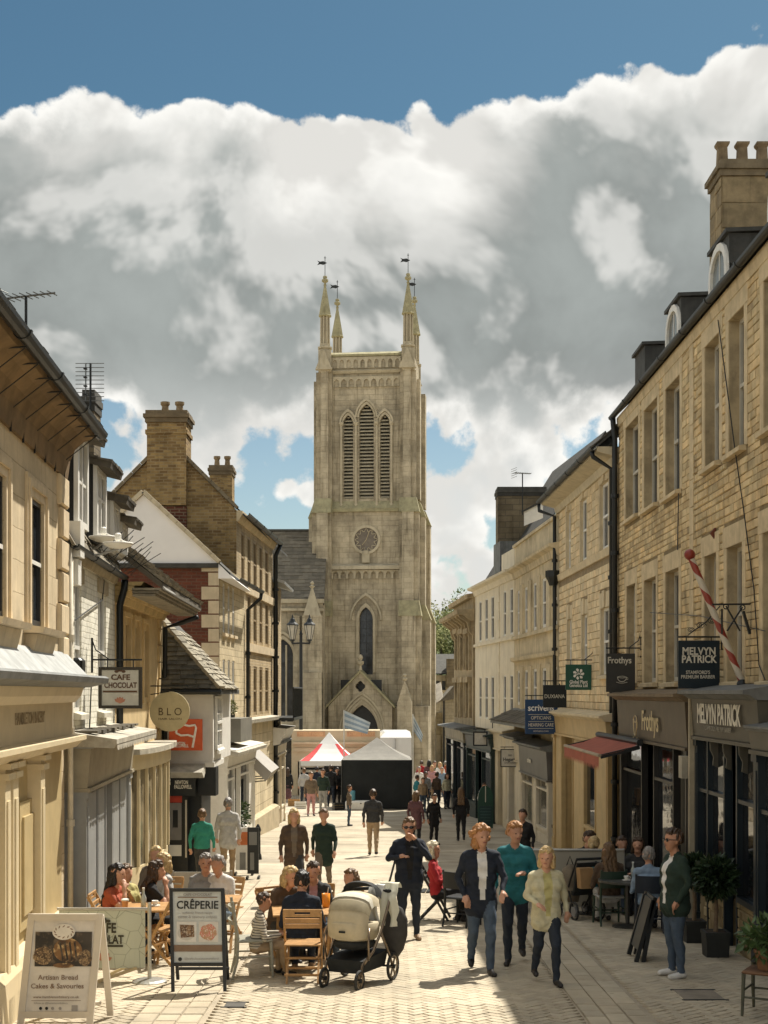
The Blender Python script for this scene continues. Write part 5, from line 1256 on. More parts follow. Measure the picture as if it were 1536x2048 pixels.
def gable_house(F_, b, mt, Xr, zr, ze, Xb, Y, z0, mi=None):
 pass
def house_l5():
 FL = Fac((-3.88, 33.0), (-3.70, 37.3), 'L'); W = FL.W; Y = 33.0
 b = thing('gabled_house', 'red brick house with a smooth white rendered gable end and pale quoins', 'building', (-4.5, 35, gz(35)), world=True)
 RB = brick_mat('red_brick', (.15, .047, .026), (.10, .034, .021), (.13, .075, .05), .225, .078, .010, .85, .15, .45, (.055, .024, .016), 1.2, .006)
 STF = brick_mat('pale_stone_front', (.62, .52, .34), (.55, .455, .29), (.42, .34, .21), .40, .16, .010, .85, .15, .08, (.3, .24, .15), 1.0, .006)
 ze = PZ(1130, Y); Xe = PX(437, Y); Xp = PX(287, Y); zp = PZ(990, Y); Xl = 2 * Xp - Xe
 zb = gz(Y) - .2
 mb = MB(); mb.add([(Xl, Y, zb), (Xe, Y, zb), (Xe, Y, ze), (Xl, Y, ze)], [(0, 1, 2, 3)])
 w = mb.build('brick_wall', RB, b)
 mb = MB(); GRW = M('white_gable_render', (.80, .78, .75), .7, .03, 1.5)
 mb.prism([(Xl, Y - .03, ze + .04), (Xe, Y - .03, ze + .04), (Xe, Y - .03, ze + .06), (Xp, Y - .03, zp), (Xl, Y - .03, ze + .06)], (0, .06, 0)); mb.build('gable_render', GRW, b)
 m = MB(); m.box(Xl, Xe + .0, Y - .10, Y + .02, ze - .07, ze + .036); m.build('lead_flashing', DARKSLATE, b)
 # verge
 VG = M('verge_stone', (.50, .43, .30), .9, .15, 4, dirt=.2)
 for (p, q) in (((Xe + .02, ze + .02), (Xp, zp + .03)), ((Xl, ze + .02), (Xp, zp + .03))):
  n = 9
  for i in range(n):
   a = Vector((p[0] + (q[0] - p[0]) * i / n, Y - .06, p[1] + (q[1] - p[1]) * i / n)); c = Vector((p[0] + (q[0] - p[0]) * (i + .97) / n, Y - .06, p[1] + (q[1] - p[1]) * (i + .97) / n))
   s = MB(); s.bar(a + Vector((0, .08, .05)), c + Vector((0, .08, .05)), .26, .10); s.build('verge_stone', VG, b)
 mb = MB(); zr = zp; tn = .06
 for (xe_, s_) in ((Xe + .28, 1), (Xl - .28, -1)):
  zz = ze - .25
  mb.hexa([(xe_, Y, zz), (Xp, Y, zr), (Xp, 37.3, zr), (xe_, 37.3, zz), (xe_, Y, zz + tn), (Xp, Y, zr + tn), (Xp, 37.3, zr + tn), (xe_, 37.3, zz + tn)])
 mb.build('roof', DARKSLATE, b)
 holes = [FL.rect(a, c, t_, b_) for (a, c) in ((445.5, 450), (455.5, 460), (464.5, 469)) for (t_, b_) in ((1172, 1268), (1320, 1425))]
 for i in range(2):
  for k in (2, 3):
   m_ = sum(h[k] for h in holes[i::2]) / 3
   for h in holes[i::2]: h[k] = m_
 mb = MB(); wall_holes(mb, FL, 0, FL.L, -1.8, ze, holes, .07); wl = mb.build('front_wall', STF, b)
 for h in holes: window(b, FL, h, .07, WHITEP, rows=2, cols=1, fw=.05, sill_m=GDRESS)
 # boxed white eave and gutter
 m = MB(); m.prism([(Xe, Y - .04, ze + .03), (Xe + .36, Y - .04, ze - .32), (Xe, Y - .04, ze - .32)], (0, 4.35, 0)); m.build('boxed_eave', GRW, b)
 gutter(b, FL, 0, FL.L + .1, .44, ze - .30, .075)
 downpipe(b, [W(FL.L - .03, .44, ze - .35), W(FL.L - .03, .42, ze - .5), W(FL.L - .03, .08, ze - .8), W(FL.L - .03, .08, -1.6)], .05)
 z = PZ(1395, Y); k = 0
 while z < ze - .15:
  q = MB(); l = .40 if k % 2 else .24; q.box(Xe - l, Xe + .012, Y - .012, Y + .2, z, z + .30); q.build('quoin', M('pale_quoin', (.52, .43, .29), .85, .12, 3, streak=.2), w); z += .33; k += 1
 # shop with pale canopy, plants on it
 m = MB(); FL.sweep(m, -1.2, FL.L - .4, [(-.05, -.02), (.62, -.10), (.64, -.02), (-.05, .16)]); m.v = [(x, y, z_ + FL.Zt(470, 1500, .4)) for x, y, z_ in m.v]; m.build('canopy', MATS['weathered_lead'], b)
 sf = shopfront(b, FL, -1.0, FL.L - .5, FL.Zt(470, 1505, .3), FL.Zt(470, 1530, .3), .3, WHITEP, WHITEP, [(.6, 'win'), (.5, 'door'), (.8, 'win'), (.4, 'panel')], .5, WHITEP, WHITEP, .2, .3)
 m = MB(); FL.box(m, -.3, 1.6, .05, .55, FL.Zt(455, 1490, .5), FL.Zt(455, 1440, .5)); m.build('planter_ledge', M('grey_ledge', (.16, .15, .12), .8), b)
house_l5()

def house_l6():
 FL = Fac((-3.93, 37.3), (-3.56, 44.7), 'L'); W = FL.W; Y = 37.3
 b = thing('brown_brick_house', 'tall brown brick house with a great gable chimney and three rows of narrow windows', 'building', (-4.5, 41, gz(41)), world=True)
 BB = brick_mat('brown_brick', (.40, .27, .11), (.19, .115, .05), (.33, .245, .13), .225, .078, .012, .9, .3, .6, (.07, .045, .022), 1.1, .008, mix_noise=.45)
 BF = brick_mat('buff_brick', (.50, .385, .225), (.42, .315, .18), (.50, .41, .27), .235, .085, .012, .85, .2, .15, (.2, .14, .08), 1.1, .008)
 ze = PZ(1020, Y); Xe = -3.93; Xp = PX(335, Y); zp = PZ(882, Y); Xl = 2 * Xp - Xe
 mb = MB(); mb.add([(Xl, Y, -2), (Xe, Y, -2), (Xe, Y, ze), (Xp, Y, zp), (Xl, Y, ze)], [(0, 1, 2, 3, 4)]); gw = mb.build('gable_wall', BB, b)
 VG = MATS['verge_stone']
 for (p, q) in (((Xe + .02, ze + .02), (Xp, zp + .03)), ((Xl, ze + .02), (Xp, zp + .03))):
  for i in range(8):
   a = Vector((p[0] + (q[0] - p[0]) * i / 8, Y + .03, p[1] + (q[1] - p[1]) * i / 8)); c = Vector((p[0] + (q[0] - p[0]) * (i + .97) / 8, Y + .03, p[1] + (q[1] - p[1]) * (i + .97) / 8))
   s = MB(); s.bar(a + Vector((0, 0, .04)), c + Vector((0, 0, .04)), .22, .09); s.build('verge_stone', M('dark_verge', (.20, .16, .10), .9, .2, 4), gw)
 mb = MB(); tn = .06
 for xe_ in (Xe + .22, Xl - .22):
  zz = ze - .18; xf = xe_ + .37 if xe_ > Xp else xe_
  mb.hexa([(xe_, Y + .05, zz), (Xp, Y + .05, zp), (Xp + .3, 48.4, zp), (xf, 48.4, zz), (xe_, Y + .05, zz + tn), (Xp, Y + .05, zp + tn), (Xp + .3, 48.4, zp + tn), (xf, 48.4, zz + tn)])
 mb.build('roof', DARKSLATE, b)
 POT = M('clay_pot', (.22, .16, .09), .9, .25, 4)
 x0, x1 = PX(296, Y), PX(374, Y)
 ch = chimney_stack(b, x0, x1, Y - .18, Y + .8, PZ(1012, Y), PZ(838, Y), BB, [(PX(327, Y), Y + .3), (PX(356, Y), Y + .3)], POT, M('stack_cap', (.16, .12, .07), .9, .25, 3), .09, .33, .11, bands=((PZ(870, Y), PZ(862, Y), .04),))
 m = MB(); m.box(PX(300, Y), x1, Y - .14, Y - .002, PZ(1150, Y), PZ(1014, Y)); m.build('red_breast', brick_mat('red_patch', (.16, .055, .03), (.12, .042, .026), (.24, .16, .1), .235, .085, .016, .9, .1, .3, (.06, .03, .02)), gw)
 Y2 = 47.0
 chimney_stack(b, PX(419, Y2), PX(464, Y2), Y2, Y2 + .8, 7.4, PZ(942, Y2), BB, [(PX(432, Y2), Y2 + .3), (PX(453, Y2), Y2 + .3)], POT, MATS['stack_cap'], .06, .36, .1)
 xs = [(482.5, 489), (495, 501.5), (507, 513.5), (519, 525), (530.5, 537)]
 rows = [(1083, 1178), (1195, 1288), (1333, 1430)]
 holes = []; byrow = []
 for (t_, b_) in rows:
  hs = [FL.rect(a, c, t_ + (i - 2) * (5 if t_ < 1100 else 3 if t_ < 1200 else 0), b_) for i, (a, c) in enumerate(xs)]
  for k in (2, 3):
   m_ = sum(h[k] for h in hs) / 5
   for h in hs: h[k] = m_
  holes += hs; byrow.append(hs)
 mb = MB(); wall_holes(mb, FL, 0, FL.L, -2, ze, holes, .07); shell(mb, FL, 0, FL.L, -2, ze, 5, 0, (False, True)); wl = mb.build('front_wall', BF, b)
 for h in holes: window(b, FL, h, .07, M('tan_frame', (.30, .22, .12), .6), rows=2, cols=2, fw=.07, sill_m=None)
 for hs in byrow[:2]:
  z = hs[0][2]; m = MB(); FL.sweep(m, 0, FL.L, [(-.05, z - .26), (.07, z - .26), (.08, z - .03), (-.05, z - .01)]); m.build('stone_band', GDRESS, wl)
 m = MB(); FL.sweep(m, 0, FL.L, [(-.05, ze - .3), (.05, ze - .3), (.16, ze - .1), (.16, ze - .02), (-.05, ze)]); m.build('eaves_course', DRESS1, b)
 gutter(b, FL, 0, FL.L + .1, .26, ze - .08, .09)
 downpipe(b, [W(FL.L - .02, .26, ze - .15), W(FL.L - .02, .1, ze - .5), W(FL.L - .02, .1, -2.2)], .075)
 # ground floor: pale stone with canopy, plinth
 zc = FL.Zt(510, 1445, .2)
 m = MB(); FL.box(m, 0, FL.L - .1, -.02, .05, -2.4, zc); gf = m.build('ground_floor', brick_mat('pale_ashlar', (.62, .53, .36), (.58, .49, .33), (.45, .37, .24), .7, .35, .01, .85, .45, .1, (.35, .24, .13)), b)
 m = MB(); FL.sweep(m, -.1, FL.L - .3, [(-.05, zc - .06), (.28, zc), (.3, zc + .1), (-.05, zc + .14)]); m.build('ledge', MATS['weathered_lead'], b)
 m = MB(); FL.sweep(m, 0, FL.L - .1, [(.04, -2.6), (.22, -2.6), (.22, gz(41) + .55), (.04, gz(41) + .62)]); m.build('plinth', M('plinth_stone', (.42, .35, .23), .9, .15, 3), b)
 # grey box awning seen edge-on
 aw = thing('shop_awning', 'plain grey folding awning sloping down from the pale ground floor on the left', 'awning', W(1.5, .3, zc - .4), world=True)
 Ya = 36.6; m = MB(); m.hexa([P(470, 1500, Ya), P(478, 1486, Ya), P(543, 1545, Ya), P(531, 1562, Ya)] + [p + Vector((0, 2.6, 0)) for p in (P(470, 1500, Ya), P(478, 1486, Ya), P(543, 1545, Ya), P(531, 1562, Ya))]); m.build('canvas', M('grey_canvas', (.33, .31, .28), .8, .05, 3), aw)
 for k in range(3):
  y_ = Ya + .1 + k * 1.2; m = MB(); m.tube([Vector((P(474, 1566, Ya).x - .05, y_, P(474, 1566, Ya).z)), Vector((P(531, 1562, Ya).x, y_, P(531, 1562, Ya).z))], .015, 6); m.build('arm', IRON, aw)
 # narrow end bay with balcony
 FB = Fac((-3.58, 44.75), (-3.55, 48.3), 'L')
 c = thing('end_house', 'narrow buff brick end house with a black iron balcony beside the church', 'building', (-3.6, 46.5, gz(46)), world=True)
 z7 = FB.Zt(552, 1170); hs = [FB.rect(552, 556.5, 1215, 1293), FB.rect(552, 556.5, 1330, 1405)]
 mb = MB(); wall_holes(mb, FB, 0, FB.L, -2.4, z7, hs, .07); shell(mb, FB, 0, FB.L, -2.4, z7, 4, 0); wl = mb.build('front_wall', BF, c)
 for h in hs: window(c, FB, h, .07, MATS['tan_frame'], rows=2, cols=1, fw=.06)
 m = MB(); FB.sweep(m, -.1, FB.L + .2, [(.4, z7 - .08), (.42, z7), (-2.2, z7 + .9), (-2.2, z7 + .8)]); m.build('roof', M('pale_lead', (.36, .37, .36), .55), c)
 zb = FB.Zt(550, 1441, .5); m = MB(); FB.box(m, -.6, FB.L, .02, .75, zb - .09, zb); bal = m.build('balcony', IRON, c)
 m = MB(); m.tube([FB.W(-.6, .72, zb + .95), FB.W(FB.L, .72, zb + .95)], .03, 6); m.build('rail', IRON, bal)
 for i in range(22):
  s = MB(); u = -.55 + i * (FB.L + .5) / 21; s.tube([FB.W(u, .72, zb), FB.W(u, .72, zb + .95)], .014, 5); s.build('baluster', IRON, bal)
 for k in range(2):
  zt_ = zb - .12 - k * .02
 m = MB(); FB.sweep(m, -.3, FB.L + .1, [(-.02, zb - .9), (.25, zb - .85), (.45, zb - .45), (.5, zb - .35), (-.02, zb - .3)]); m.build('shop_cornice', WHITEP, c)
 shopfront(c, FB, .1, FB.L - .05, zb - .9, zb - 1.2, .12, M('pale_shop_paint', (.60, .53, .40), .5), M('pale_shop_paint', (.60, .53, .40), .5), [(1, 'win'), (.7, 'door'), (1, 'win')], .5)
house_l6()

# ------------------------------------------------------------------ church
CH = brick_mat('church_ashlar', (.455, .395, .285), (.40, .345, .245), (.33, .285, .20), .62, .31, .008, .9, .65, .75, (.25, .205, .135), .55, .008, mix_noise=.55)
CHD = M('church_dressing', (.44, .385, .275), .9, .15, 1.5, bump=.006, bscale=20, streak=.35, dirt=.25, dirtcol=(.17, .14, .085))
CHW = M('mossy_weathering', (.33, .30, .18), .95, .2, 2.5, bump=.01, bscale=15, streak=.4, dirt=.3, dirtcol=(.11, .11, .06))
def church():
 b = thing('church', 'grey limestone church with tall pinnacled tower at the end of the street', 'church', (-1, 83, gz(83)), world=True)
 ORG = Vector((PX(733, 82.4), 82.4, 0)); a6 = R(6); ua = Vector((math.cos(a6), -math.sin(a6), 0)); ud = Vector((math.sin(a6), math.cos(a6), 0))
 def fr(a, z, d): return ORG + ua * a - ud * d + Vector((0, 0, z))     # d out of the front
 s = F / 82.4; A = lambda px: (px - 733) / s; Z = lambda py: CAMZ + (HY - py) / s
 def bx(mb, a0, a1, d0, d1, z0, z1): mb.hexa([fr(a0, z0, d0), fr(a1, z0, d0), fr(a1, z0, d1), fr(a0, z0, d1), fr(a0, z1, d0), fr(a1, z1, d0), fr(a1, z1, d1), fr(a0, z1, d1)])
 def sw(mb, a0, a1, prof):
  n = len(prof); mb.add([fr(a0, z, d) for d, z in prof] + [fr(a1, z, d) for d, z in prof], [tuple(range(n - 1, -1, -1)), tuple(range(n, 2 * n))] + [(i, (i + 1) % n, n + (i + 1) % n, n + i) for i in range(n)])
 HW = 2.55; g = gz(82) - .1
 W0, W1 = -HW, HW
 # belfry openings
 zb = Z(997); C0, C1 = -.43, .43; S = [(-1.37, -.80), (.80, 1.37)]
 kc = 1.15; zsC = Z(835); zsS = Z(848)
 holes_b = [arch_pts(C0, C1, zb, zsC, 7, kc)] + [arch_pts(x0, x1, zb, zsS, 7, 1.15) for x0, x1 in S]
 zl0 = Z(1349); L0, L1 = A(719), A(746)
 hole_l = arch_pts(L0, L1, zl0, Z(1240), 7, 1.25)
 mb = MB(); dp = 2 * HW
 poly_holes(mb, lambda a, z, d: fr(a, z, d), [(W0, Z(1012)), (W1, Z(1012)), (W1, Z(712)), (W0, Z(712))], holes_b, .45)
 poly_holes(mb, lambda a, z, d: fr(a, z, d + .12), [(W0, Z(1140)), (W1, Z(1140)), (W1, Z(1014)), (W0, Z(1014))], [], 0)
 poly_holes(mb, lambda a, z, d: fr(a, z, d + .16), [(W0, g), (W1, g), (W1, Z(1140)), (W0, Z(1140))], [hole_l], .4)
 for (sa, n_) in ((W1, 1), (W0, -1)): mb.add([fr(sa, g, .1), fr(sa, g, -dp), fr(sa, Z(712), -dp), fr(sa, Z(712), .0)], [(0, 1, 2, 3)])
 mb.add([fr(W0, g, -dp), fr(W1, g, -dp), fr(W1, Z(712), -dp), fr(W0, Z(712), -dp)], [(0, 1, 2, 3)])
 mb.add([fr(W0, Z(720), 0), fr(W1, Z(720), 0), fr(W1, Z(720), -dp), fr(W0, Z(720), -dp)], [(0, 1, 2, 3)])
 tw = mb.build('tower_wall', CH, b)
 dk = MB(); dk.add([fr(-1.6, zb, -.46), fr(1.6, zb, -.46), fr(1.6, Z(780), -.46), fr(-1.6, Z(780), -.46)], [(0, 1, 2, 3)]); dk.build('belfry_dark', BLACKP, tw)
 # louvre slats one by one
 LV = M('louvre_stone', (.36, .32, .23), .9, .15, 3)
 for (x0, x1, zs, k) in ((C0, C1, zsC, kc), (*S[0], zsS, 1.15), (*S[1], zsS, 1.15)):
  lw = MB(); bx(lw, x0, x0 + .03, -.30, -.26, zb, zs); wn = lw.build('belfry_louvre', LV, b)
  top = arch_top(x0, x1, zs, k); z = zb + .06
  while z < top - .12:
   w = (x1 - x0) / 2
   if z > zs:
    r_ = (x1 - x0) * k; y_ = z + .1 - zs; w = max(.05, math.sqrt(max(0, r_ * r_ - y_ * y_)) - (r_ - w))
   m_ = (x0 + x1) / 2; sl = MB()
   sl.hexa([fr(m_ - w, z - .02, -.10), fr(m_ + w, z - .02, -.10), fr(m_ + w, z + .13, -.36), fr(m_ - w, z + .13, -.36), fr(m_ - w, z + .05, -.10), fr(m_ + w, z + .05, -.10), fr(m_ + w, z + .17, -.36), fr(m_ - w, z + .17, -.36)])
   sl.build('slat', LV, wn); z += .205
 # mouldings round the arches
 def hood(x0, x1, zs, k, off, th, d0, d1, name, par, leg=0.0):
  pi, po = arch_pts(x0 - off, x1 + off, zs - leg, zs, 9, k)[1:], arch_pts(x0 - off - th, x1 + off + th, zs - leg, zs, 9, k)[1:]
  pi = pi + [arch_pts(x0 - off, x1 + off, zs - leg, zs, 9, k)[0]]; po = po + [arch_pts(x0 - off - th, x1 + off + th, zs - leg, zs, 9, k)[0]]
  m = MB(); n = len(pi)
  for i in range(n - 1):
   q = [pi[i], pi[i + 1], po[i + 1], po[i]]
   m.hexa([fr(*q[0], d0), fr(*q[1], d0), fr(*q[2], d0), fr(*q[3], d0), fr(*q[0], d1), fr(*q[1], d1), fr(*q[2], d1), fr(*q[3], d1)])
  return m.build(name, CHD, par)
 for (x0, x1, zs) in ((C0, C1, zsC), (*S[0], zsS), (*S[1], zsS)):
  hood(x0, x1, zs, 1.0, .02, .10, -.05, .08, 'arch_moulding', tw); hood(x0, x1, zs, .98, .14, .10, -.02, .14, 'hood_mould', tw)
 for xs_ in (S[0][0] - .12, -.615, .615, S[1][1] + .12):
  m = MB(); m.tube([fr(xs_, zb - .35, .10), fr(xs_, zsS - .1, .10)], .075, 8); m.build('shaft', CHD, tw)
  m = MB(); m.lathe([(.08, 0), (.14, .12), (.15, .22), (.1, .24)], 8, fr(xs_, zsS - .12, .10)); m.build('capital', CHD, tw)
  m = MB(); m.lathe([(.03, -.35), (.1, -.15), (.12, 0), (.08, .05)], 8, fr(xs_, zb - .33, .08)); m.build('corbel', CHD, tw)
 # buttress pairs with set-offs
 for sg in (-1, 1):
  for (w0, w1, d1, z0, z1) in ((2.02, 2.95, .55, Z(1000), Z(745)), (2.0, 3.15, .85, Z(1205), Z(1028)), (1.98, 3.28, 1.05, g, Z(1234))):
   m = MB(); x0, x1 = sorted((sg * w0, sg * w1)); bx(m, x0, x1, -.6, d1 - .25, z0, z1)
   x2, x3 = sorted((sg * (w0 + .18), sg * (w1 - .30))); bx(m, x2, x3, d1 - .248, d1, z0, z1); m.build('buttress', CH, b)
  for (w0, w1, wb, db, d1, dt, za, zt) in ((2.0, 3.2, 2.98, .88, .0, .55, Z(1028), Z(998)), (1.98, 3.33, 3.15, 1.08, .0, .85, Z(1234), Z(1203))):
   m = MB(); x0, x1 = sorted((sg * w0, sg * w1)); y0, y1 = sorted((sg * w0, sg * wb))
   m.hexa([fr(x0, za, -.7), fr(x1, za, -.7), fr(x1, za, db), fr(x0, za, db), fr(y0, zt, -.6), fr(y1, zt, -.6), fr(y1, zt, dt), fr(y0, zt, dt)]); m.build('set_off', CHW, b)
  # side buttresses
  for (w1, z0, z1) in ((3.15, Z(1000), Z(760)), (3.45, Z(1215), Z(1035)), (3.75, g, Z(1240))):
   for (dA, dB) in ((-.9, -.0), (-dp, -dp + 1)):
    m = MB(); x0, x1 = sorted((sg * 2.5, sg * w1)); bx(m, x0, x1, dA, dB - .1, z0, z1); m.build('buttress', CH, b)
  for (w1, wt, za, zt) in ((3.5, 3.15, Z(1035), Z(1005)), (3.8, 3.45, Z(1240), Z(1210))):
   for (dA, dB) in ((-.95, -.05), (-dp, -dp + .95)):
    m = MB(); x0, x1 = sorted((sg * 2.5, sg * w1)); y0, y1 = sorted((sg * 2.5, sg * wt)); m.hexa([fr(x0, za, dA), fr(x1, za, dA), fr(x1, za, dB), fr(x0, za, dB), fr(y0, zt, dA), fr(y1, zt, dA), fr(y1, zt, dB), fr(y0, zt, dB)]); m.build('set_off', CHW, b)
 # string courses and weatherings
 m = MB(); sw(m, -2.05, 2.05, [(-.1, Z(1024)), (.28, Z(1024)), (.30, Z(1018)), (.0, Z(1002)), (-.1, Z(1002))]); m.build('string_course', CHW, tw)
 m = MB(); sw(m, -2.05, 2.05, [(.0, Z(1140)), (.55, Z(1140)), (.55, Z(1133)), (.0, Z(1126))]); m.build('string_course', CHD, tw)
 m = MB(); sw(m, -2.7, 2.7, [(-.1, Z(747)), (.12, Z(747)), (.22, Z(742)), (.1, Z(737)), (-.1, Z(737))]); m.build('string_course', CHD, tw)
 # corbel tables: little arches
 def arcade(n, a0, a1, zt, h, d, name):
  w = (a1 - a0) / n
  for i in range(n):
   x0 = a0 + i * w; m = MB()
   pts = arch_pts(x0 + w * .14, x0 + w * .86, zt - h, zt - h * .6, 4, .75)
   poly_holes(m, lambda a, z, dd: fr(a, z, d + dd), [(x0, zt - h - .001), (x0 + w, zt - h - .001), (x0 + w, zt), (x0, zt)], [[(p[0], p[1] + .002) for p in pts]], .09)
   m.build(name, CHD, tw)
 arcade(9, -2.0, 2.0, Z(753), .62, .10, 'arcade_arch'); arcade(9, -2.0, 2.0, Z(1141), .50, .36, 'arcade_arch')
 m = MB(); bx(m, -2.1, 2.1, -.25, .16, Z(737), Z(712)); pp = m.build('parapet', CH, b)
 arcade_z = Z(714)
 w = 4.1 / 10
 for i in range(10):
  m = MB(); x0 = -2.05 + i * w; pts = arch_pts(x0 + w * .2, x0 + w * .8, Z(737), Z(726), 4, .75)
  poly_holes(m, lambda a, z, dd: fr(a, z, .24 + dd), [(x0, Z(737.5)), (x0 + w, Z(737.5)), (x0 + w, Z(715)), (x0, Z(715))], [pts], .07); m.build('blind_panel', CHD, pp)
 m = MB(); sw(m, -2.2, 2.2, [(-.3, Z(714)), (.3, Z(714)), (.32, Z(710)), (.0, Z(704)), (-.3, Z(704))]); m.build('coping', CHW, pp)
 for sa in (-1, 1):
  m = MB(); x0, x1 = sorted((sa * 2.3, sa * 2.75)); bx(m, x0, x1, -dp, .1, Z(740), Z(708)); m.build('parapet', CH, b)
 m = MB(); bx(m, -2.2, 2.2, -dp - .1, -dp + .3, Z(740), Z(708)); m.build('parapet', CH, b)
 # pinnacles
 def pinnacle(a, d):
  p = MB(); c = fr(a, Z(745), d); h0 = Z(702) - Z(745)
  p.box(c.x - .38, c.x + .38, c.y - .38, c.y + .38, c.z, c.z + h0)
  o = p.build('pinnacle', CHD, b)
  g_ = MB(); q = [fr(a - .5, Z(742), d + .56), fr(a + .5, Z(742), d + .56), fr(a, Z(701), d + .56)]; g_.prism(q, ud * .3); g_.build('gablet', CHD, o)
  m = MB(); c2 = (c.x, c.y, Z(705))
  m.lathe([(.36, 0), (.36, .18), (.45, .22), (.45, .32), (.33, .36), (.33, .5)], 8, c2, ph=R(22.5)); m.build('collar', CHD, o)
  for k in range(8):
   an = R(45 * k + 22.5 + 6); m = MB(); m.tube([(c.x + .26 * math.cos(an), c.y + .26 * math.sin(an), c2[2] + .5), (c.x + .245 * math.cos(an), c.y + .245 * math.sin(an), c2[2] + 2.12)], .05, 6); m.build('colonnette', CHD, o)
  m = MB(); m.lathe([(.19, .5), (.18, 2.15)], 8, c2); m.build('core', CHD, o)
  m = MB(); m.lathe([(.32, 2.1), (.40, 2.16), (.37, 2.24), (.07, 3.92), (.05, 4.0)], 8, c2, ph=R(22.5)); m.build('spirelet', CHW, o)
  m = MB(); z_ = c2[2] + 4.0; m.lathe([(.05, -.1), (.10, .0), (.06, .06), (.06, .12), (.19, .2), (.19, .32), (.10, .38), (.13, .45), (.11, .52), (.03, .55)], 8, (c.x, c.y, z_)); m.build('finial', CHW, o)
  v = MB(); zt = z_ + .55; v.tube([(c.x, c.y, zt - .05), (c.x, c.y, zt + 1.15)], .02, 5)
  v.tube([(c.x - .06, c.y, zt + 1.05), (c.x + .06, c.y, zt + 1.05)], .02, 5)
  zz = zt + .75; v.prism([(c.x + .12, c.y - .012, zz), (c.x - .10, c.y - .012, zz + .11), (c.x - .30, c.y - .012, zz + .08), (c.x - .46, c.y - .012, zz + .14), (c.x - .36, c.y - .012, zz + .02), (c.x - .46, c.y - .012, zz - .12), (c.x - .28, c.y - .012, zz - .07), (c.x - .10, c.y - .012, zz - .11)], (0, .024, 0)); v.build('weather_vane', IRON, o)
 k = A(817)
 for (a, d) in ((A(650), .15), (A(817), .15), (A(652), -dp + .4), (A(816), -dp + .4)): pinnacle(a, d)
 # clock
 cz, r_ = Z(1080), .78; n = 28
 m = MB(); cc = lambda rr, dd: [fr(rr * math.cos(2 * math.pi * i / n), cz + rr * math.sin(2 * math.pi * i / n), dd) for i in range(n)]
 for (ra, rb, da, db) in ((.70, .86, .10, .22),):
  v = cc(ra, da) + cc(ra, db) + cc(rb, db) + cc(rb, da)
  m.add(v, [(q * n + i, q * n + (i + 1) % n, ((q + 1) % 4) * n + (i + 1) % n, ((q + 1) % 4) * n + i) for q in range(4) for i in range(n)])
 ck = m.build('clock', CHD, b)
 m = MB(); m.add(cc(.71, .125), [tuple(range(n))]); m.build('clock_face', M('clock_slate', (.17, .145, .115), .8, .2, 5), ck)
 for i in range(12):
  an = 2 * math.pi * i / 12; s_ = MB(); ra = [fr(.57 * math.cos(an + .26 * t) * (1 + .17 * math.cos(t * math.pi)) , cz + .57 * math.sin(an + .26 * t) * (1 + .17 * math.cos(t * math.pi)), .15) for t in (-1, -.66, -.33, 0, .33, .66, 1)]; s_.tube(ra, .022, 5); s_.build('foil', CHD, ck)
 for (an, l) in ((R(70), .52), (R(232), .40)):
  s_ = MB(); s_.bar(fr(0, cz, .145), fr(l * math.cos(an), cz + l * math.sin(an), .145), .028, .02); s_.build('clock_hand', plain('gilt_hand', (.6, .5, .3), .4), ck)
 m = MB(); bx(m, -.22, .22, .0, .3, Z(1126), Z(1108)); bx(m, -.14, .14, .0, .34, Z(1109), Z(1102)); m.build('corbel_head', CHD, tw)
 # lancet
 m = MB(); m.add([fr(p[0], p[1], -.18) for p in hole_l], [tuple(range(len(hole_l)))]); lw = m.build('lancet_window', glass('leaded_glass', (.03, .035, .04), .2), b)
 for i in range(9):
  s_ = MB(); z_ = zl0 + .2 + i * .42; s_.bar(fr(L0, z_, -.16), fr(L1, z_, -.16), .02, .02); s_.build('glazing_bar', IRON, lw)
 s_ = MB(); s_.bar(fr((L0 + L1) / 2, zl0, -.165), fr((L0 + L1) / 2, Z(1215), -.165), .02, .02); s_.build('glazing_bar', IRON, lw)
 hood(L0, L1, Z(1240), 1.0, .03, .14, .05, .26, 'arch_moulding', lw, leg=3.1); hood(L0, L1, Z(1240), .95, .45, .10, .1, .30, 'hood_mould', lw)
 # porch
 zg = Z(1346); ze = Z(1412); X0, X1 = A(664), A(790); d0, d1 = .16, 1.6; xc = A(727)
 D0, D1 = A(699), A(762); hole = arch_pts(D0, D1, g, Z(1462), 8, .95)
 qf = [(xc + .22 * math.cos(2 * math.pi * i / 24) * (1 + .32 * abs(math.cos(4 * math.pi * i / 24))) , Z(1373) + .24 * math.sin(2 * math.pi * i / 24) * (1 + .32 * abs(math.cos(4 * math.pi * i / 24)))) for i in range(24)]
 m = MB(); poly_holes(m, lambda a, z, d: fr(a, z, d + d1), [(X0, g), (D0 - .01, g), (D0 - .01, g + .001), (D1 + .01, g + .001), (D1 + .01, g), (X1, g), (X1, ze), (xc, zg), (X0, ze)], [[(p[0], p[1] + .003) for p in hole], qf], .5)
 for x_ in (X0, X1): m.add([fr(x_, g, d0), fr(x_, g, d1), fr(x_, ze, d1), fr(x_, ze, d0)], [(0, 1, 2, 3)])
 po = m.build('porch', CH, b)
 m = MB(); m.hexa([fr(X0 - .15, ze - .12, d0), fr(X0 - .15, ze - .12, d1 + .12), fr(xc, zg, d1 + .12), fr(xc, zg, d0), fr(X0 - .15, ze, d0), fr(X0 - .15, ze, d1 + .12), fr(xc, zg + .16, d1 + .12), fr(xc, zg + .16, d0)])
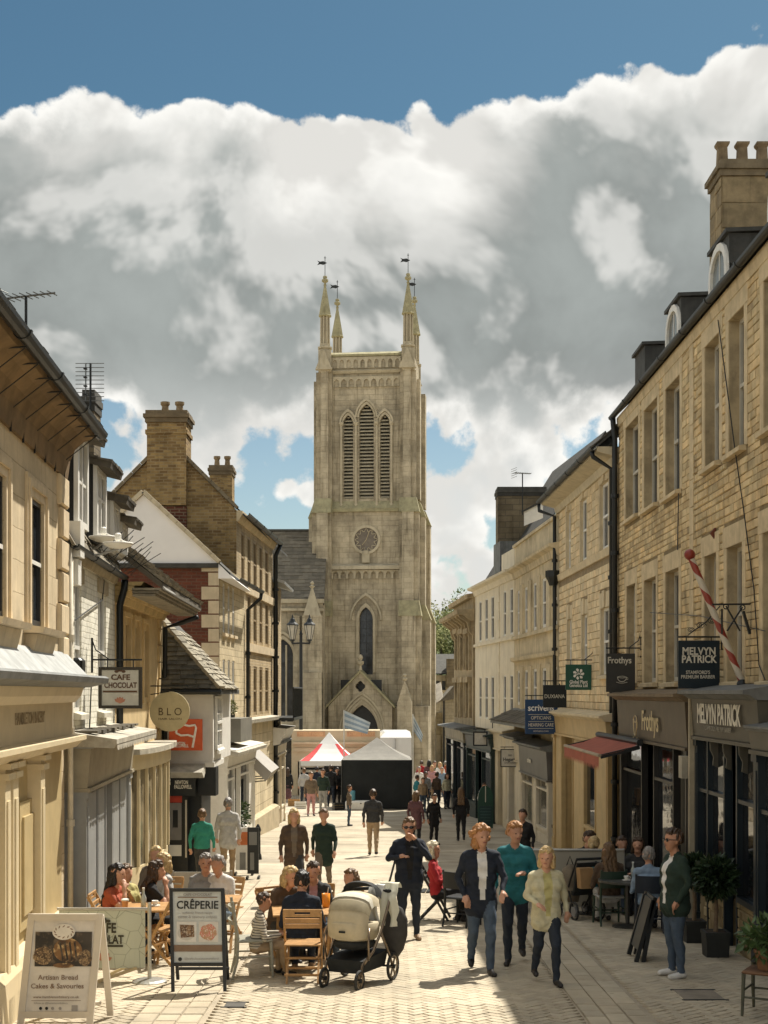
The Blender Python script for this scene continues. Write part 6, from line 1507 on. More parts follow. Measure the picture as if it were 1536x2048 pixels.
 m.hexa([fr(X1 + .15, ze - .12, d0), fr(X1 + .15, ze - .12, d1 + .12), fr(xc + .001, zg, d1 + .12), fr(xc + .001, zg, d0), fr(X1 + .15, ze, d0), fr(X1 + .15, ze, d1 + .12), fr(xc + .001, zg + .16, d1 + .12), fr(xc + .001, zg + .16, d0)]); m.build('porch_roof', CHW, po)
 m = MB(); m.add([fr(xc - 1.2, g, d1 - .49), fr(xc + 1.2, g, d1 - .49), fr(xc + 1.2, Z(1360), d1 - .49), fr(xc - 1.2, Z(1360), d1 - .49)], [(0, 1, 2, 3)]); m.build('door', BLACKP, po)
 for k_ in range(3): hood(D0, D1, Z(1462), 1.0, .05 + .13 * k_, .09, d1 - .1, d1 + .03 + .035 * k_, 'arch_moulding', po, leg=2.4)
 m = MB(); q = fr(xc, zg + .15, d1); m.lathe([(.12, 0), (.08, .25), (.2, .35), (.22, .5), (.1, .55), (.16, .7), (.12, .85), (.03, .9)], 8, q); m.build('finial', CHD, po)
 # right-hand gabled buttress of the west front
 for (px0, px1, pt, pe) in ((801, 829, 1362, 1405),):
  m = MB(); xa, xb = A(px0), A(px1); m.prism([fr(xa, g, 1.9), fr(xb, g, 1.9), fr(xb, Z(pe), 1.9), fr((xa + xb) / 2, Z(pt), 1.9), fr(xa, Z(pe), 1.9)], ud * 1.4); m.build('gabled_buttress', CH, b)
  m = MB(); m.lathe([(.1, 0), (.18, .12), (.06, .2), (.14, .32), (.03, .42)], 8, fr((xa + xb) / 2, Z(pt), 1.8)); m.build('finial', CHD, b)
 # low wall behind the stalls
 m = MB(); bx(m, A(640), A(690), .2, 1.2, g, Z(1412)); m.build('low_wall', CH, b)
 m = MB(); bx(m, A(780), A(860), .1, 1.1, g, Z(1412)); m.build('low_wall', CH, b)
 # nave and aisle to the left
 Yn = 79.0; sn = F / Yn; xp = lambda px: PX(px, Yn); zp = lambda py: PZ(py, Yn)
 wh = arch_pts(xp(545), xp(586), zp(1445), zp(1312), 8, .9)
 m = MB(); fn = lambda a, z, d: Vector((a, Yn - d, z))
 poly_holes(m, fn, [(xp(470), gz(79)), (xp(646), gz(79)), (xp(646), zp(1205)), (xp(470), zp(1205))], [wh], .4)
 m.box(xp(470), xp(646), Yn + .6, Yn + 9, gz(79), zp(1205)); nv = m.build('aisle_wall', CH, b)
 m = MB(); m.add([fn(p[0], p[1], -.3) for p in wh], [tuple(range(len(wh)))]); aw = m.build('aisle_window', glass('leaded_glass'), b)
 for px in (558, 572):
  s_ = MB(); s_.bar(fn(xp(px), zp(1445), -.2), fn(xp(px), zp(1290), -.2), .1, .1); s_.build('mullion', CHD, aw)
 def hood2(off, th, d0, d1):
  pi, po_ = arch_pts(xp(545) - off, xp(586) + off, zp(1445), zp(1312), 9, .9), arch_pts(xp(545) - off - th, xp(586) + off + th, zp(1445), zp(1312), 9, .9); mm = MB()
  for i in range(1, len(pi) - 1):
   q = [pi[i], pi[i + 1], po_[i + 1], po_[i]]; mm.hexa([fn(*p, d0) for p in q] + [fn(*p, d1) for p in q])
  mm.build('arch_moulding', CHD, aw)
 hood2(.02, .12, -.1, .06); hood2(.2, .1, -.05, .14)
 m = MB(); m.box(xp(470), xp(648), Yn - .18, Yn + .02, zp(1222), zp(1217)); m.box(xp(470), xp(648), Yn - .12, Yn + .3, zp(1206), zp(1198)); m.build('parapet_mould', CHD, nv)
 for (px0, px1, d) in ((606, 645, .7), (588, 600, .35)):
  m = MB(); m.box(xp(px0), xp(px1), Yn - d, Yn - .001, gz(79), zp(1232)); m.box(xp(px0), xp(px1), Yn - d - .25, Yn - .0015, gz(79), zp(1345)); m.build('buttress', CH, b)
 xm = xp(625); m = MB(); m.hexa([(xp(608), Yn - .7, zp(1232)), (xp(643), Yn - .7, zp(1232)), (xp(643), Yn, zp(1232)), (xp(608), Yn, zp(1232)), (xm - .05, Yn - .4, zp(1178)), (xm + .05, Yn - .4, zp(1178)), (xm + .05, Yn - .3, zp(1178)), (xm - .05, Yn - .3, zp(1178))]); pn = m.build('pinnacle', CHD, b)
 m = MB(); m.lathe([(.05, 0), (.16, .12), (.05, .2), (.12, .3), (.03, .42)], 8, (xm, Yn - .35, zp(1178))); m.build('finial', CHD, pn)
 # nave roof
 RS = M('church_slate', (.14, .122, .09), .8, .2, 2.5, piece=.22, dirt=.2, dirtcol=(.15, .14, .10))
 Yr = Yn + 4.6; O = Vector((xp(470), Yn + .25, zp(1203))); V = Vector((0, Yr - O.y, PZ(1062, Yr) - O.z)); lv = V.length
 m = MB(); lu = PX(648, Yn) - O.x; m.hexa([O, O + Vector((lu, 0, 0)), O + Vector((lu, 0, 0)) + V, O + V] + [q - Vector((0, 0, .2)) for q in (O, O + Vector((lu, 0, 0)), O + Vector((lu, 0, 0)) + V, O + V)])
 m.hexa([O + V, O + V + Vector((lu, 0, 0)), O + V + Vector((lu, 5, -4)), O + V + Vector((0, 5, -4))] + [q - Vector((0, 0, .2)) for q in (O + V, O + V + Vector((lu, 0, 0)), O + V + Vector((lu, 5, -4)), O + V + Vector((0, 5, -4)))])
 nr = m.build('nave_roof', RS, b)
 t = MB(); it = tile_rows(t, O + Vector((0, 0, .0)), (1, 0, 0), V, lu, lv, .45, .30, .03, seed=41)
 vis = [i for i in it if CX + i[0].x * F / i[0].y > 540]
 tile_objs(nr, vis[:300], RS)
 if len(vis) > 300:
  t2 = MB()
  for (p0, p1, p2, p3, n, l) in vis[300:]: t2.add([p0, p1, p2, p3, p0 + n * l, p1 + n * l, p2 + n * l * .35, p3 + n * l * .35], [(4, 5, 6, 7), (0, 1, 5, 4), (1, 2, 6, 5), (2, 3, 7, 6), (3, 0, 4, 7)])
  t2.build('slates', RS, nr, kind='stuff')
 m = MB(); m.box(O.x, O.x + lu, Yr - .12, Yr + .12, (O + V).z - .02, (O + V).z + .1); m.build('ridge', DARKSLATE, nr)
 # shop in the undercroft, left of the tower
 m = MB(); m.box(xp(562), xp(600), Yn - .3, Yn - .26, gz(79), zp(1448)); m.build('undercroft_glass', SHOPGLASS, b)
 m = MB(); m.box(xp(556), xp(606), Yn - .4, Yn - .2, zp(1450), zp(1443)); m.build('undercroft_head', CHD, b)
church()

# ------------------------------------------------------------------ far end: lane houses, wooded hill
def far_end():
 Y = 96
 b = thing('far_house', 'low dark-roofed house beyond the church tower', 'building', P(890, 1500, Y), world=True)
 ST = brick_mat('far_stone', (.42, .36, .25), (.36, .31, .21), (.3, .26, .18), .5, .2, .01)
 m = MB(); m.box(PX(840, Y), PX(960, Y), Y, Y + 5, gz(90), PZ(1350, Y)); m.build('wall', ST, b)
 m = MB(); m.prism([(PX(836, Y), Y - .3, PZ(1347, Y)), (PX(836, Y), Y + 2.5, PZ(1308, Y + 2.5)), (PX(836, Y), Y + 5.3, PZ(1347, Y))], (PX(965, Y) - PX(836, Y), 0, 0)); rf = m.build('roof', DARKSLATE, b)
 m = MB(); m.box(PX(893, Y), PX(912, Y), Y - .5, Y + .5, PZ(1375, Y), PZ(1318, Y)); m.build('chimney', brick_mat('dirty_stack', (.20, .16, .10), (.15, .12, .075), (.12, .1, .07), .5, .2), rf)
 for px in (872, 884):
  w = MB(); w.box(PX(px, Y), PX(px + 7, Y), Y - .06, Y - .01, PZ(1380, Y), PZ(1362, Y)); w.build('window', GLASS, b)
 Y = 88; c = thing('far_house', 'small lane cottage with corrugated pantile roof and pale door, far right of the tower', 'building', P(885, 1500, Y), world=True)
 m = MB(); m.box(PX(868, Y), PX(884, Y), Y, Y + 4, gz(88), PZ(1425, Y)); m.box(PX(884.5, Y), PX(940, Y), Y - 1.2, Y + 4, gz(88), PZ(1395, Y)); m.build('wall', ST, c)
 m = MB(); m.hexa([(PX(864, Y), Y - .3, PZ(1415, Y)), (PX(886, Y), Y - .3, PZ(1400, Y)), (PX(886, Y), Y + 3, PZ(1368, Y)), (PX(864, Y), Y + 3, PZ(1376, Y))] + [Vector(q) + Vector((0, 0, .1)) for q in ((PX(864, Y), Y - .3, PZ(1415, Y)), (PX(886, Y), Y - .3, PZ(1400, Y)), (PX(886, Y), Y + 3, PZ(1368, Y)), (PX(864, Y), Y + 3, PZ(1376, Y)))]); r2 = m.build('roof', M('pale_pantile', (.30, .27, .22), .8, .2, 2), c)
 for i in range(10):
  x = PX(865 + i * 2.2, Y); s = MB(); s.tube([(x, Y - .32, PZ(1414 - i * 1.45, Y) + .1), (x, Y + 3, PZ(1375 - i * .8, Y) + .1)], .03, 5); s.build('tile_roll', M('pale_pantile', (.3, .27, .22), .8), r2)
 m = MB(); m.prism([(PX(882, Y), Y - 1.5, PZ(1398, Y)), (PX(905, Y), Y - 1.5, PZ(1372, Y)), (PX(940, Y), Y - 1.5, PZ(1372, Y)), (PX(940, Y), Y - 1.5, PZ(1390, Y)), (PX(884, Y), Y - 1.5, PZ(1402, Y))], (0, 5, 0)); m.build('roof', SLATE, c)
 m = MB(); m.box(PX(871, Y), PX(881, Y), Y - .08, Y - .01, gz(88), PZ(1470, Y)); m.build('door', M('pale_door', (.45, .40, .3), .6), c)
 m = MB(); m.tube([(PX(886, Y), Y - 1.3, PZ(1400, Y)), (PX(886, Y), Y - 1.3, gz(88))], .06, 6); m.build('downpipe', IRON, c)
 # hill
 mb = MB(); nx, ny = 24, 10
 for j in range(ny):
  for i in range(nx):
   y = 180 + j * 60; x = -260 + i * 28; h = max(0, min(1, (y - 190) / 160)) * 19 + noise.noise(Vector((x * .02, y * .02, 0))) * 3
   mb.v.append((x, y, -3 + h))
 for j in range(ny - 1):
  for i in range(nx - 1): mb.f.append((j * nx + i, j * nx + i + 1, (j + 1) * nx + i + 1, (j + 1) * nx + i)); mb.mi.append(0)
 mb.build('hill', M('hill_grass', (.10, .13, .045), .95, .3, .05), None, kind='structure')
 rr = random.Random(77); LEAF = [M('spring_leaf_%s' % n, c_, .8, .3, .5) for n, c_ in (('a', (.21, .22, .075)), ('b', (.28, .28, .10)), ('c', (.14, .165, .06)))]
 spots = []
 for i in range(26):
  y = 262 + rr.random() * 60; px = 845 + rr.random() * 90; spots.append((px, y, rr.uniform(4.2, 6.5)))
 spots = [(852 + i * 7.0 + rr.uniform(-2, 2), 262 + (i % 4) * 16, rr.uniform(4.3, 6.0)) for i in range(14)]
 desc = ['leftmost', 'second', 'third', 'fourth', 'fifth', 'sixth', 'seventh', 'eighth', 'ninth', 'tenth', 'eleventh', 'twelfth', 'thirteenth', 'rightmost']
 for i, (px, y, r) in enumerate(spots):
  h = max(0, min(1, (y - 190) / 160)) * 19; base = Vector((PX(px, y), y, -3 + h)); hh = r * 2.1
  t = thing('hill_tree', '%s from the tower of the green trees on the far hill' % desc[i], 'tree', base, group='trees on the far hill')
  m = MB(); m.tube([(0, 0, -.5), (.1, 0, hh * .4), (0, .1, hh * .75)], [r * .08, r * .06, r * .025], 7); m.build('trunk', M('bark', (.06, .05, .035), .95), t)
  m = MB(); cl = []
  for k in range(16):
   v = Vector((rr.gauss(0, 1), rr.gauss(0, 1), rr.gauss(0, .9))).normalized() * rr.uniform(.3, .95); cl.append(Vector((v.x * r * .8, v.y * r * .8, hh * .68 + v.z * hh * .38)))
  for k in range(900):
   c0 = rr.choice(cl); v = Vector((rr.gauss(0, 1), rr.gauss(0, 1), rr.gauss(0, 1))).normalized() * r * .33 * rr.random() ** .35
   p = c0 + v; a_ = Vector((rr.gauss(0, 1), rr.gauss(0, 1), rr.gauss(0, 1))).normalized(); b_ = a_.orthogonal().normalized(); sz = r * rr.uniform(.03, .07)
   m.add([p - a_ * sz, p + b_ * sz * .6, p + a_ * sz, p - b_ * sz * .6], [(0, 1, 2, 3)])
  m.build('crown', LEAF[i % 3], t)
far_end()

# ------------------------------------------------------------------ hanging signs
SW = .92                                                   # everyday sizes in this street's scale
def hang_sign(name, label, px0, px1, py0, py1, Y, board_m, lines, wall_px, frame_m=None, bracket='bar', wall_side=1, emblem=None, thick=.04, frame_w=.0, bar_up=.10):
 c = P((px0 + px1) / 2, py1, Y); t = thing(name, label, 'sign', c, world=True)
 w, h = PX(px1, Y) - PX(px0, Y), PZ(py0, Y) - PZ(py1, Y); x0, x1, z0, z1 = PX(px0, Y), PX(px1, Y), PZ(py1, Y), PZ(py0, Y)
 mb = MB(); mb.bbox(x0, x1, Y - thick / 2, Y + thick / 2, z0, z1, .006); bd = mb.build('board', board_m, t)
 if frame_w:
  for (a, b_, c_, d_) in ((x0, x1, z1 - frame_w, z1), (x0, x1, z0, z0 + frame_w), (x0, x0 + frame_w, z0 + frame_w, z1 - frame_w), (x1 - frame_w, x1, z0 + frame_w, z1 - frame_w)):
   m = MB(); m.box(a, b_, Y - thick / 2 - .012, Y + thick / 2 + .012, c_, d_); m.build('frame_rail', frame_m or BLACKP, bd)
 yf = Y - thick / 2 - .004
 for (txt, px, py, wpx, hpx, mt, bold) in lines:
  lettering(txt, hpx * Y / F * 1.38, mt, P(px, py, yf), (1, 0, 0), (0, 0, 1), bd, bold, fit=wpx * Y / F)
 if emblem: emblem(bd, yf)
 xw = PX(wall_px, Y)
 if bracket:
  m = MB(); zb = z1 + bar_up; far = x0 if wall_side > 0 else x1
  m.tube([(far, Y, zb), (xw, Y, zb)], .014, 6)
  m.tube([(xw, Y, zb - .18), (xw, Y, zb + .30)], .016, 6)
  if bracket == 'brace':
   n = 8; xe = far * .35 + xw * .65
   m.tube([(xw, Y, zb + .28), (xw * .8 + xe * .2, Y, zb + .14), (xe, Y, zb)], .009, 6)
  m.build('bracket', IRON, t)
  for f_ in (.2, .8):
   l = MB(); xx = x0 + w * f_; l.tube([(xx, Y, z1 - .002), (xx, Y, zb)], .008, 5); l.build('hanger', IRON, t)
 return t
NVY = M('navy_sign', (.006, .016, .024), .35, .1); SCREAM = plain('sign_cream', (.52, .50, .42), .6); GREENS = plain('sign_green', (.012, .075, .05), .4); BLUES = plain('sign_blue', (.012, .045, .12), .4); CHAR = plain('sign_charcoal', (.035, .034, .03), .45)
PALE = plain('pale_letters', (.58, .55, .46), .6); WHT = plain('white_letters', (.75, .74, .70), .6)
def scrolls(t, Y, px0, px1, py):
 m = MB()
 for k, (px, r) in enumerate(((px0 + 10, 8), (px0 + 30, 11), (px0 + 52, 10), (px0 + 68, 7))):
  pts = []
  for i in range(14):
   an = i / 13 * 4.2 * math.pi; q = r * (1 - i / 15); pts.append(P(px + q * math.cos(an), py - 12 - q * .7 * math.sin(an) - (k * 9 if k < 3 else 6), Y))
  m.tube(pts, .006, 5)
 m.tube([P(px0 + 5, py - 3, Y), P(px0 + 40, py - 28, Y), P(px1, py - 60, Y)], .009, 5); m.build('scrollwork', IRON, t)
s_ = hang_sign('hanging_sign', 'dark navy hanging sign of the barber under iron scrollwork', 1356, 1439, 1281, 1377, 19.5, NVY, [('MELVYN', 1398, 1303, 66, 15, PALE, .004), ('PATRICK', 1398, 1319, 70, 15, PALE, .004), ("STAMFORD'S", 1396, 1345, 48, 7, PALE, .001), ('PREMIUM BARBER', 1396, 1354, 68, 7, PALE, .001)], 1444, bar_up=.05)
scrolls(s_, 19.5, 1372, 1440, 1272)
def frothys_cup(bd, yf): cup_logo(bd, P(1244, 1356, yf), (1, 0, 0), .15, PALE)
hang_sign('hanging_sign', 'charcoal hanging sign of the coffee shop with a cup drawing', 1212, 1270, 1307, 1384, 25.7, CHAR, [('Frothys', 1239, 1321, 47, 13, PALE, .003)], 1282, bracket='brace', emblem=frothys_cup)
def petals(bd, yf):
 for k in range(7):
  an = 2 * math.pi * k / 7; m = MB(); c = P(1157, 1348, yf); q = []
  for (r_, da) in ((.055, -.25), (.105, -.30), (.13, .05), (.11, .33), (.06, .2)): q.append((c.x + r_ * math.cos(an + da), yf, c.z + r_ * math.sin(an + da)))
  m.prism(q, (0, -.003, 0)); m.build('petal', WHT, bd)
hang_sign('hanging_sign', 'green hanging sign with a white petal wheel', 1131, 1183, 1329, 1380, 31.0, GREENS, [('GPG', 1157, 1348, 12, 5, WHT, .002), ('Global Plant', 1157, 1364, 36, 7, WHT, .002), ('Genetics Ltd', 1157, 1371, 36, 7, WHT, .002)], 1188, bracket='brace', emblem=petals)
hang_sign('hanging_sign', 'almost black square hanging sign with thin pale letters', 1086, 1133, 1370, 1415, 33.7, M('black_sign', (.006, .010, .013), .4), [('DUXIANA', 1109, 1393, 40, 8, PALE, .0)], 1137)
def rules(bd, yf):
 for py in (1429, 1443, 1457):
  m = MB(); a, c = P(1057, py, yf), P(1107, py, yf); m.box(a.x, c.x, yf - .003, yf, a.z - .005, a.z + .005); m.build('rule', PALE, bd)
hang_sign('hanging_sign', 'blue hanging sign of the optician with white rules', 1050, 1115, 1399, 1468, 35.2, BLUES, [('scrivens', 1082, 1416, 52, 13, WHT, .004), ('OPTICIANS', 1082, 1436, 40, 7, PALE, .001), ('HEARING CARE', 1082, 1450, 50, 7, PALE, .001), ('scrivens.com', 1082, 1462, 30, 4, PALE, .0)], 1119, emblem=rules)
hang_sign('hanging_sign', 'small white hanging sign in a thin black frame with black letters', 1001, 1038, 1498, 1534, 42.0, plain('sign_white', (.55, .52, .45), .6), [('HH', 1020, 1511, 6, 5, BLACKP, .0), ('Hegarty', 1020, 1519, 28, 7, BLACKP, .002), ('ESTATE AGENTS', 1020, 1526, 22, 3, BLACKP, .0)], 1042, frame_w=.022, bar_up=.06)
hang_sign('hanging_sign', 'blank white hanging sign in a heavy black frame by the dark green shop', 946, 975, 1463, 1492, 46.5, MATS['sign_white'], [], 985, frame_w=.045, bar_up=.08)
def bean(bd, yf):
 m = MB()
 for (dx, dz, r) in ((-7, 0, 4), (0, 3, 5), (7, 0, 4)):
  c = P(240 + dx, 1343 - dz, yf); m.sphere((c.x, yf, c.z), r * 19.2 / F, 8, 5, sc=(1.1, .12, .7))
 m.build('bean_emblem', plain('cocoa', (.10, .05, .025), .6), bd)
 m = MB()
 for k in range(5):
  an = R(40 + 25 * k); c = P(240, 1407, yf); l = .085
  m.prism([(c.x, yf, c.z), (c.x + l * .8 * math.cos(an - .28), yf, c.z + l * .8 * math.sin(an - .28)), (c.x + l * 1.15 * math.cos(an), yf, c.z + l * 1.15 * math.sin(an)), (c.x + l * .8 * math.cos(an + .28), yf, c.z + l * .8 * math.sin(an + .28))], (0, -.003 - .0005 * k, 0))
 m.build('shell_emblem', plain('coral_print', (.45, .20, .12), .6), bd)
 m = MB(); a, c = P(206, 1383, yf), P(274, 1383, yf); m.box(a.x, c.x, yf - .004, yf, a.z - .012, a.z + .012); m.build('rule', plain('cocoa', (.10, .05, .025), .6), bd)
COCO = MATS['cocoa'] if 'cocoa' in MATS else plain('cocoa', (.10, .05, .025), .6)
hang_sign('hanging_sign', 'square white hanging sign in dark wooden frame reading cafe chocolat', 198, 284, 1334, 1417, 19.2, plain('sign_offwhite', (.52, .50, .43), .6), [('CAFE', 241, 1355, 38, 11, COCO, .003), ('CHOCOLAT', 241, 1371, 65, 11, COCO, .003)], 184, frame_m=M('dark_frame_wood', (.035, .028, .018), .5), frame_w=.042, wall_side=-1, emblem=bean, bracket='brace')
def round_sign():
 Y = 25.9; c = P(339, 1423, Y); t = thing('hanging_sign', 'round pale gold hanging sign reading BLO', 'sign', c, world=True); r = 40 * Y / F; n = 36
 m = MB(); q = [(c.x + r * math.cos(2 * math.pi * i / n), Y, c.z + r * math.sin(2 * math.pi * i / n)) for i in range(n)]; m.prism(q, (0, .05, 0)); bd = m.build('board', plain('pale_gold', (.50, .43, .25), .5), t)
 lettering('B L O', .2, M('umber_letters', (.10, .07, .03), .6), P(340, 1424, Y - .004), (1, 0, 0), (0, 0, 1), bd, .0, fit=46 * Y / F)
 lettering('HAIR SALON', .055, M('umber_letters', (.10, .07, .03), .6), P(340, 1438, Y - .004), (1, 0, 0), (0, 0, 1), bd, .0, fit=46 * Y / F)
 m = MB(); m.tube([(-4.38, Y, PZ(1372, Y)), (c.x + .35, Y, PZ(1372, Y))], .014, 6); m.tube([(-4.38, Y, PZ(1390, Y)), (c.x, Y, PZ(1383, Y))], .010, 6); m.tube([(-4.37, Y, PZ(1400, Y)), (-4.37, Y, PZ(1362, Y))], .016, 6); m.build('bracket', IRON, t)
round_sign()
def flag_line(bd, yf):
 m = MB(); pts = [(352, 1466), (354, 1450), (362, 1448), (378, 1452), (390, 1450), (392, 1456), (388, 1478), (385, 1495)]
 m.tube([P(a, c, yf) for a, c in pts], .022, 6); m.tube([P(a, c, yf) for a, c in ((352, 1466), (362, 1471), (376, 1470), (388, 1474))], .022, 6); m.build('flag_emblem', WHT, bd)
hang_sign('hanging_sign', 'orange-red square sign with a white outlined flag on the white shop wall', 338, 405, 1438, 1501, 27.2, plain('sign_orange', (.52, .085, .025), .5), [('NEWTON', 358, 1487, 24, 6, WHT, .002), ('FALLOWELL', 361, 1492, 32, 6, WHT, .002)], 391, bracket=None, emblem=flag_line)

def barber_things():
 Y = 18.3; a, c = P(1383, 1118, Y), P(1486, 1368, Y)
 t = thing('barber_pole', 'slanting red and white striped barber pole on the stone wall', 'barber pole', c, world=True)
 m = bpy.data.materials.new('spiral_stripes'); m.use_nodes = True; g = NT(m.node_tree); b = g.n['Principled BSDF']
 tc = g.node('ShaderNodeTexCoord').outputs['Generated']; uvn = g.node('ShaderNodeAttribute', attribute_name='spiral')
 f = g.ss(g.m('FRACT', uvn.outputs['Fac']), .44, .50); g.put(b.inputs['Base Color'], g.mix(f, (.25, .03, .02), (.50, .46, .38))); b.inputs['Roughness'].default_value = .35
 d = (c - a); L = d.length; dn = d.normalized(); x = dn.orthogonal().normalized(); y = dn.cross(x); mb = MB(); n, k = 16, 60; r = .044; at = []
 for i in range(k + 1):
  for j in range(n + 1):
   an = 2 * math.pi * j / n; mb.v.append(tuple(a + dn * (L * i / k) + (x * math.cos(an) + y * math.sin(an)) * r)); at.append(i / k * 4.2 + j / n)
 for i in range(k):
  for j in range(n): mb.f.append((i * (n + 1) + j, i * (n + 1) + j + 1, (i + 1) * (n + 1) + j + 1, (i + 1) * (n + 1) + j)); mb.mi.append(0)
 o = mb.build('pole', m, t, smooth=True); o.data.attributes.new('spiral', 'FLOAT', 'POINT').data.foreach_set('value', at)
 mb = MB(); mb.sphere(a - dn * .06, .075); mb.build('ball', plain('oxblood_paint', (.22, .03, .02), .35), t, smooth=True)
 mb = MB(); mb.lathe([(.07, -.05), (.085, .0), (.06, .06)], 10, c); mb.tube([c, (4.72, Y, c.z - .04)], .03, 6); mb.build('bracket', IRON, t)
 Y = 18.0; t = thing('iron_bracket', 'wrought iron wall bracket carrying crossed scissors and a razor', 'bracket', P(1503, 1380, Y), world=True)
 mb = MB(); mb.tube([P(1424, 1209, Y), P(1506, 1208, Y)], .013, 6); mb.tube([P(1503, 1200, Y), P(1503, 1385, Y)], .015, 6); mb.tube([P(1444, 1218, Y), P(1444, 1268, Y)], .013, 6); mb.build('frame', IRON, t)
 for (p, q, e) in (((1452, 1212), (1480, 1262), 0), ((1485, 1214), (1454, 1262), 1)):
  mb = MB(); mb.tube([P(*p, Y - .02 * e), P(*q, Y - .02 * e)], .012, 6); ring = []
  for i in range(13): an = 2 * math.pi * i / 12; ring.append(P(p[0] + 5 * math.cos(an), p[1] + 1 + 5 * math.sin(an), Y - .02 * e))
  mb.tube(ring, .008, 5); mb.build('scissor_blade', IRON, t)
 mb = MB(); mb.bar(P(1486, 1222, Y - .05), P(1500, 1268, Y - .05), .05, .03); mb.build('razor', IRON, t)
 Y = 17.9; t = thing('wall_bracket', 'rusty spike-shaped iron fitting high on the rubble wall', 'bracket', P(1432, 1088, 19.9), world=True); Y = 19.9
 mb = MB(); mb.prism([P(1421, 1066, Y), P(1437, 1047, Y), P(1443, 1066, Y), P(1437, 1087, Y)], (0, .06, 0)); mb.build('spike', M('rust', (.12, .035, .02), .8, .3), t); mb = MB(); mb.tube([P(1437, 1062, Y), (4.74, Y, PZ(1060, Y))], .02, 6); mb.build('stem', MATS['rust'], t)
barber_things()

# ------------------------------------------------------------------ pavement boards and barrier
def px_frame(o, ux, uz): return o, ux, uz
def photo_patch(name, cols, scale, seedv=(0, 0, 0), rough=.6):
 """flat print: blotchy two- to three-colour picture"""
 m = bpy.data.materials.new(name); m.use_nodes = True; g = NT(m.node_tree); b = g.n['Principled BSDF']
 tc = g.node('ShaderNodeTexCoord').outputs['Object']; p = g.vm('ADD', tc, seedv)
 n = g.node('ShaderNodeTexVoronoi', {'Vector': p, 'Scale': scale}, feature='F1'); n2 = g.node('ShaderNodeTexNoise', {'Vector': p, 'Scale': scale * 2.5, 'Detail': 6.0}).outputs[0]
 c = g.mix(g.ss(n.outputs['Distance'], .15, .75), cols[1], cols[0]); c = g.mix(g.ss(n2, .5, .68), c, cols[2]); g.put(b.inputs['Base Color'], c); b.inputs['Roughness'].default_value = rough; MATS[name] = m
 return m
def a_board(name, label, px0, px1, py_t, py_b, py_feet, lean_px, frame_m, panel_m, content, rail=.045, depth=.5):
 """folding pavement sign: front and back leaf with frame rails, legs and hinge"""
 g0 = ground_at((px0 + px1) / 2, py_feet); Y = g0.y; t = thing(name, label, 'sign', g0, world=True)
 zt, zb = PZ(py_t, Y), PZ(py_b, Y); wd = PX(px1, Y) - PX(px0, Y); xm = PX((px0 + px1) / 2, Y) + 0
 sh = lean_px * Y / F                                   # sideways drift from bottom to top
 H = zt - g0.z; back = .26 * H
 def Q(u, v, d=0.0):                                    # u across 0..1, v height above ground
  return Vector((xm - wd / 2 + wd * u + sh * (v / H - .5), Y + back * v / H * .5 - d, g0.z + v))
 def rl(p, q, w, nm, mt): m = MB(); m.bar(p, q, w, .03, up=(0, -1, 0)); return m.build(nm, mt, t)
 v0, v1 = zb - g0.z, H
 for u in (0, 1): rl(Q(u, 0), Q(u, v1), rail, 'leg', frame_m)
 rl(Q(0, v1 - rail / 2, .002), Q(1, v1 - rail / 2, .002), rail, 'top_rail', frame_m); rl(Q(0, v0, .002), Q(1, v0, .002), rail, 'bottom_rail', frame_m)
 for u in (0, 1):
  a = Q(u, v1 - .02); c = Vector((a.x + (.08 if u else -.0) * 0, Y + back * .5 + depth, g0.z)); m = MB(); m.bar(a + Vector((0, .04, 0)), c, rail, .03, up=(0, -1, 0)); m.build('back_leg', frame_m, t)
 a, c = Q(0, .15), Q(1, .15); off = Vector((0, depth * .9, 0)); m = MB(); m.bar(a + off, c + off, rail, .03); m.build('back_rail', frame_m, t)
 m = MB(); e = rail * .4 / wd; q = [Q(e, v0 + rail * .4, -.004), Q(1 - e, v0 + rail * .4, -.004), Q(1 - e, v1 - rail * .6, -.004), Q(e, v1 - rail * .6, -.004)]; m.prism(q, (0, .012, 0)); bd = m.build('panel', panel_m, t)
 nrm = (q[1] - q[0]).cross(q[3] - q[0]).normalized()
 def at(px, py):                                        # place on the panel
  v = PZ(py, Y) - g0.z; u = (PX(px, Y) - (xm - wd / 2) - sh * (v / H - .5)) / wd
  return Q(u, v) + nrm * .0006
 ux = (q[1] - q[0]).normalized(); uz = (q[3] - q[0]).normalized(); uz = (uz - ux * uz.dot(ux)).normalized()
 def txt(s, px, py, wpx, hpx, mt, bold=0.0): lettering(s, hpx * Y / F * 1.38, mt, at(px, py) + nrm * .002, ux, uz, bd, bold, fit=wpx * Y / F, ext=.0008)
 def patch(nm, x0, x1, y0, y1, mt, lift=.002):
  m = MB(); k = [at(x0, y1), at(x1, y1), at(x1, y0), at(x0, y0)]; m.prism([p + nrm * lift for p in k], nrm * .0015); return m.build(nm, mt, bd)
 def poly(nm, pts, mt, lift=.004):
  m = MB(); m.prism([at(*p) + nrm * lift for p in pts], nrm * .0012); return m.build(nm, mt, bd)
 content(txt, patch, poly)
 return t
BROWNT = plain('brown_print', (.20, .13, .085), .7); GREYT = plain('grey_print', (.30, .28, .26), .7); BLK = plain('black_print', (.02, .02, .018), .7)
LOAF = photo_patch('bread_photo', ((.20, .10, .035), (.045, .022, .012), (.50, .34, .16)), 9); SEED = photo_patch('seeded_photo', ((.06, .035, .02), (.22, .14, .07), (.42, .30, .16)), 30); DARKPH = photo_patch('dark_photo', ((.020, .016, .012), (.05, .04, .03), (.11, .08, .05)), 6)
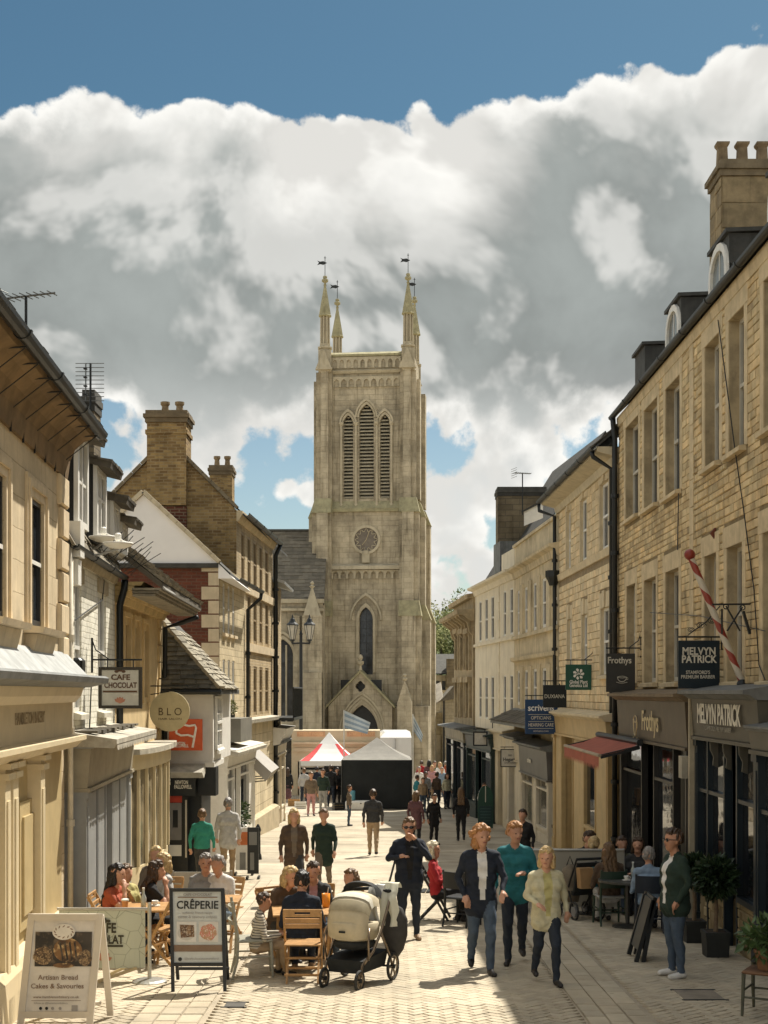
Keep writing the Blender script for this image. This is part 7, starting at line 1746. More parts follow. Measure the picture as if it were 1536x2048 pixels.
def ell(cx, cy, rx, ry, n=22, rot=0.0, jag=0.0):
 return [(cx + rx * (1 + jag * math.sin(7 * a)) * math.cos(a) * math.cos(rot) - ry * math.sin(a) * math.sin(rot), cy + rx * math.cos(a) * math.sin(rot) + ry * (1 + jag * math.cos(5 * a)) * math.sin(a) * math.cos(rot)) for a in [2 * math.pi * i / n for i in range(n)]]
def bakery(txt, patch, poly):
 patch('photograph', 65, 179, 1868, 1936, DARKPH)
 poly('loaf', ell(131, 1904, 29, 24, rot=.1), LOAF, .0045); poly('seeded_loaf', ell(82, 1915, 20, 18, jag=.05), SEED, .0055); poly('seeded_loaf', ell(166, 1919, 14, 16, jag=.05), SEED, .005); poly('loaf', ell(124, 1934, 22, 5), LOAF, .006)
 for i in range(4): poly('crust_cut', [(113 + i * 10, 1890), (116 + i * 10, 1886), (124 + i * 9, 1922), (121 + i * 9, 1926)], DARKPH, .006)
 poly('round_badge', ell(122, 1868, 23, 16), plain('badge_white', (.66, .62, .55), .6), .0065)
 for i in range(12):
  a = 2 * math.pi * i / 12; poly('leaf_mark', ell(122 + 18 * math.cos(a), 1868 + 11 * math.sin(a), 3.2, 1.1, 8, a + .9), BROWNT, .008)
 txt('Hambleton', 122, 1868, 20, 3, GREYT)
 txt('Artisan Bread', 113, 1958, 80, 10, BROWNT, .0005); txt('Cakes & Savouries', 112, 1975, 106, 10, BROWNT, .0005); txt('www.hambletonbakery.co.uk', 110, 1996, 92, 5, BROWNT)
 patch('rule', 61, 160, 2002.5, 2003.3, BROWNT); txt('follow us @hambletonbakery', 100, 2008, 68, 3.5, GREYT)
 for (x, c) in ((80, BLK), (92, BLK), (104, GREYT), (119, GREYT)): poly('icon', ell(x, 2018, 3.2, 3.2, 8), c)
 patch('small_badge', 142, 154, 2012, 2024, GREYT)
a_board('pavement_sign', 'white framed bakery pavement sign with photographs of bread, nearest on the left', 48, 186, 1832, 2030, 2062, 16, M('white_board_paint', (.56, .50, .41), .5, .06), plain('board_print', (.60, .56, .50), .55), bakery, rail=.06)
PLATE = plain('plate_white', (.62, .60, .56), .5); CREPE1 = photo_patch('crepe_photo', ((.10, .05, .025), (.26, .15, .07), (.45, .38, .30)), 26); CREPE2 = photo_patch('waffle_photo', ((.42, .24, .13), (.55, .16, .12), (.66, .60, .52)), 34)
def creperie(txt, patch, poly):
 txt('CAFE CHOCOLAT', 392, 1793, 58, 5, GREYT, .001); patch('rule', 352, 432, 1797.2, 1799, BROWNT)
 txt('CRÊPERIE', 392, 1814, 84, 16, BLK, .002); txt('authentic French recipe', 392, 1829, 60, 5, GREYT); txt('sweet & savoury crêpes', 392, 1837, 78, 6, GREYT)
 patch('photograph', 351, 391, 1846, 1886, PLATE); poly('plate', ell(371, 1869, 18, 14), plain('plate_grey', (.5, .48, .44), .5), .0045); poly('crepe', [(357, 1852), (386, 1853), (387, 1876), (360, 1878)], CREPE1, .006)
 patch('photograph', 396, 435, 1846, 1886, plain('plate_pale', (.58, .55, .50), .5)); poly('waffle', ell(415, 1867, 17, 16, jag=.08), CREPE2, .005)
 patch('brown_band', 345, 444, 1892, 1905, BROWNT); txt('3 Ironmonger Street, Stamford PE9 1PL', 394, 1896, 70, 4, WHT); txt('cafechocolat.co.uk', 394, 1902, 32, 3, WHT)
 poly('icon', ell(359, 1920, 4, 4, 10), BLK); txt('@cafechocolatstamford', 402, 1919, 68, 4, GREYT)
a_board('pavement_sign', 'black framed crêperie pavement sign beside the café barrier', 342, 446, 1780, 1930, 1983, -8, BLACKP, plain('pale_blue_print', (.50, .52, .50), .5), creperie, rail=.035)
def blankb(txt, patch, poly): pass
def side_board():
 g0 = ground_at(1292, 1924); t = thing('pavement_sign', 'dark pavement board seen edge-on beside the man in the green jacket', 'sign', g0, world=True); Y = g0.y
 for (pa, pb, y_) in (((1272, 1925), (1306, 1800), 0), ((1286, 1914), (1310, 1795), .55)):
  a, c = P(*pa, Y), P(*pb, Y); a.z = g0.z
  for dy in (0, .5):
   m = MB(); m.bar(a + Vector((0, dy + y_ * 0, 0)), c + Vector((0, dy, 0)), .05, .05); m.build('leg', BLACKP, t)
  m = MB(); p, q = a.lerp(c, .18), c; m.hexa([p + Vector((-.012, .03, 0)), p + Vector((.012, .03, 0)), p + Vector((.012, .47, 0)), p + Vector((-.012, .47, 0)), q + Vector((-.012, .03, 0)), q + Vector((.012, .03, 0)), q + Vector((.012, .47, 0)), q + Vector((-.012, .47, 0))]); m.build('panel', NAVYP, t)
side_board()
def barrier():
 Y = 15.45; g0 = Vector((PX(230, Y), Y, gz(Y))); t = thing('cafe_barrier', 'pale green canvas café barrier with crackle pattern and dark lettering', 'barrier', g0, world=True)
 CAN = bpy.data.materials.new('crackle_canvas'); CAN.use_nodes = True; g = NT(CAN.node_tree); b = g.n['Principled BSDF']
 pos = g.node('ShaderNodeNewGeometry').outputs['Position']
 vo = g.node('ShaderNodeTexVoronoi', {'Vector': g.vm('ADD', pos, (.3, .0, .1)), 'Scale': 5.5}, feature='DISTANCE_TO_EDGE').outputs['Distance']
 g.put(b.inputs['Base Color'], g.mix(g.ss(vo, .008, .022), (.30, .32, .25), (.50, .52, .42))); b.inputs['Roughness'].default_value = .8
 x0, x1 = PX(118, Y), PX(290, Y); zt, zb = PZ(1818, Y), PZ(1936, Y)
 m = MB(); N = 16
 for i in range(N):
  a, c = x0 + (x1 - x0) * i / N, x0 + (x1 - x0) * (i + 1) / N; w = lambda x: .012 * math.sin(x * 9)
  m.hexa([(a, Y + w(a), zb), (c, Y + w(c), zb), (c, Y + w(c) + .006, zb), (a, Y + w(a) + .006, zb), (a, Y, zt), (c, Y, zt), (c, Y + .006, zt), (a, Y + .006, zt)])
 bd = m.build('canvas', CAN, t)
 m = MB(); m.tube([(x0 - .02, Y, zt), (x1 + .03, Y, zt)], .018, 8); m.build('top_rail', plain('steel_tube', (.45, .44, .40), .35, .7), t)
 DK = plain('dark_olive_print', (.045, .04, .025), .7); yf = Y - .016
 lettering('CAFE', .15, DK, P(208, 1857, yf), (1, 0, 0), (0, 0, 1), bd, .004, fit=48 * Y / F); lettering('du', .09, DK, P(206, 1869, yf), (1, 0, 0), (0, 0, 1), bd, .001, fit=16 * Y / F); lettering('CHOCOLAT', .13, DK, P(198, 1880, yf), (1, 0, 0), (0, 0, 1), bd, .004, fit=98 * Y / F)
 m = MB(); a, c = P(150, 1890, yf), P(246, 1894, yf); m.box(a.x, c.x, yf - .002, yf, c.z, a.z); m.build('band', DK, bd)
 for (dx, dz) in ((-8, 0), (0, 3), (8, 0), (0, -2)):
  m = MB(); c = P(208 + dx, 1842 - dz, yf); m.sphere((c.x, yf, c.z), 4.5 * Y / F, 8, 5, sc=(1.2, .1, .7)); m.build('bean_emblem', DK, bd)
 m = MB(); c = P(206, 1922, yf)
 for k in range(5):
  an = R(20 + 32 * k); l = .11; m.prism([(c.x, yf, c.z), (c.x + l * .7 * math.cos(an - .3), yf, c.z + l * .7 * math.sin(an - .3)), (c.x + l * math.cos(an), yf, c.z + l * math.sin(an)), (c.x + l * .7 * math.cos(an + .3), yf, c.z + l * .7 * math.sin(an + .3))], (0, -.002 - .0006 * k, 0))
 m.build('shell_emblem', plain('coral_print', (.45, .20, .12), .6), bd)
 m = MB(); m.bar((x1 - .09, Y + .0, zb), (x1 - .55, Y - .15, g0.z), .04, .03); m.build('leg', plain('pale_timber', (.48, .38, .22), .6), t)
 px_ = PX(299, Y - .1); m = MB(); m.tube([(px_, Y - .1, g0.z), (px_, Y - .1, PZ(1803, Y))], .022, 8); m.build('post', plain('steel_tube', (.45, .44, .40), .35, .7), t)
 m = MB(); m.lathe([(.19, 0), (.19, .02), (.15, .035), (.03, .045)], 18, (px_, Y - .1, gz(Y))); m.build('post_base', plain('steel_tube', (.45, .44, .40), .35, .7), t, smooth=False)
 m = MB(); m.bar(P(262, 1936, Y) + Vector((0, .3, 0)), Vector((PX(205, Y), Y + .3, g0.z)), .04, .03); m.build('leg', MATS['pale_timber'], t)
 # second length of barrier further back
 Y = 19.3; t = thing('cafe_barrier', 'plain pale canvas café barrier further back, behind the seated couple', 'barrier', Vector((PX(380, Y), Y, gz(Y))), world=True)
 x0, x1, zt = PX(345, Y), PX(462, Y), gz(Y) + .85; m = MB(); m.box(x0, x1, Y, Y + .01, gz(Y) + .12, zt); m.build('canvas', M('pale_canvas', (.50, .49, .42), .8, .06), t)
 for x in (x0, x1):
  m = MB(); m.tube([(x, Y, gz(Y)), (x, Y, zt + .02)], .02, 7); m.build('post', MATS['steel_tube'], t); m = MB(); m.lathe([(.17, 0), (.17, .02), (.03, .04)], 14, (x, Y, gz(Y))); m.build('post_base', MATS['steel_tube'], t)
 Y = 21.6; t = thing('cafe_barrier', 'long low white screen behind the tables on the right', 'barrier', Vector((PX(1120, Y), Y, gz(Y))), world=True)
 x0, x1, zt = PX(1058, Y), PX(1248, Y), PZ(1700, Y); m = MB(); m.box(x0, x1, Y, Y + .012, gz(Y) + .1, zt); m.build('canvas', M('grey_white_canvas', (.36, .34, .28), .8, .06), t)
 m = MB(); m.tube([(x0, Y, zt), (x1, Y, zt)], .022, 7); m.build('top_rail', MATS['steel_tube'], t)
 for x in (x0, (x0 + x1) / 2, x1):
  m = MB(); m.tube([(x, Y + .02, gz(Y)), (x, Y + .02, zt + .02)], .02, 7); m.build('post', MATS['steel_tube'], t)
barrier()

# ------------------------------------------------------------------ chairs and tables
TIMBER = M('honey_timber', (.40, .225, .085), .5, .2, 9, streak=.15, bump=.002); GREYC = M('grey_green_paint', (.27, .26, .205), .5, .1, 6); GRNM = M('green_metal', (.022, .045, .028), .4, .1, 6)
def folding_chair(label, loc, rz, mt=TIMBER, group=None):
 """slatted folding chair, sitter faces -Y"""
 t = thing('folding_chair', label, 'chair', loc, rz, group); W2 = .20; h = .80 * SW / .92
 for sx in (-1, 1):
  m = MB(); m.bar((sx * W2, .24, .79), (sx * W2, -.20, .0), .035, .022, up=(1, 0, 0)); m.build('leg', mt, t)
  m = MB(); m.bar((sx * (W2 - .03), -.16, .42), (sx * (W2 - .03), .24, .0), .035, .022, up=(1, 0, 0)); m.build('leg', mt, t)
 for i in range(5):
  m = MB(); y = -.18 + i * .082; m.bbox(-W2, W2, y, y + .07, .415, .433, .004); m.build('seat_slat', mt, t)
 for i, z in enumerate((.60, .665, .735)):
  hh = .05 if i < 2 else .085; y = .245 - (.79 - z) * .55 + .015
  if i == 2:
   for (a, b) in ((-W2 - .01, -.085), (.085, W2 + .01)): m = MB(); m.bbox(a, b, y - .01, y + .012, z, z + hh, .004); m.build('back_slat', mt, t)
   for (a, b) in ((z, z + .03), (z + .055, z + hh)): m = MB(); m.bbox(-.0851, .0851, y - .01, y + .012, a, b, .003); m.build('back_slat', mt, t)
  else: m = MB(); m.bbox(-W2 - .01, W2 + .01, y - .01, y + .012, z, z + hh, .004); m.build('back_slat', mt, t)
 for (y, z) in ((.16, .09), (-.13, .11), (.02, .25)): m = MB(); m.bar((-W2, y, z), (W2, y, z), .025, .025); m.build('stretcher', mt, t)
 return t
def plain_chair(label, loc, rz, mt, group=None, splat=True, seat_m=None, h=.82, name='cafe_chair'):
 t = thing(name, label, 'chair', loc, rz, group)
 m = MB(); m.bbox(-.2, .2, -.2, .2, .40, .43, .012); m.build('seat', seat_m or mt, t)
 for sx in (-1, 1):
  m = MB(); m.tube([(sx * .18, -.18, .40), (sx * .19, -.20, 0)], [.02, .014], 7); m.build('leg', mt, t)
  m = MB(); m.tube([(sx * .18, .25, h), (sx * .18, .19, .45), (sx * .185, .20, .2), (sx * .19, .25, 0)], [.017, .019, .019, .014], 7); m.build('leg', mt, t)
 m = MB(); n = 8; m.v = [];
 for (z0, z1) in (((.56, .80),) if splat else ((.74, .80), (.60, .65))):
  b = MB()
  for i in range(n):
   a, c = -.18 + .36 * i / n, -.18 + .36 * (i + 1) / n; f = lambda x: .235 + .03 * (1 - (x / .18) ** 2)
   b.hexa([(a, f(a), z0), (c, f(c), z0), (c, f(c) + .018, z0), (a, f(a) + .018, z0), (a, f(a) + .012, z1), (c, f(c) + .012, z1), (c, f(c) + .03, z1), (a, f(a) + .03, z1)])
  b.build('backrest', mt, t)
 for (a, b) in (((-.185, -.19, .18), (.185, -.19, .18)), ((-.185, .2, .2), (.185, .2, .2)), ((-.185, -.19, .24), (-.185, .2, .24)), ((.185, -.19, .24), (.185, .2, .24))):
  m = MB(); m.tube([a, b], .011, 6); m.build('stretcher', mt, t)
 return t
def cafe_table(label, loc, rz, mt, r=.36, h=.68, square=True, leg_m=None, group=None):
 t = thing('cafe_table', label, 'table', loc, rz, group); m = MB()
 if square:
  for i in range(6): s = MB(); y = -r + i * 2 * r / 6; s.bbox(-r, r, y + .004, y + 2 * r / 6 - .004, h - .025, h, .004); s.build('top_slat', mt, t)
  for sx in (-1, 1):
   m = MB(); m.bar((sx * (r - .06), -r + .04, h - .03), (sx * (r - .06), r - .06, 0), .03, .03, up=(1, 0, 0)); m.build('leg', leg_m or mt, t); m = MB(); m.bar((sx * (r - .1), r - .04, h - .03), (sx * (r - .1), -r + .06, 0), .03, .03, up=(1, 0, 0)); m.build('leg', leg_m or mt, t)
 else:
  m.lathe([(r, h - .03), (r, h), (r * .2, h)], 20); m.build('top', mt, t); m = MB(); m.tube([(0, 0, .03), (0, 0, h - .02)], .03, 8); m.build('column', leg_m or mt, t); m = MB(); m.lathe([(.22, 0), (.22, .02), (.04, .05)], 14); m.build('base', leg_m or mt, t)
 return t
def gp(px, s): Y = F / s; return Vector((PX(px, Y), Y, gz(Y)))
CENTER_T = cafe_table('wooden slatted table of the group by the pram', gp(606, 170), .1, TIMBER, .36, .66)
folding_chair('honey wooden folding chair of the sitter in navy, seen from behind', gp(607, 181), math.pi)
plain_chair('grey-green chair with the child in the striped jumper', gp(508, 177), math.pi / 2 + .15, GREYC, splat=False, h=.86)
folding_chair('wooden chair of the woman in the brown coat, behind the table', gp(560, 161), .7)
folding_chair('wooden chair of the man in the dark jacket at the far side', gp(632, 158), -.1)
folding_chair('wooden chair half hidden behind the pram', gp(706, 162), -.9)
cafe_table('wooden table behind the café barrier, by the long-haired women', gp(282, 166), 0, TIMBER, .34, .66)
folding_chair('wooden chair of the long black-haired woman', gp(222, 165), math.pi / 2); folding_chair('wooden chair behind the crêperie sign', gp(322, 168), -.6 * math.pi)
folding_chair('wooden chair of the second dark-haired woman', gp(292, 160), math.pi * .6); folding_chair('wooden chair of the blonde woman in grey', gp(326, 150), -.2)
folding_chair('wooden chair of the man in the grey shirt', gp(412, 150), .15); folding_chair('wooden chair of the person in blue jeans beside him', gp(446, 150), -.35)
cafe_table('wooden table in front of the seated couple', gp(430, 158), 0, TIMBER, .32, .66)
folding_chair('dark folding chair of the woman in red', gp(872, 134), math.pi / 2 - .12, BLACKP)
cafe_table('small dark table beside the woman in red', gp(935, 134), 0, BLACKP, .28, .66, False)
plain_chair('empty black chair between the woman in red and the walkers', gp(925, 139), 2.6, BLACKP)
cafe_table('round table of the large party on the right', gp(1255, 140), 0, M('dark_table', (.05, .05, .045), .4), .42, .68, False)
cafe_table('round table of the man in the black T-shirt', gp(1180, 130), 0, M('dark_table', (.05, .05, .045), .4), .3, .68, False)
plain_chair('dark green metal chair of the woman with long brown hair', gp(1219, 138), math.pi + .1, GRNM, seat_m=M('cushion', (.32, .32, .30), .8))
plain_chair('navy backed chair of the man in pale blue', gp(1298, 143), math.pi - .15, M('navy_chair', (.012, .018, .03), .5), seat_m=MATS['cushion'])
plain_chair('dark chair of the man at the far side of the right table', gp(1243, 127), .1, BLACKP); plain_chair('dark chair of the smiling woman at the right table', gp(1277, 128), -.1, BLACKP)
plain_chair('dark chair of the man in the black T-shirt', gp(1165, 124), .2, BLACKP); plain_chair('dark chair of the fair-haired girl', gp(1186, 128), math.pi * .8, BLACKP)

def tableware(name, label, cat, px, s, h, build, group=None):
 p = gp(px, s); t = thing(name, label, cat, p + Vector((0, 0, h)), group=group); build(t); return t
def glass_orange(t):
 m = MB(); m.lathe([(.035, 0), (.045, .02), (.05, .17), (.046, .17), (.04, .025)], 12); m.build('tumbler', plain('orange_juice', (.75, .27, .03), .25), t, smooth=True)
 m = MB(); m.tube([(.01, 0, .1), (.03, .0, .24)], .005, 5); m.build('straw', WHT, t)
def bottle(t): m = MB(); m.lathe([(.032, 0), (.034, .12), (.014, .17), (.013, .22), (.016, .225)], 10); m.build('body', plain('clear_bottle', (.42, .45, .42), .15), t, smooth=True); m = MB(); m.lathe([(.016, .22), (.016, .24)], 8); m.build('cap', WHITEP, t)
def cup(t): m = MB(); m.lathe([(.06, 0), (.065, .008), (.02, .01)], 14); m.build('saucer', WHITEP, t); m = MB(); m.lathe([(.025, .01), (.038, .05), (.04, .065), (.035, .065), (.03, .03)], 12); m.build('bowl', WHITEP, t, smooth=True); m = MB(); m.tube([(.038, 0, .055), (.06, 0, .045), (.055, 0, .025), (.034, 0, .025)], .005, 5); m.build('handle', WHITEP, t)
tableware('drink_glass', 'tall glass of orange juice on the table by the pram', 'glass', 652, 168, .662, glass_orange)
tableware('coffee_cup', 'white coffee cup on the table by the pram', 'cup', 590, 169, .662, cup); tableware('coffee_cup', 'white coffee cup on the table behind the barrier', 'cup', 310, 166, .662, cup)
tableware('water_bottle', 'small clear bottle on the table behind the barrier', 'bottle', 287, 168, .662, bottle); tableware('coffee_cup', 'white cup on the large right-hand table', 'cup', 1253, 141, .68, cup); tableware('water_bottle', 'small clear bottle on the large right-hand table', 'bottle', 1266, 139, .68, bottle)
def takeaway(t): m = MB(); m.lathe([(.03, 0), (.042, .11), (.036, .11)], 12); m.build('paper_cup', plain('orange_cup', (.62, .24, .07), .5), t); m = MB(); m.lathe([(.044, .108), (.044, .125), (.03, .13)], 12); m.build('lid', WHITEP, t)
tableware('paper_cup', 'orange paper cup held up behind the barrier by the table edge', 'cup', 250, 170, .662, takeaway)

# ------------------------------------------------------------------ pram
def pram():
 g0 = gp(712, 183); t = thing('pram', 'cream and black pram with drying white cloths beside the café table', 'pram', g0, R(-24)); k = .95
 CR = M('cream_pram_fabric', (.46, .40, .28), .8, .08, 8, bump=.002); DK = M('black_fabric', (.016, .018, .018), .8, .2, 12); MET = plain('bronze_tube', (.22, .17, .12), .3, .8); RUB = plain('tyre_rubber', (.03, .03, .028), .8); RIM = plain('wheel_bronze', (.26, .21, .15), .35, .6)
 def wheel(c, r, tilt=0.0):
  n = 20; m = MB(); ring = [(c[0], c[1] + r * math.cos(2 * math.pi * i / n), c[2] + r * math.sin(2 * math.pi * i / n)) for i in range(n + 1)]
  m.tube(ring, .017, 7); o = m.build('wheel', RUB, t, smooth=True)
  m = MB(); m.tube([(c[0], c[1] + (r - .022) * math.cos(2 * math.pi * i / n), c[2] + (r - .022) * math.sin(2 * math.pi * i / n)) for i in range(n + 1)], .010, 6)
  for i in range(6): a = 2 * math.pi * i / 6; m.bar(c, (c[0], c[1] + (r - .02) * math.cos(a), c[2] + (r - .02) * math.sin(a)), .012, .018, up=(1, 0, 0))
  m.build('rim', RIM, o); m = MB(); m.tube([(c[0] - .025, c[1], c[2]), (c[0] + .025, c[1], c[2])], .025, 8); m.build('hub', DK, o)
 for sx in (-1, 1): wheel((sx * .21, -.36, .105), .10); wheel((sx * .29, .34, .145), .14)
 for sx in (-1, 1):
  m = MB(); m.tube([(sx * .21, -.36, .105), (sx * .215, -.30, .26), (sx * .22, -.26, .30)], .016, 7); m.build('fork', MET, t)
  m = MB(); m.tube([(sx * .22, -.27, .27), (sx * .25, -.10, .38), (sx * .27, .06, .56), (sx * .265, .25, .80), (sx * .25, .40, .96)], .016, 8); m.build('side_tube', MET, t, smooth=True)
  m = MB(); m.tube([(sx * .27, .06, .56), (sx * .28, .2, .38), (sx * .29, .34, .145)], .016, 7); m.build('side_tube', MET, t, smooth=True)
  m = MB(); m.tube([(sx * .25, -.22, .30), (sx * .27, -.26, .5), (sx * .25, -.20, .64)], .012, 7); m.build('side_tube', MET, t, smooth=True)
 m = MB(); m.tube([(-.25, .40, .96), (0, .43, .98), (.25, .40, .96)], .02, 8); m.build('handlebar', DK, t, smooth=True)
 m = MB(); m.tube([(-.22, -.27, .27), (.22, -.27, .27)], .02, 7); m.tube([(-.29, .34, .145), (.29, .34, .145)], .012, 6); m.build('axle', DK, t)
 # basket
 m = MB(); m.hexa([(-.19, -.28, .16), (.19, -.28, .16), (.22, .28, .16), (-.22, .28, .16), (-.22, -.30, .30), (.22, -.30, .30), (.25, .30, .34), (-.25, .30, .34)]); m.build('basket', DK, t)
 # seat shell with hood: swept half dome
 def shell_(nm, mt, r0, r1, a0, a1, w, zc, yc, n=12, k_=9):
  m = MB(); vs = []
  for i in range(n + 1):
   a = a0 + (a1 - a0) * i / n
   for j in range(k_ + 1):
    b = math.pi * j / k_; cr = math.sin(b) ** .5; rr_ = r0 * (.55 + .45 * cr)
    vs.append((-math.cos(b) * w, yc + rr_ * math.cos(a), zc + rr_ * r1 * math.sin(a)))
  fs = [(i * (k_ + 1) + j, i * (k_ + 1) + j + 1, (i + 1) * (k_ + 1) + j + 1, (i + 1) * (k_ + 1) + j) for i in range(n) for j in range(k_)]
  m.add(vs, fs); return m.build(nm, mt, t, smooth=True)
 hood = shell_('hood', CR, .33, 1.05, R(60), R(205), .23, .66, .0)
 shell_('hood_band', M('dark_cream_fabric', (.33, .285, .19), .8, .1, 8), .337, 1.05, R(128), R(150), .234, .66, .0, 4)
 shell_('visor', M('white_trim', (.60, .57, .48), .8), .339, 1.05, R(104), R(120), .236, .66, .0, 4)
 def tub(nm, mt, rings):
  m = MB(); n = 20; vs = []
  for (z, rx, ry) in rings:
   for i in range(n): a = 2 * math.pi * i / n; c_, s2 = math.cos(a), math.sin(a); vs.append((rx * math.copysign(abs(c_) ** .6, c_), -.02 + ry * math.copysign(abs(s2) ** .7, s2), z - .10 * (math.copysign(abs(s2) ** .7, s2) * ry)))
  k = len(rings); m.add(vs, [(j * n + i, j * n + (i + 1) % n, (j + 1) * n + (i + 1) % n, (j + 1) * n + i) for j in range(k - 1) for i in range(n)] + [tuple(range(n - 1, -1, -1)), tuple(range((k - 1) * n, k * n))]); return m.build(nm, mt, t, smooth=True)
 tub('carrycot', CR, ((.46, .15, .24), (.50, .19, .29), (.56, .215, .315), (.66, .225, .325), (.68, .21, .31)))
 tub('cot_base', DK, ((.38, .13, .22), (.41, .18, .27), (.455, .2, .285), (.47, .185, .275)))
 m = MB(); m.box(-.035, .035, -.362, -.345, .60, .62); m.build('badge', DK, t)
 shell_('inner_hood', DK, .30, 1.2, R(50), R(100), .2, .74, .12)
 # white cloths over the handle, grey bag
 def cloth(nm, mt, x0, x1, y0, z0, drop, seed):
  m = MB(); nx, nz = 9, 12; vs = []
  for j in range(nz + 1):
   v = j / nz
   for i in range(nx + 1):
    u = i / nx; f = .03 * math.sin(u * 11 + seed) * (.3 + v) + .012 * math.sin(v * 9 + u * 5 + seed)
    y = y0 + (.10 * math.cos(v * 3.4) if v < .35 else -.03) + f; z = z0 + .06 * math.sin(min(1, v / .35) * math.pi) - max(0, v - .25) * drop
    vs.append((x0 + (x1 - x0) * u + .02 * math.sin(v * 6 + seed), y, z))
  m.add(vs, [(j * (nx + 1) + i, j * (nx + 1) + i + 1, (j + 1) * (nx + 1) + i + 1, (j + 1) * (nx + 1) + i) for j in range(nz) for i in range(nx)]); return m.build(nm, mt, t, smooth=True)
 cloth('muslin', M('white_muslin', (.66, .65, .60), .9, .05, 8), -.02, .16, .30, .98, .50, 1.0); cloth('muslin', M('ivory_muslin', (.62, .60, .48), .9, .05, 8), .12, .34, .36, 1.0, .55, 3.1)
 m = MB(); n = 10; rings = []
 for j, (z, rx, ry, y) in enumerate(((.22, .04, .05, .46), (.32, .11, .09, .46), (.48, .16, .11, .45), (.66, .17, .10, .43), (.78, .12, .06, .41), (.82, .04, .03, .40))): rings += [(.26 + rx * math.cos(2 * math.pi * i / n), y + ry * math.sin(2 * math.pi * i / n), z) for i in range(n)]
 m.add(rings, [(j * n + i, j * n + (i + 1) % n, (j + 1) * n + (i + 1) % n, (j + 1) * n + i) for j in range(5) for i in range(n)] + [tuple(range(n - 1, -1, -1)), tuple(range(5 * n, 6 * n))]); m.build('bag', M('charcoal_bag', (.045, .042, .038), .8, .15, 10), t, smooth=True)
pram()

def wheeled_chair():
 g0 = gp(1162, 133); t = thing('wheeled_chair', 'dark pushchair hung with shopping bags beside the right-hand tables', 'pushchair', g0, R(200))
 DK = M('black_fabric', (.016, .018, .018), .8)
 for sx in (-1, 1):
  for (y, r) in ((.2, .13), (-.28, .09)):
   n = 16; m = MB(); m.tube([(sx * .22, y + r * math.cos(2 * math.pi * i / n), r + .01 + r * math.sin(2 * math.pi * i / n)) for i in range(n + 1)], .016, 6); w = m.build('wheel', plain('tyre_rubber', (.03, .03, .028), .8), t, smooth=True)
   m = MB(); m.tube([(sx * .235, y, r), (sx * .2, y, r)], r * .6, 10); m.build('hub', plain('grey_hub', (.2, .2, .2), .4), w)
  m = MB(); m.tube([(sx * .2, -.28, .1), (sx * .22, .0, .45), (sx * .22, .28, .92)], .015, 6); m.build('side_tube', IRON, t); m = MB(); m.tube([(sx * .22, .0, .45), (sx * .22, .2, .14)], .015, 6); m.build('side_tube', IRON, t)
 m = MB(); m.tube([(-.22, .28, .92), (.22, .28, .92)], .02, 7); m.build('handlebar', DK, t)
 m = MB(); m.hexa([(-.19, -.2, .38), (.19, -.2, .38), (.19, .12, .36), (-.19, .12, .36), (-.19, -.2, .43), (.19, -.2, .43), (.19, .12, .42), (-.19, .12, .42)]); m.build('seat', DK, t); m = MB(); m.hexa([(-.19, .1, .42), (.19, .1, .42), (.19, .15, .42), (-.19, .15, .42), (-.19, .22, .86), (.19, .22, .86), (.19, .27, .86), (-.19, .27, .86)]); m.build('backrest', DK, t)
 for (x, mt, nm) in ((.12, M('tan_paper', (.36, .22, .10), .8), 'bag'), (-.12, M('teal_bag', (.02, .13, .16), .7), 'bag')):
  m = MB(); m.hexa([(x - .1, .30, .5), (x + .1, .30, .5), (x + .1, .42, .5), (x - .1, .42, .5), (x - .11, .28, .80), (x + .11, .28, .80), (x + .11, .40, .80), (x - .11, .40, .80)]); m.build(nm, mt, t)
 t2 = thing('shopping_bag', 'crumpled brown-grey shopping bag hanging left of the pushchair', 'bag', gp(1140, 133) + Vector((0, 0, .25)))
 m = MB(); n = 10; rings = []
 for (z, r) in ((0, .13), (.15, .16), (.35, .14), (.5, .10), (.56, .03)): rings += [(r * math.cos(2 * math.pi * i / n) * (1 + .1 * math.sin(3 * i)), r * .7 * math.sin(2 * math.pi * i / n), z) for i in range(n)]
 m.add(rings, [(j * n + i, j * n + (i + 1) % n, (j + 1) * n + (i + 1) % n, (j + 1) * n + i) for j in range(4) for i in range(n)] + [tuple(range(n - 1, -1, -1)), tuple(range(4 * n, 5 * n))]); m.build('sack', M('taupe_cloth', (.18, .145, .10), .8, .2, 8), t2, smooth=True); m = MB(); m.tube([(-.05, 0, .54), (0, 0, .68), (.05, 0, .54)], .01, 5); m.build('strap', BLACKP, t2)
wheeled_chair()

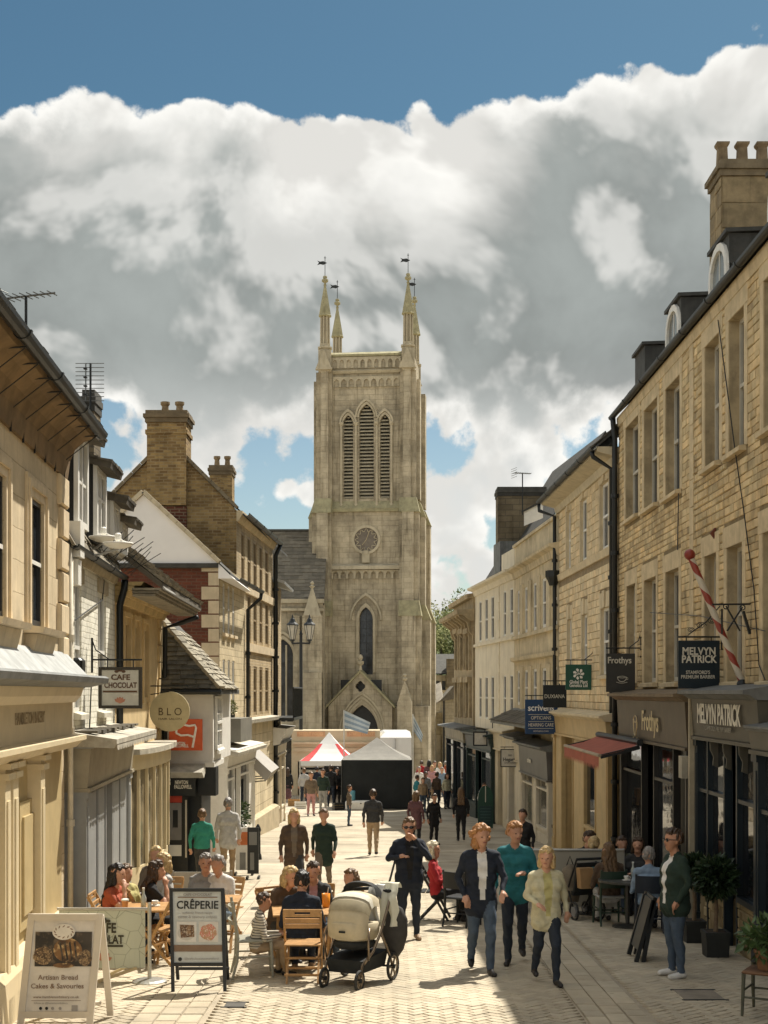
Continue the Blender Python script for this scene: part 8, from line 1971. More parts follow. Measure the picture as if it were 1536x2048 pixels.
# ------------------------------------------------------------------ plants
def leaf_ball(m, c, rx, rz_, n, ls, rr, flat=.5):
 for i in range(n):
  v = Vector((rr.gauss(0, 1), rr.gauss(0, 1), rr.gauss(0, 1))).normalized() * rr.random() ** .4; p = Vector(c) + Vector((v.x * rx, v.y * rx, v.z * rz_))
  d = (v + Vector((rr.gauss(0, .5), rr.gauss(0, .5), rr.gauss(0, .5)))).normalized(); s_ = d.orthogonal().normalized(); s_ = Matrix.Rotation(rr.uniform(0, 6.28), 3, d) @ s_; l = ls * rr.uniform(.7, 1.3); nn = d.cross(s_) * l * .08
  m.add([p, p + d * l * .4 + s_ * l * .26 + nn, p + d * l, p + d * l * .4 - s_ * l * .26 + nn], [(0, 1, 2, 3)])
def bay_tree(label, px, py, wpx, hpot, py_c, rpx, py_top_pot):
 g0 = ground_at(px, py); s = F / g0.y; t = thing('bay_tree', label, 'tree', g0, group='clipped trees in square pots by the barber'); w = wpx / s / 2; hp = (py - py_top_pot) / s; rr = random.Random(int(px))
 PM = M('dark_planter', (.022, .024, .022), .6, .2, 6)
 m = MB(); m.hexa([(-w * .9, -w * .9, 0), (w * .9, -w * .9, 0), (w * .9, w * .9, 0), (-w * .9, w * .9, 0), (-w, -w, hp), (w, -w, hp), (w, w, hp), (-w, w, hp)]); po = m.build('pot', PM, t)
 for (a, b_, c_, d_) in ((-w, w, -w, -w + .03), (-w, w, w - .03, w), (-w, -w + .03, -w + .03, w - .03), (w - .03, w, -w + .03, w - .03)): m = MB(); m.box(a * 1.04, b_ * 1.04, c_ * 1.04, d_ * 1.04, hp - .03, hp + .015); m.build('rim', PM, po)
 m = MB(); m.box(-w + .03, w - .03, -w + .03, w - .03, hp, hp + .01); m.build('soil', M('soil', (.05, .035, .022), .95), po)
 zc = (py - py_c) / s; r = rpx / s
 m = MB(); m.tube([(0, 0, hp), (.012, 0, hp + (zc - hp) * .4), (-.01, .01, zc - r * .3), (0, 0, zc)], [.03, .026, .024, .015], 8); m.build('trunk', M('pale_bark', (.17, .12, .075), .9, .25, 12), t)
 m = MB(); leaf_ball(m, (0, 0, zc), r, r * .95, 1500, .10, rr); m.build('crown', M('bay_leaf', (.022, .042, .016), .45, .4, 6), t)
bay_tree('clipped tree in the nearer square black pot', 1431, 1912, 48, .3, 1755, 40, 1864); bay_tree('clipped tree in the further square black pot, behind the man in green', 1388, 1884, 40, .3, 1740, 26, 1842)
def chair_plant():
 g0 = ground_at(1536, 2040); s = F / g0.y
 plain_chair('old green-grey wooden chair carrying a leafy plant at the right edge', g0 + Vector((.06, .25, 0)), -.5, M('worn_green_paint', (.075, .075, .048), .6, .2, 8), splat=False, h=.42, seat_m=M('rush_seat', (.16, .085, .045), .8), name='plant_chair')
 t = thing('potted_plant', 'leafy green plant in a pot on the old chair at the right edge', 'plant', g0 + Vector((.06, .25, .432))); rr = random.Random(4)
 m = MB(); m.lathe([(.09, 0), (.12, .16), (.13, .16), (.13, .19), (.11, .19)], 14); m.build('pot', M('terracotta', (.20, .10, .05), .8), t)
 m = MB(); leaf_ball(m, (0, 0, .30), .24, .18, 320, .11, rr); m.build('foliage', M('plant_leaf', (.06, .10, .03), .5, .35, 6), t)
chair_plant()
def pot_plant(label, g0, r, h, seed, tall=1.0, lm=None):
 t = thing('potted_plant', label, 'plant', g0); rr = random.Random(seed); m = MB(); m.lathe([(r * .6, 0), (r * .8, h), (r * .85, h), (r * .6, h)], 12); m.build('pot', M('grey_pot', (.08, .085, .08), .7), t)
 m = MB(); leaf_ball(m, (0, 0, h + r * 1.1 * tall), r * 1.1, r * 1.3 * tall, 420, r * .4, rr); m.build('foliage', lm or M('plant_leaf', (.06, .10, .03), .5), t)
pot_plant('bushy potted shrub beside the white shop door on the left', gp(477, 80), .26, .45, 3, 1.3)
pot_plant('small leafy plant on the ledge over the left shop canopy, nearer the white shop', Vector((PX(449, 33.4), 33.4, PZ(1441, 33.4))), .13, .14, 5, 1.1, M('light_leaf', (.17, .19, .07), .6, .3, 6)); pot_plant('second leafy plant on the ledge over the left shop canopy', Vector((PX(462, 34.2), 34.2, PZ(1441, 34.2))), .13, .14, 8, 1.1, M('light_leaf', (.17, .19, .07), .6, .3, 6))

# ------------------------------------------------------------------ stalls, van, flags, lamp at the square
def gazebo(label, px0, px1, py_eave, py_apex, Y, depth, roof_m, corner_m, wall_m=None, leg_m=None, walls=()):
 t = thing('market_tent', label, 'tent', (PX((px0 + px1) / 2, Y), Y, gz(Y)), world=True); x0, x1 = PX(px0, Y), PX(px1, Y); y0, y1 = Y, Y + depth; ze = PZ(py_eave, Y); za = PZ(py_apex, Y); xm, ym = (x0 + x1) / 2, (y0 + y1) / 2; g_ = gz(Y)
 cs = [(x0, y0), (x1, y0), (x1, y1), (x0, y1)]
 for i in range(4):
  (ax, ay), (bx_, by) = cs[i], cs[(i + 1) % 4]; n = 6; m = MB(); rows = []
  for j in range(n + 1):
   v = j / n; sag = -.10 * math.sin(v * math.pi) * (za - ze)
   for k in range(7):
    u = k / 6; px_, py_ = ax + (bx_ - ax) * u, ay + (by - ay) * u; rows.append((px_ + (xm - px_) * v, py_ + (ym - py_) * v, ze + (za - ze) * v + sag * (1 - .3 * abs(u - .5)) ))
  fs = []; mi = []
  for j in range(n):
   for k in range(7 - 1): fs.append((j * 7 + k, j * 7 + k + 1, (j + 1) * 7 + k + 1, (j + 1) * 7 + k)); mi.append(1 if (k in (0, 5) and j < 4) else 0)
  for f, q in zip(fs, mi): m.f.append(f); m.mi.append(q)
  m.v = rows; m.build('roof_panel', [roof_m, corner_m], t)
  m = MB(); m.prism([(ax, ay, ze), (bx_, by, ze), (bx_, by, ze - .22), (ax, ay, ze - .22)], ((by - ay) / max(1e-6, abs(by - ay) + abs(bx_ - ax)) * .01, -(bx_ - ax) / max(1e-6, abs(by - ay) + abs(bx_ - ax)) * .01, 0)); m.build('valance', roof_m if i not in walls else (wall_m or roof_m), t)
 for (x, y) in cs: m = MB(); m.tube([(x, y, g_), (x, y, ze)], .03, 6); m.build('leg', leg_m or MATS['steel_tube'], t)
 for i in walls:
  (ax, ay), (bx_, by) = cs[i], cs[(i + 1) % 4]; m = MB(); m.prism([(ax, ay, g_ + .03), (bx_, by, g_ + .03), (bx_, by, ze - .2), (ax, ay, ze - .2)], (.012, .012, 0)); m.build('side_wall', wall_m, t)
 return t
REDC = plain('red_tent', (.62, .05, .05), .7); WHC = M('white_tent', (.72, .71, .68), .8, .04, 3); GRC = M('grey_tent', (.21, .20, .175), .8, .12, 2.5); BKC = M('black_tent', (.014, .017, .018), .8, .2, 3)
gazebo('white market tent with red corner panels in front of the food kiosk', 600, 712, 1522, 1466, 63.5, 2.6, WHC, REDC)
gazebo('black walled market tent with a dark grey roof', 684, 823, 1520, 1477, 56.5, 3.0, GRC, GRC, BKC, IRON, walls=(0, 1, 3))
def kiosk():
 Y = 67.0; t = thing('food_kiosk', 'cream food kiosk with lettered panels and shutters behind the market tents', 'kiosk', (PX(690, Y), Y, gz(Y)), world=True); CK = M('kiosk_cream', (.50, .42, .28), .6, .08, 2)
 x0, x1 = PX(583, Y), PX(760, Y); zt = PZ(1461, Y); g_ = gz(Y)
 m = MB(); m.box(x0, x1, Y, Y + 2.2, PZ(1523, Y) , zt); m.box(x0, x0 + .3, Y, Y + 2.2, g_, PZ(1523, Y)); m.box(x1 - .3, x1, Y, Y + 2.2, g_, PZ(1523, Y)); m.build('body', CK, t)
 m = MB(); m.box(x0 + .3, x1 - .3, Y + .4, Y + 2.2, g_, PZ(1523, Y)); m.build('interior', BLACKP, t)
 for k in range(2):
  a, c = PX(594 + k * 100, Y), PX(650 + k * 100, Y); m = MB(); m.box(a, c, Y - .03, Y - .002, PZ(1473, Y), PZ(1463, Y)); p = m.build('name_panel', M('salmon_panel', (.52, .30, .16), .6), t)
  lettering('STREET FOOD', .2, plain('kiosk_letters', (.62, .42, .22), .6), P((594 + 650) / 2 + k * 100, 1468, Y - .035), (1, 0, 0), (0, 0, 1), p, fit=(c - a) * .85)
 m = MB(); m.box(x0 + .05, x1 - .05, Y - .25, Y - .001, PZ(1488, Y), PZ(1484, Y)); m.build('shelf', CK, t); m = MB(); m.box(x0 + .1, x1 - .1, Y - .12, Y - .001, PZ(1503, Y), PZ(1496, Y)); m.build('shutter_box', CK, t)
 for r_ in range(6):
  m = MB(); m.box(x0 + .35, PX(648, Y), Y + .1, Y + .35, PZ(1530 + r_ * 10, Y) - .12, PZ(1530 + r_ * 10, Y)); m.build('crate_row', M('white_crates', (.45, .40, .31), .7, .3, 6), t)
 Yv = 66; t = thing('delivery_van', 'white delivery van parked behind the black tent', 'van', (PX(790, Yv), Yv, gz(Yv)), world=True); x0, x1 = PX(757, Yv), PX(824, Yv); zt = PZ(1465, Yv); g_ = gz(Yv)
 m = MB(); m.hexa([(x0, Yv, g_ + .35), (x1, Yv, g_ + .35), (x1, Yv + 4.5, g_ + .35), (x0, Yv + 4.5, g_ + .35), (x0 + .08, Yv + .1, zt - .25), (x1 - .02, Yv + .1, zt - .25), (x1, Yv + 4.5, zt - .1), (x0, Yv + 4.5, zt - .1)]); bd = m.build('body', M('white_van_paint', (.62, .62, .60), .3, .03, 2), t)
 m = MB(); m.hexa([(x0 + .08, Yv + .1, zt - .245), (x1 - .02, Yv + .1, zt - .245), (x1, Yv + 4.5, zt - .095), (x0, Yv + 4.5, zt - .095), (x0 + .3, Yv + .5, zt), (x1 - .25, Yv + .5, zt), (x1 - .2, Yv + 4.2, zt + .02), (x0 + .2, Yv + 4.2, zt + .02)]); m.build('roof', MATS['white_van_paint'], t)
 for sx in (x0 + .12, x1 - .12):
  for yy in (Yv + .8, Yv + 3.6): m = MB(); m.tube([(sx - .1, yy, g_ + .33), (sx + .1, yy, g_ + .33)], .33, 14); m.build('wheel', plain('tyre_rubber', (.03, .03, .028), .8), t)
 m = MB(); m.box((x0 + x1) / 2 - .006, (x0 + x1) / 2 + .006, Yv - .004, Yv + .06, g_ + .5, zt - .3); m.build('door_seam', BLACKP, bd); m = MB(); m.box(x0 + .1, x0 + .4, Yv - .03, Yv, g_ + .8, g_ + 1.1); m.build('tail_lamp', plain('red_lamp', (.4, .03, .02), .3), t)
kiosk()
def flag(label, px_pole, py0, py1, Y, pts, cols):
 t = thing('feather_flag', label, 'flag', (PX(px_pole, Y), Y, gz(Y)), world=True); m = MB(); m.tube([(PX(px_pole, Y), Y, gz(Y)), (PX(px_pole, Y), Y, PZ(py0, Y))], .025, 6); m.build('pole', plain('white_pole', (.55, .55, .52), .5), t)
 m = MB(); n = 8; (a, b), (c, d) = pts
 for i in range(n + 1):
  u = i / n; w = .10 * math.sin(u * 5.0)
  p, q = Vector(P(a[0] + (b[0] - a[0]) * u, a[1] + (b[1] - a[1]) * u, Y)), Vector(P(c[0] + (d[0] - c[0]) * u, c[1] + (d[1] - c[1]) * u, Y))
  for k in range(7): v = p.lerp(q, k / 6); m.v.append((v.x, Y + w, v.z))
 for i in range(n):
  for k in range(6): m.f.append((i * 7 + k, i * 7 + k + 1, (i + 1) * 7 + k + 1, (i + 1) * 7 + k)); m.mi.append(k % 2 if cols else 0)
 m.build('cloth', [plain('flag_pale', (.50, .56, .60), .7), plain('flag_blue', (.26, .34, .42), .7)], t)
flag('pale blue and white flag streaming above the red-cornered tent', 688, 1420, 1600, 60.5, (((689, 1421), (741, 1445)), ((689, 1456), (735, 1468))), True)
flag('blue-grey feather flag right of the white van', 826, 1428, 1600, 61, (((827, 1430), (846, 1470)), ((826, 1460), (843, 1485))), True)
def lamp():
 Y = 68.5; x = PX(602, Y); t = thing('street_lamp', 'black lamp column with two pointed lanterns in front of the church', 'lamp', (x, Y, gz(Y)), world=True); s = F / Y
 m = MB(); m.tube([(x, Y, gz(Y)), (x, Y, gz(Y) + 1.2), (x, Y, gz(Y) + 1.25), (x, Y, PZ(1270, Y))], [.16, .14, .10, .075], 10); m.build('column', IRON, t)
 m = MB(); m.tube([P(584, 1287, Y), P(602, 1286, Y), P(620, 1287, Y)], .045, 7); m.lathe([(.06, 0), (.1, .08), (.02, .28)], 8, P(602, 1272, Y)); m.build('cross_arm', IRON, t)
 for px in (585, 619):
  c = P(px, 1287, Y); m = MB(); m.lathe([(.05, 0), (.06, .10), (.12, .14), (.12, .2)], 6, c); m.lathe([(.28, .88), (.30, .93), (.16, 1.05), (.10, 1.2), (.05, 1.25), (.05, 1.3), (.01, 1.42)], 6, c)
  for k in range(6): a = math.pi / 3 * k; m.bar((c.x + .12 * math.cos(a), c.y + .12 * math.sin(a), c.z + .2), (c.x + .27 * math.cos(a), c.y + .27 * math.sin(a), c.z + .9), .02, .02)
  ln = m.build('lantern', IRON, t); m = MB(); m.lathe([(.115, .2), (.26, .88)], 6, c); m.build('glass_panes', plain('lantern_glass', (.42, .40, .34), .2), ln)
lamp()
def square_bits():
 Y = 56.2; t = thing('white_crate', 'long white box standing before the black tent', 'box', (PX(733, Y), Y, gz(Y)), world=True); m = MB(); m.bbox(PX(691, Y), PX(742, Y), Y - .5, Y - .05, gz(Y), PZ(1600, Y), .06); m.build('body', WHITEP, t)
 for px in (703, 722): m = MB(); m.box(PX(px - 1.5, Y), PX(px + 1.5, Y), Y - .512, Y - .5, PZ(1606, Y), PZ(1604, Y)); m.build('handle_hole', BLACKP, t)
 t = thing('blue_drum', 'blue upright drum on the white box before the black tent', 'drum', (PX(704, Y), Y - .25, PZ(1600, Y))); m = MB(); m.lathe([(.11, 0), (.135, .02), (.135, .36), (.11, .4), (.03, .41)], 14); m.build('barrel', plain('drum_blue', (.10, .28, .36), .5), t); m = MB(); m.lathe([(.05, .40), (.05, .44)], 8); m.build('cap', BLACKP, t)
 Y = F / 64; t = thing('arched_sign', 'tall dark green arched pavement board by the cream shop', 'sign', (PX(970, Y), Y, gz(Y)), world=True); n = 10
 x0, x1 = PX(956, Y), PX(986, Y); zb, zs = gz(Y), PZ(1598, Y); q = [(x0, Y, zb), (x1, Y, zb)] + [((x0 + x1) / 2 + (x1 - x0) / 2 * math.cos(math.pi * i / n), Y, zs + .42 * math.sin(math.pi * i / n)) for i in range(n + 1)]; m = MB(); m.prism(q, (0, .06, 0)); bd = m.build('board', M('sign_dark_green', (.012, .055, .035), .4), t)
 m = MB(); m.box(x0 + .03, x1 - .03, Y - .012, Y - .001, PZ(1650, Y), PZ(1612, Y)); m.build('lower_panel', M('sign_blue_green', (.012, .04, .04), .5), bd)
 m = MB(); m.box((x0 + x1) / 2 - .012, (x0 + x1) / 2 + .012, Y - .01, Y - .001, zs - .1, zs + .4); m.build('gilt_line', PALE, bd)
 for i in range(5): m = MB(); m.box(x0 + .07, x1 - .07, Y - .015, Y - .013, PZ(1617 + i * 6, Y) - .012, PZ(1617 + i * 6, Y)); m.build('text_line', M('faint_green', (.05, .11, .10), .6), bd)
 for (px, s, lab) in ((488, 100, 'white and orange poster board by the left shops'), (506, 103, 'dark slim poster board beside the orange one')):
  Y = F / s; t = thing('poster_board', lab, 'sign', (PX(px, Y), Y, gz(Y)), world=True); w = .17 if px == 488 else .11; dk = px != 488
  x = PX(px, Y); m = MB(); m.box(x - w, x + w, Y, Y + .04, gz(Y) + .1, PZ(1655, Y)); bd = m.build('board', BLACKP if dk else WHITEP, t)
  m = MB(); m.box(x - w * .7, x + w * .7, Y - .006, Y - .001, PZ(1690, Y), PZ(1664, Y)); m.build('print', M('poster_orange', (.6, .18, .06), .6) if not dk else M('poster_grey', (.2, .2, .19), .6), bd)
  m = MB(); m.box(x - w * .5, x + w * .2, Y - .006, Y - .001, PZ(1740, Y), PZ(1705, Y)); m.build('print', M('poster_grey', (.2, .2, .19), .6), bd)
  for sx in (-1, 1): m = MB(); m.box(x + sx * w - .02, x + sx * w + .02, Y - .12, Y + .16, gz(Y), gz(Y) + .05); m.build('foot', BLACKP, t)
 t = thing('bollard', 'small black bollard before the left shops', 'bollard', gp(516, 88)); m = MB(); m.lathe([(.09, 0), (.08, .1), (.06, .14), (.055, .62), (.075, .66), (.06, .72), (.02, .80)], 10); m.build('post', IRON, t, smooth=False)
square_bits()

# ------------------------------------------------------------------ people
import numpy as np
SKIN = M('skin', (.50, .27, .175), .5, .08, 6); SKIN2 = M('skin_tan', (.42, .21, .125), .5, .08, 6)
def cloth_m(n, c, r=.85): return M('cloth_' + n, c, r, .13, 9, bump=.007, bscale=18)
C_ = {k: cloth_m(k, v) for k, v in dict(navy=(.013, .018, .03), black=(.012, .012, .013), charcoal=(.04, .04, .04), jeans=(.06, .085, .12), darkjeans=(.02, .027, .04), grey=(.28, .275, .26), lightgrey=(.42, .41, .39), white=(.66, .64, .6), red=(.36, .02, .025), rust=(.33, .07, .03), teal=(.02, .15, .17), green=(.03, .22, .16), darkgreen=(.016, .032, .022), brown=(.085, .055, .035), taupe=(.16, .125, .09), cream=(.52, .48, .32), yellow=(.46, .41, .17), pink=(.45, .24, .24), blue=(.20, .27, .36), plum=(.11, .05, .055), tan=(.33, .235, .14), olive=(.12, .12, .075)).items()}
H_ = {k: M('hair_' + k, v, .45, .3, 25, bump=.01, bscale=35) for k, v in dict(black=(.012, .009, .008), brown=(.05, .028, .014), mid=(.13, .075, .035), blonde=(.48, .34, .16), ginger=(.36, .17, .06), grey=(.22, .2, .18), white=(.66, .58, .42)).items()}
SHOE = plain('dark_shoe', (.025, .022, .02), .5); TRAINER = plain('white_trainer', (.62, .6, .56), .6); TANSHOE = plain('tan_shoe', (.26, .17, .1), .6)
def stripes():
 m = bpy.data.materials.new('striped_jumper'); m.use_nodes = True; g = NT(m.node_tree); b = g.n['Principled BSDF']; z = g.node('ShaderNodeSeparateXYZ', {0: g.node('ShaderNodeTexCoord').outputs['Object']}).outputs[2]
 g.put(b.inputs['Base Color'], g.mix(g.ss(g.m('SINE', g.m('MULTIPLY', z, 150.0)), .45, .7), (.52, .47, .38), (.035, .03, .03))); b.inputs['Roughness'].default_value = .9; C_['striped'] = m
stripes()
def skinmesh(caps, mats, vox, name, parent, smooth=3):
 """tapered capsules grown together into one continuous surface"""
 mb = MB(); ns = 10
 for (a, ra, b, rb, mi) in caps:
  a, b = Vector(a), Vector(b); d = b - a
  if d.length < 1e-4: b = a + Vector((0, 0, 1e-3)); d = b - a
  n = d.normalized(); pts = []; rs = []
  for k in range(4): t = math.pi / 2 * k / 4; pts.append(a - n * ra * math.cos(t)); rs.append(max(.001, ra * math.sin(t)))
  pts += [a, b]; rs += [ra, rb]
  for k in range(3, -1, -1): t = math.pi / 2 * k / 4; pts.append(b + n * rb * math.cos(t)); rs.append(max(.001, rb * math.sin(t)))
  mb.tube(pts, rs, ns)
 o = mb.build(name, mats[0], parent)
 md = o.modifiers.new('r', 'REMESH'); md.mode = 'VOXEL'; md.voxel_size = vox; sm = o.modifiers.new('s', 'SMOOTH'); sm.factor = .5; sm.iterations = smooth
 return o, caps, mats
PENDING = []
def finish_people():
 dg = bpy.context.evaluated_depsgraph_get(); dg.update(); done = []
 for (o, caps, mats) in PENDING: done.append((o, bpy.data.meshes.new_from_object(o.evaluated_get(dg)), caps, mats))
 for (o, me, caps, mats) in done:
  o.modifiers.clear(); old = o.data; me.name = o.name; o.data = me; bpy.data.meshes.remove(old); me.materials.clear()
  for m in mats: me.materials.append(m)
  n = len(me.polygons)
  if n == 0: continue
  c = np.empty(n * 3); me.polygons.foreach_get('center', c); c = c.reshape(-1, 3); best = np.full(n, 1e9); idx = np.zeros(n, int)
  for (a, ra, b, rb, mi) in caps:
   a = np.array(a); b = np.array(b); d = b - a; L = max(1e-9, d @ d); t = np.clip(((c - a) @ d) / L, 0, 1); r = np.linalg.norm(c - (a + t[:, None] * d), axis=1) - (ra + (rb - ra) * t)
   k = r < best; best[k] = r[k]; idx[k] = mi
  if '_v' in o:
   hz = o['_v']; del o['_v']; x, y, z = c.T; half = np.interp(z, [hz - .06, hz + .12, hz + .36, hz + .5], [.03, .04, .062, .05]); idx[(y < -.03) & (np.abs(x) < half) & (z > hz - .05) & (z < hz + .52) & (idx == 1)] = 4
  nv = len(me.vertices); co = np.empty(nv * 3); me.vertices.foreach_get('co', co); co = co.reshape(-1, 3); nr = np.empty(nv * 3); me.vertices.foreach_get('normal', nr); nr = nr.reshape(-1, 3); x, y, z = co.T; q = hash(o.name) % 17
  if o.name.startswith('hair'): f = .007 * np.sin(x * 90 + 3 * np.sin(z * 25 + q)) * np.sin(y * 85 + q) + .006 * np.sin(x * 150 + y * 130 + q)
  else: f = .004 * np.sin(z * 42 + 4 * x + 3 * np.sin(x * 17 + q) + 2 * np.sin(y * 23)) * (z < 1.42) * (np.abs(x) < .4) + .003 * np.sin(x * 60 + z * 25 + q) * (z < 1.4) * (z > .1)
  co = co + nr * f[:, None]; me.vertices.foreach_set('co', co.ravel())
  me.polygons.foreach_set('material_index', idx.tolist()); me.polygons.foreach_set('use_smooth', [True] * n)
def person(label, pos, H, rz=0.0, pose='stand', top='navy', legs='jeans', hair='brown', style='short', arms=None, lean=0.0, head=(0, 0), coat=0.0, vneck=None, bare=0.0, shoe=SHOE, vox=.017, stride=0.25, bulk=1.0, kid=False, skin=SKIN, glasses=False, shorts=False, skirt=False, cap_m=None):
 """standing, walking or sitting figure; faces -Y before turning; arms = {'L': (elbow, hand), 'R': ...} in body space"""
 t = thing('person', label, 'person', pos, rz); t.scale = (H / 1.72,) * 3
 mats = [skin, C_[top], C_[legs], shoe, C_[vneck or top]]; c = []; add = lambda a, ra, b, rb, m: c.append((tuple(a), ra, tuple(b), rb, m))
 hz = .46 if pose == 'sit' else .93
 S = Vector((0, 0, hz)); Rl = Matrix.Rotation(lean, 3, 'X'); up = lambda x, y, z: S + Rl @ Vector((x, y, z))
 B = bulk; sw = .175 * (.95 + .05 * B)
 # pelvis, waist, chest, shoulders
 tz = -.02 if coat < .05 else -.10
 add((-.07, .0, hz - .02), .104 * B, (.07, .0, hz - .02), .104 * B, 2)
 add(up(-.068, 0, .07), .112 * B, up(.068, 0, .07), .112 * B, 1); add(up(-.065, 0, .13), .110 * B, up(.065, 0, .13), .110 * B, 1); add(up(-.075, -.015 * B, .20), .112 * B, up(.075, -.015 * B, .20), .112 * B, 1); add(up(-.09, 0, .33), .118 * B, up(.09, 0, .33), .118 * B, 1); add(up(-sw + .03, .01, .46), .072, up(sw - .03, .01, .46), .072, 1); add(up(-.07, .01, .49), .06, up(.07, .01, .49), .06, 1)
 add(up(-.072, 0, tz + .03), .113 * B, up(.072, 0, tz + .03), .113 * B, 1)
 # neck and head
 nk = up(0, .0, .52); add(up(0, .01, .48), .06, up(0, -.012, .58), .056, 0); add(up(-.10, .02, .49), .042, up(0, .02, .545), .045, 1); add(up(.10, .02, .49), .042, up(0, .02, .545), .045, 1)
 hc = up(0, -.025, .685); Rh = Matrix.Rotation(head[0], 3, 'Z') @ Matrix.Rotation(head[1] + lean * .4, 3, 'X'); hp = lambda x, y, z: hc + Rh @ Vector((x, y, z))
 add(hp(0, .018, .035), .099, hp(0, -.003, .035), .093, 0); add(hp(0, -.03, -.03), .077, hp(0, -.037, -.07), .058, 0); add(hp(-.02, -.062, -.085), .026, hp(.02, -.062, -.085), .026, 0); add(hp(0, -.094, .022), .010, hp(0, -.108, -.012), .016, 0)
 for s in (-1, 1): add(hp(s * .088, .01, .015), .016, hp(s * .09, .012, -.02), .012, 0)
 add(hp(-.018, -.086, -.045), .012, hp(.018, -.086, -.045), .012, 0); add(hp(-.035, -.078, .035), .016, hp(.035, -.078, .035), .016, 0)
 # legs
 for s, k in ((-1, 'L'), (1, 'R')):
  hip = Vector((s * .085, 0, hz - .02))
  if pose == 'sit': kn = Vector((s * .10, -.42, hz + .02)); an = Vector((s * .10, -.40 + .05 * s, .08))
  elif pose == 'walk': q = stride * s; kn = Vector((s * .09, -.02 - q * .45 - .05, .50)); an = Vector((s * .085, .03 - q, .085 + (.06 if q < 0 else 0)))
  else: kn = Vector((s * .10, -.02, .50)); an = Vector((s * .115, .02, .085))
  lm = 0 if skirt else 2
  add(hip, .098 * B, kn, .068, 2); add(kn, .066, kn.lerp(an, .35) + Vector((0, .02, 0)), .062, 0 if (shorts or skirt) else 2); add(kn.lerp(an, .35) + Vector((0, .02, 0)), .062, an, .045, 0 if (shorts or skirt) else 2)
  add(an + Vector((0, .025, -.04)), .044, an + Vector((s * .02, -.15, -.052)), .035, 3)
 if coat:
  for q in range(4): z = hz + .02 - (coat + .06) * q / 3; add((-.075, 0, z), (.114 + .003 * q) * B, (.075, 0, z), (.114 + .003 * q) * B, 1)
 if skirt:
  for q in range(4): z = hz - .05 - .5 * q / 3; add((-.06, -.0, z), .12 + .01 * q, (.06, 0, z), .12 + .01 * q, 2)
 # arms and hands
 for s, k in ((-1, 'L'), (1, 'R')):
  sh = up(s * sw, .01, .455)
  if arms and k in arms: el, ha = up(*arms[k][0]), up(*arms[k][1])
  elif pose == 'sit': el, ha = up(s * .24, -.06, .20), up(s * .14, -.34, .20)
  elif pose == 'walk': el, ha = up(s * .25, .05 + s * stride * .3, .18), up(s * .24, -.06 + s * stride * .6, -.04)
  else: el, ha = up(s * .25, .05, .18), up(s * .25, -.03, -.05)
  sl = 1 if bare < .5 else 0
  add(sh, .062 * (.8 + .2 * B), sh.lerp(el, .5), .055, 1); add(sh.lerp(el, .5), .054, el, .046, sl); wr = el.lerp(ha, .88); add(el, .045, wr, .034 if sl else .03, sl if bare < .2 else 0)
  d = (ha - el).normalized(); side = d.cross(Vector((0, 0, 1))); side = side.normalized() if side.length > .05 else Vector((1, 0, 0)); dn = d.cross(side)
  add(wr, .028, wr + d * .07, .032, 0)
  for f, (o_, l) in enumerate(((-.03, .075), (-.01, .085), (.01, .08), (.03, .062))): p0 = wr + d * .085 + side * o_; p1 = p0 + d * l * .6 + dn * .012; add(p0, .0105, p1, .010, 0); add(p1, .010, p1 + d * l * .3 + dn * .025, .009, 0)
  p0 = wr + d * .03 + side * (-.032 * s); add(p0, .013, p0 + d * .05 - side * .03 * s + dn * .01, .010, 0)
 sk = skinmesh(c, mats, vox, 'body', t); PENDING.append(sk)
 if vneck: sk[0]['_v'] = hz
 # hair
 h = []; ad = lambda a, ra, b, rb: h.append((tuple(a), ra, tuple(b), rb, 0)); hb = lambda z: hc + Rh @ Vector((0, .02, .04)) + Vector((0, 0, 0))
 if style != 'bald':
  ad(hp(0, .036, .062), .094, hp(0, .0, .088), .080); ad(hp(-.045, .06, .01), .052, hp(.045, .06, .01), .052); ad(hp(-.06, -.045, .10), .028, hp(.05, -.055, .105), .026); ad(hp(-.082, .0, .05), .022, hp(-.084, .015, .0), .016); ad(hp(.082, .0, .05), .022, hp(.084, .015, .0), .016)
  if style in ('bob', 'long', 'vlong'):
   for s in (-1, 1): ad(hp(s * .075, .02, .03), .035, hp(s * .085, .01, -.10), .032)
   ad(hp(-.04, .06, .0), .07, hp(-.04, .075, -.12), .06); ad(hp(.04, .06, .0), .07, hp(.04, .075, -.12), .06)
  if style in ('long', 'vlong'):
   e = -.26 if style == 'long' else -.40
   for x in (-.06, 0, .06): ad(hp(x, .07, -.08), .055, up(x * 1.2, .11, .70 + e), .04)
  if style == 'pony': ad(hp(0, .10, .04), .035, hp(0, .15, -.02), .035); ad(hp(0, .15, -.02), .035, hp(0, .14, -.2), .018)
  if style == 'wild':
   rr = random.Random(3)
   for q in range(16): a = rr.uniform(0, 6.28); ad(hp(.05 * math.cos(a), .05 + .03 * math.sin(a), .03), .05, hp(.115 * math.cos(a), .05 + .07 * math.sin(a), rr.uniform(-.13, .09)), .035)
  PENDING.append(skinmesh(h, [H_[hair]], vox * .9, 'hair', t, 2))
 if vox < .0165:
  m = MB()
  for s in (-1, 1): m.sphere(hp(s * .034, -.086, .016), .011, 8, 6, sc=(1.2, .5, .6))
  m.build('eyes', plain('eye_dark', (.03, .02, .016), .2), t); m = MB(); m.tube([hp(-.022, -.097, -.046), hp(0, -.102, -.047), hp(.022, -.097, -.046)], .005, 5); m.build('mouth', plain('lip', (.30, .11, .09), .5), t)
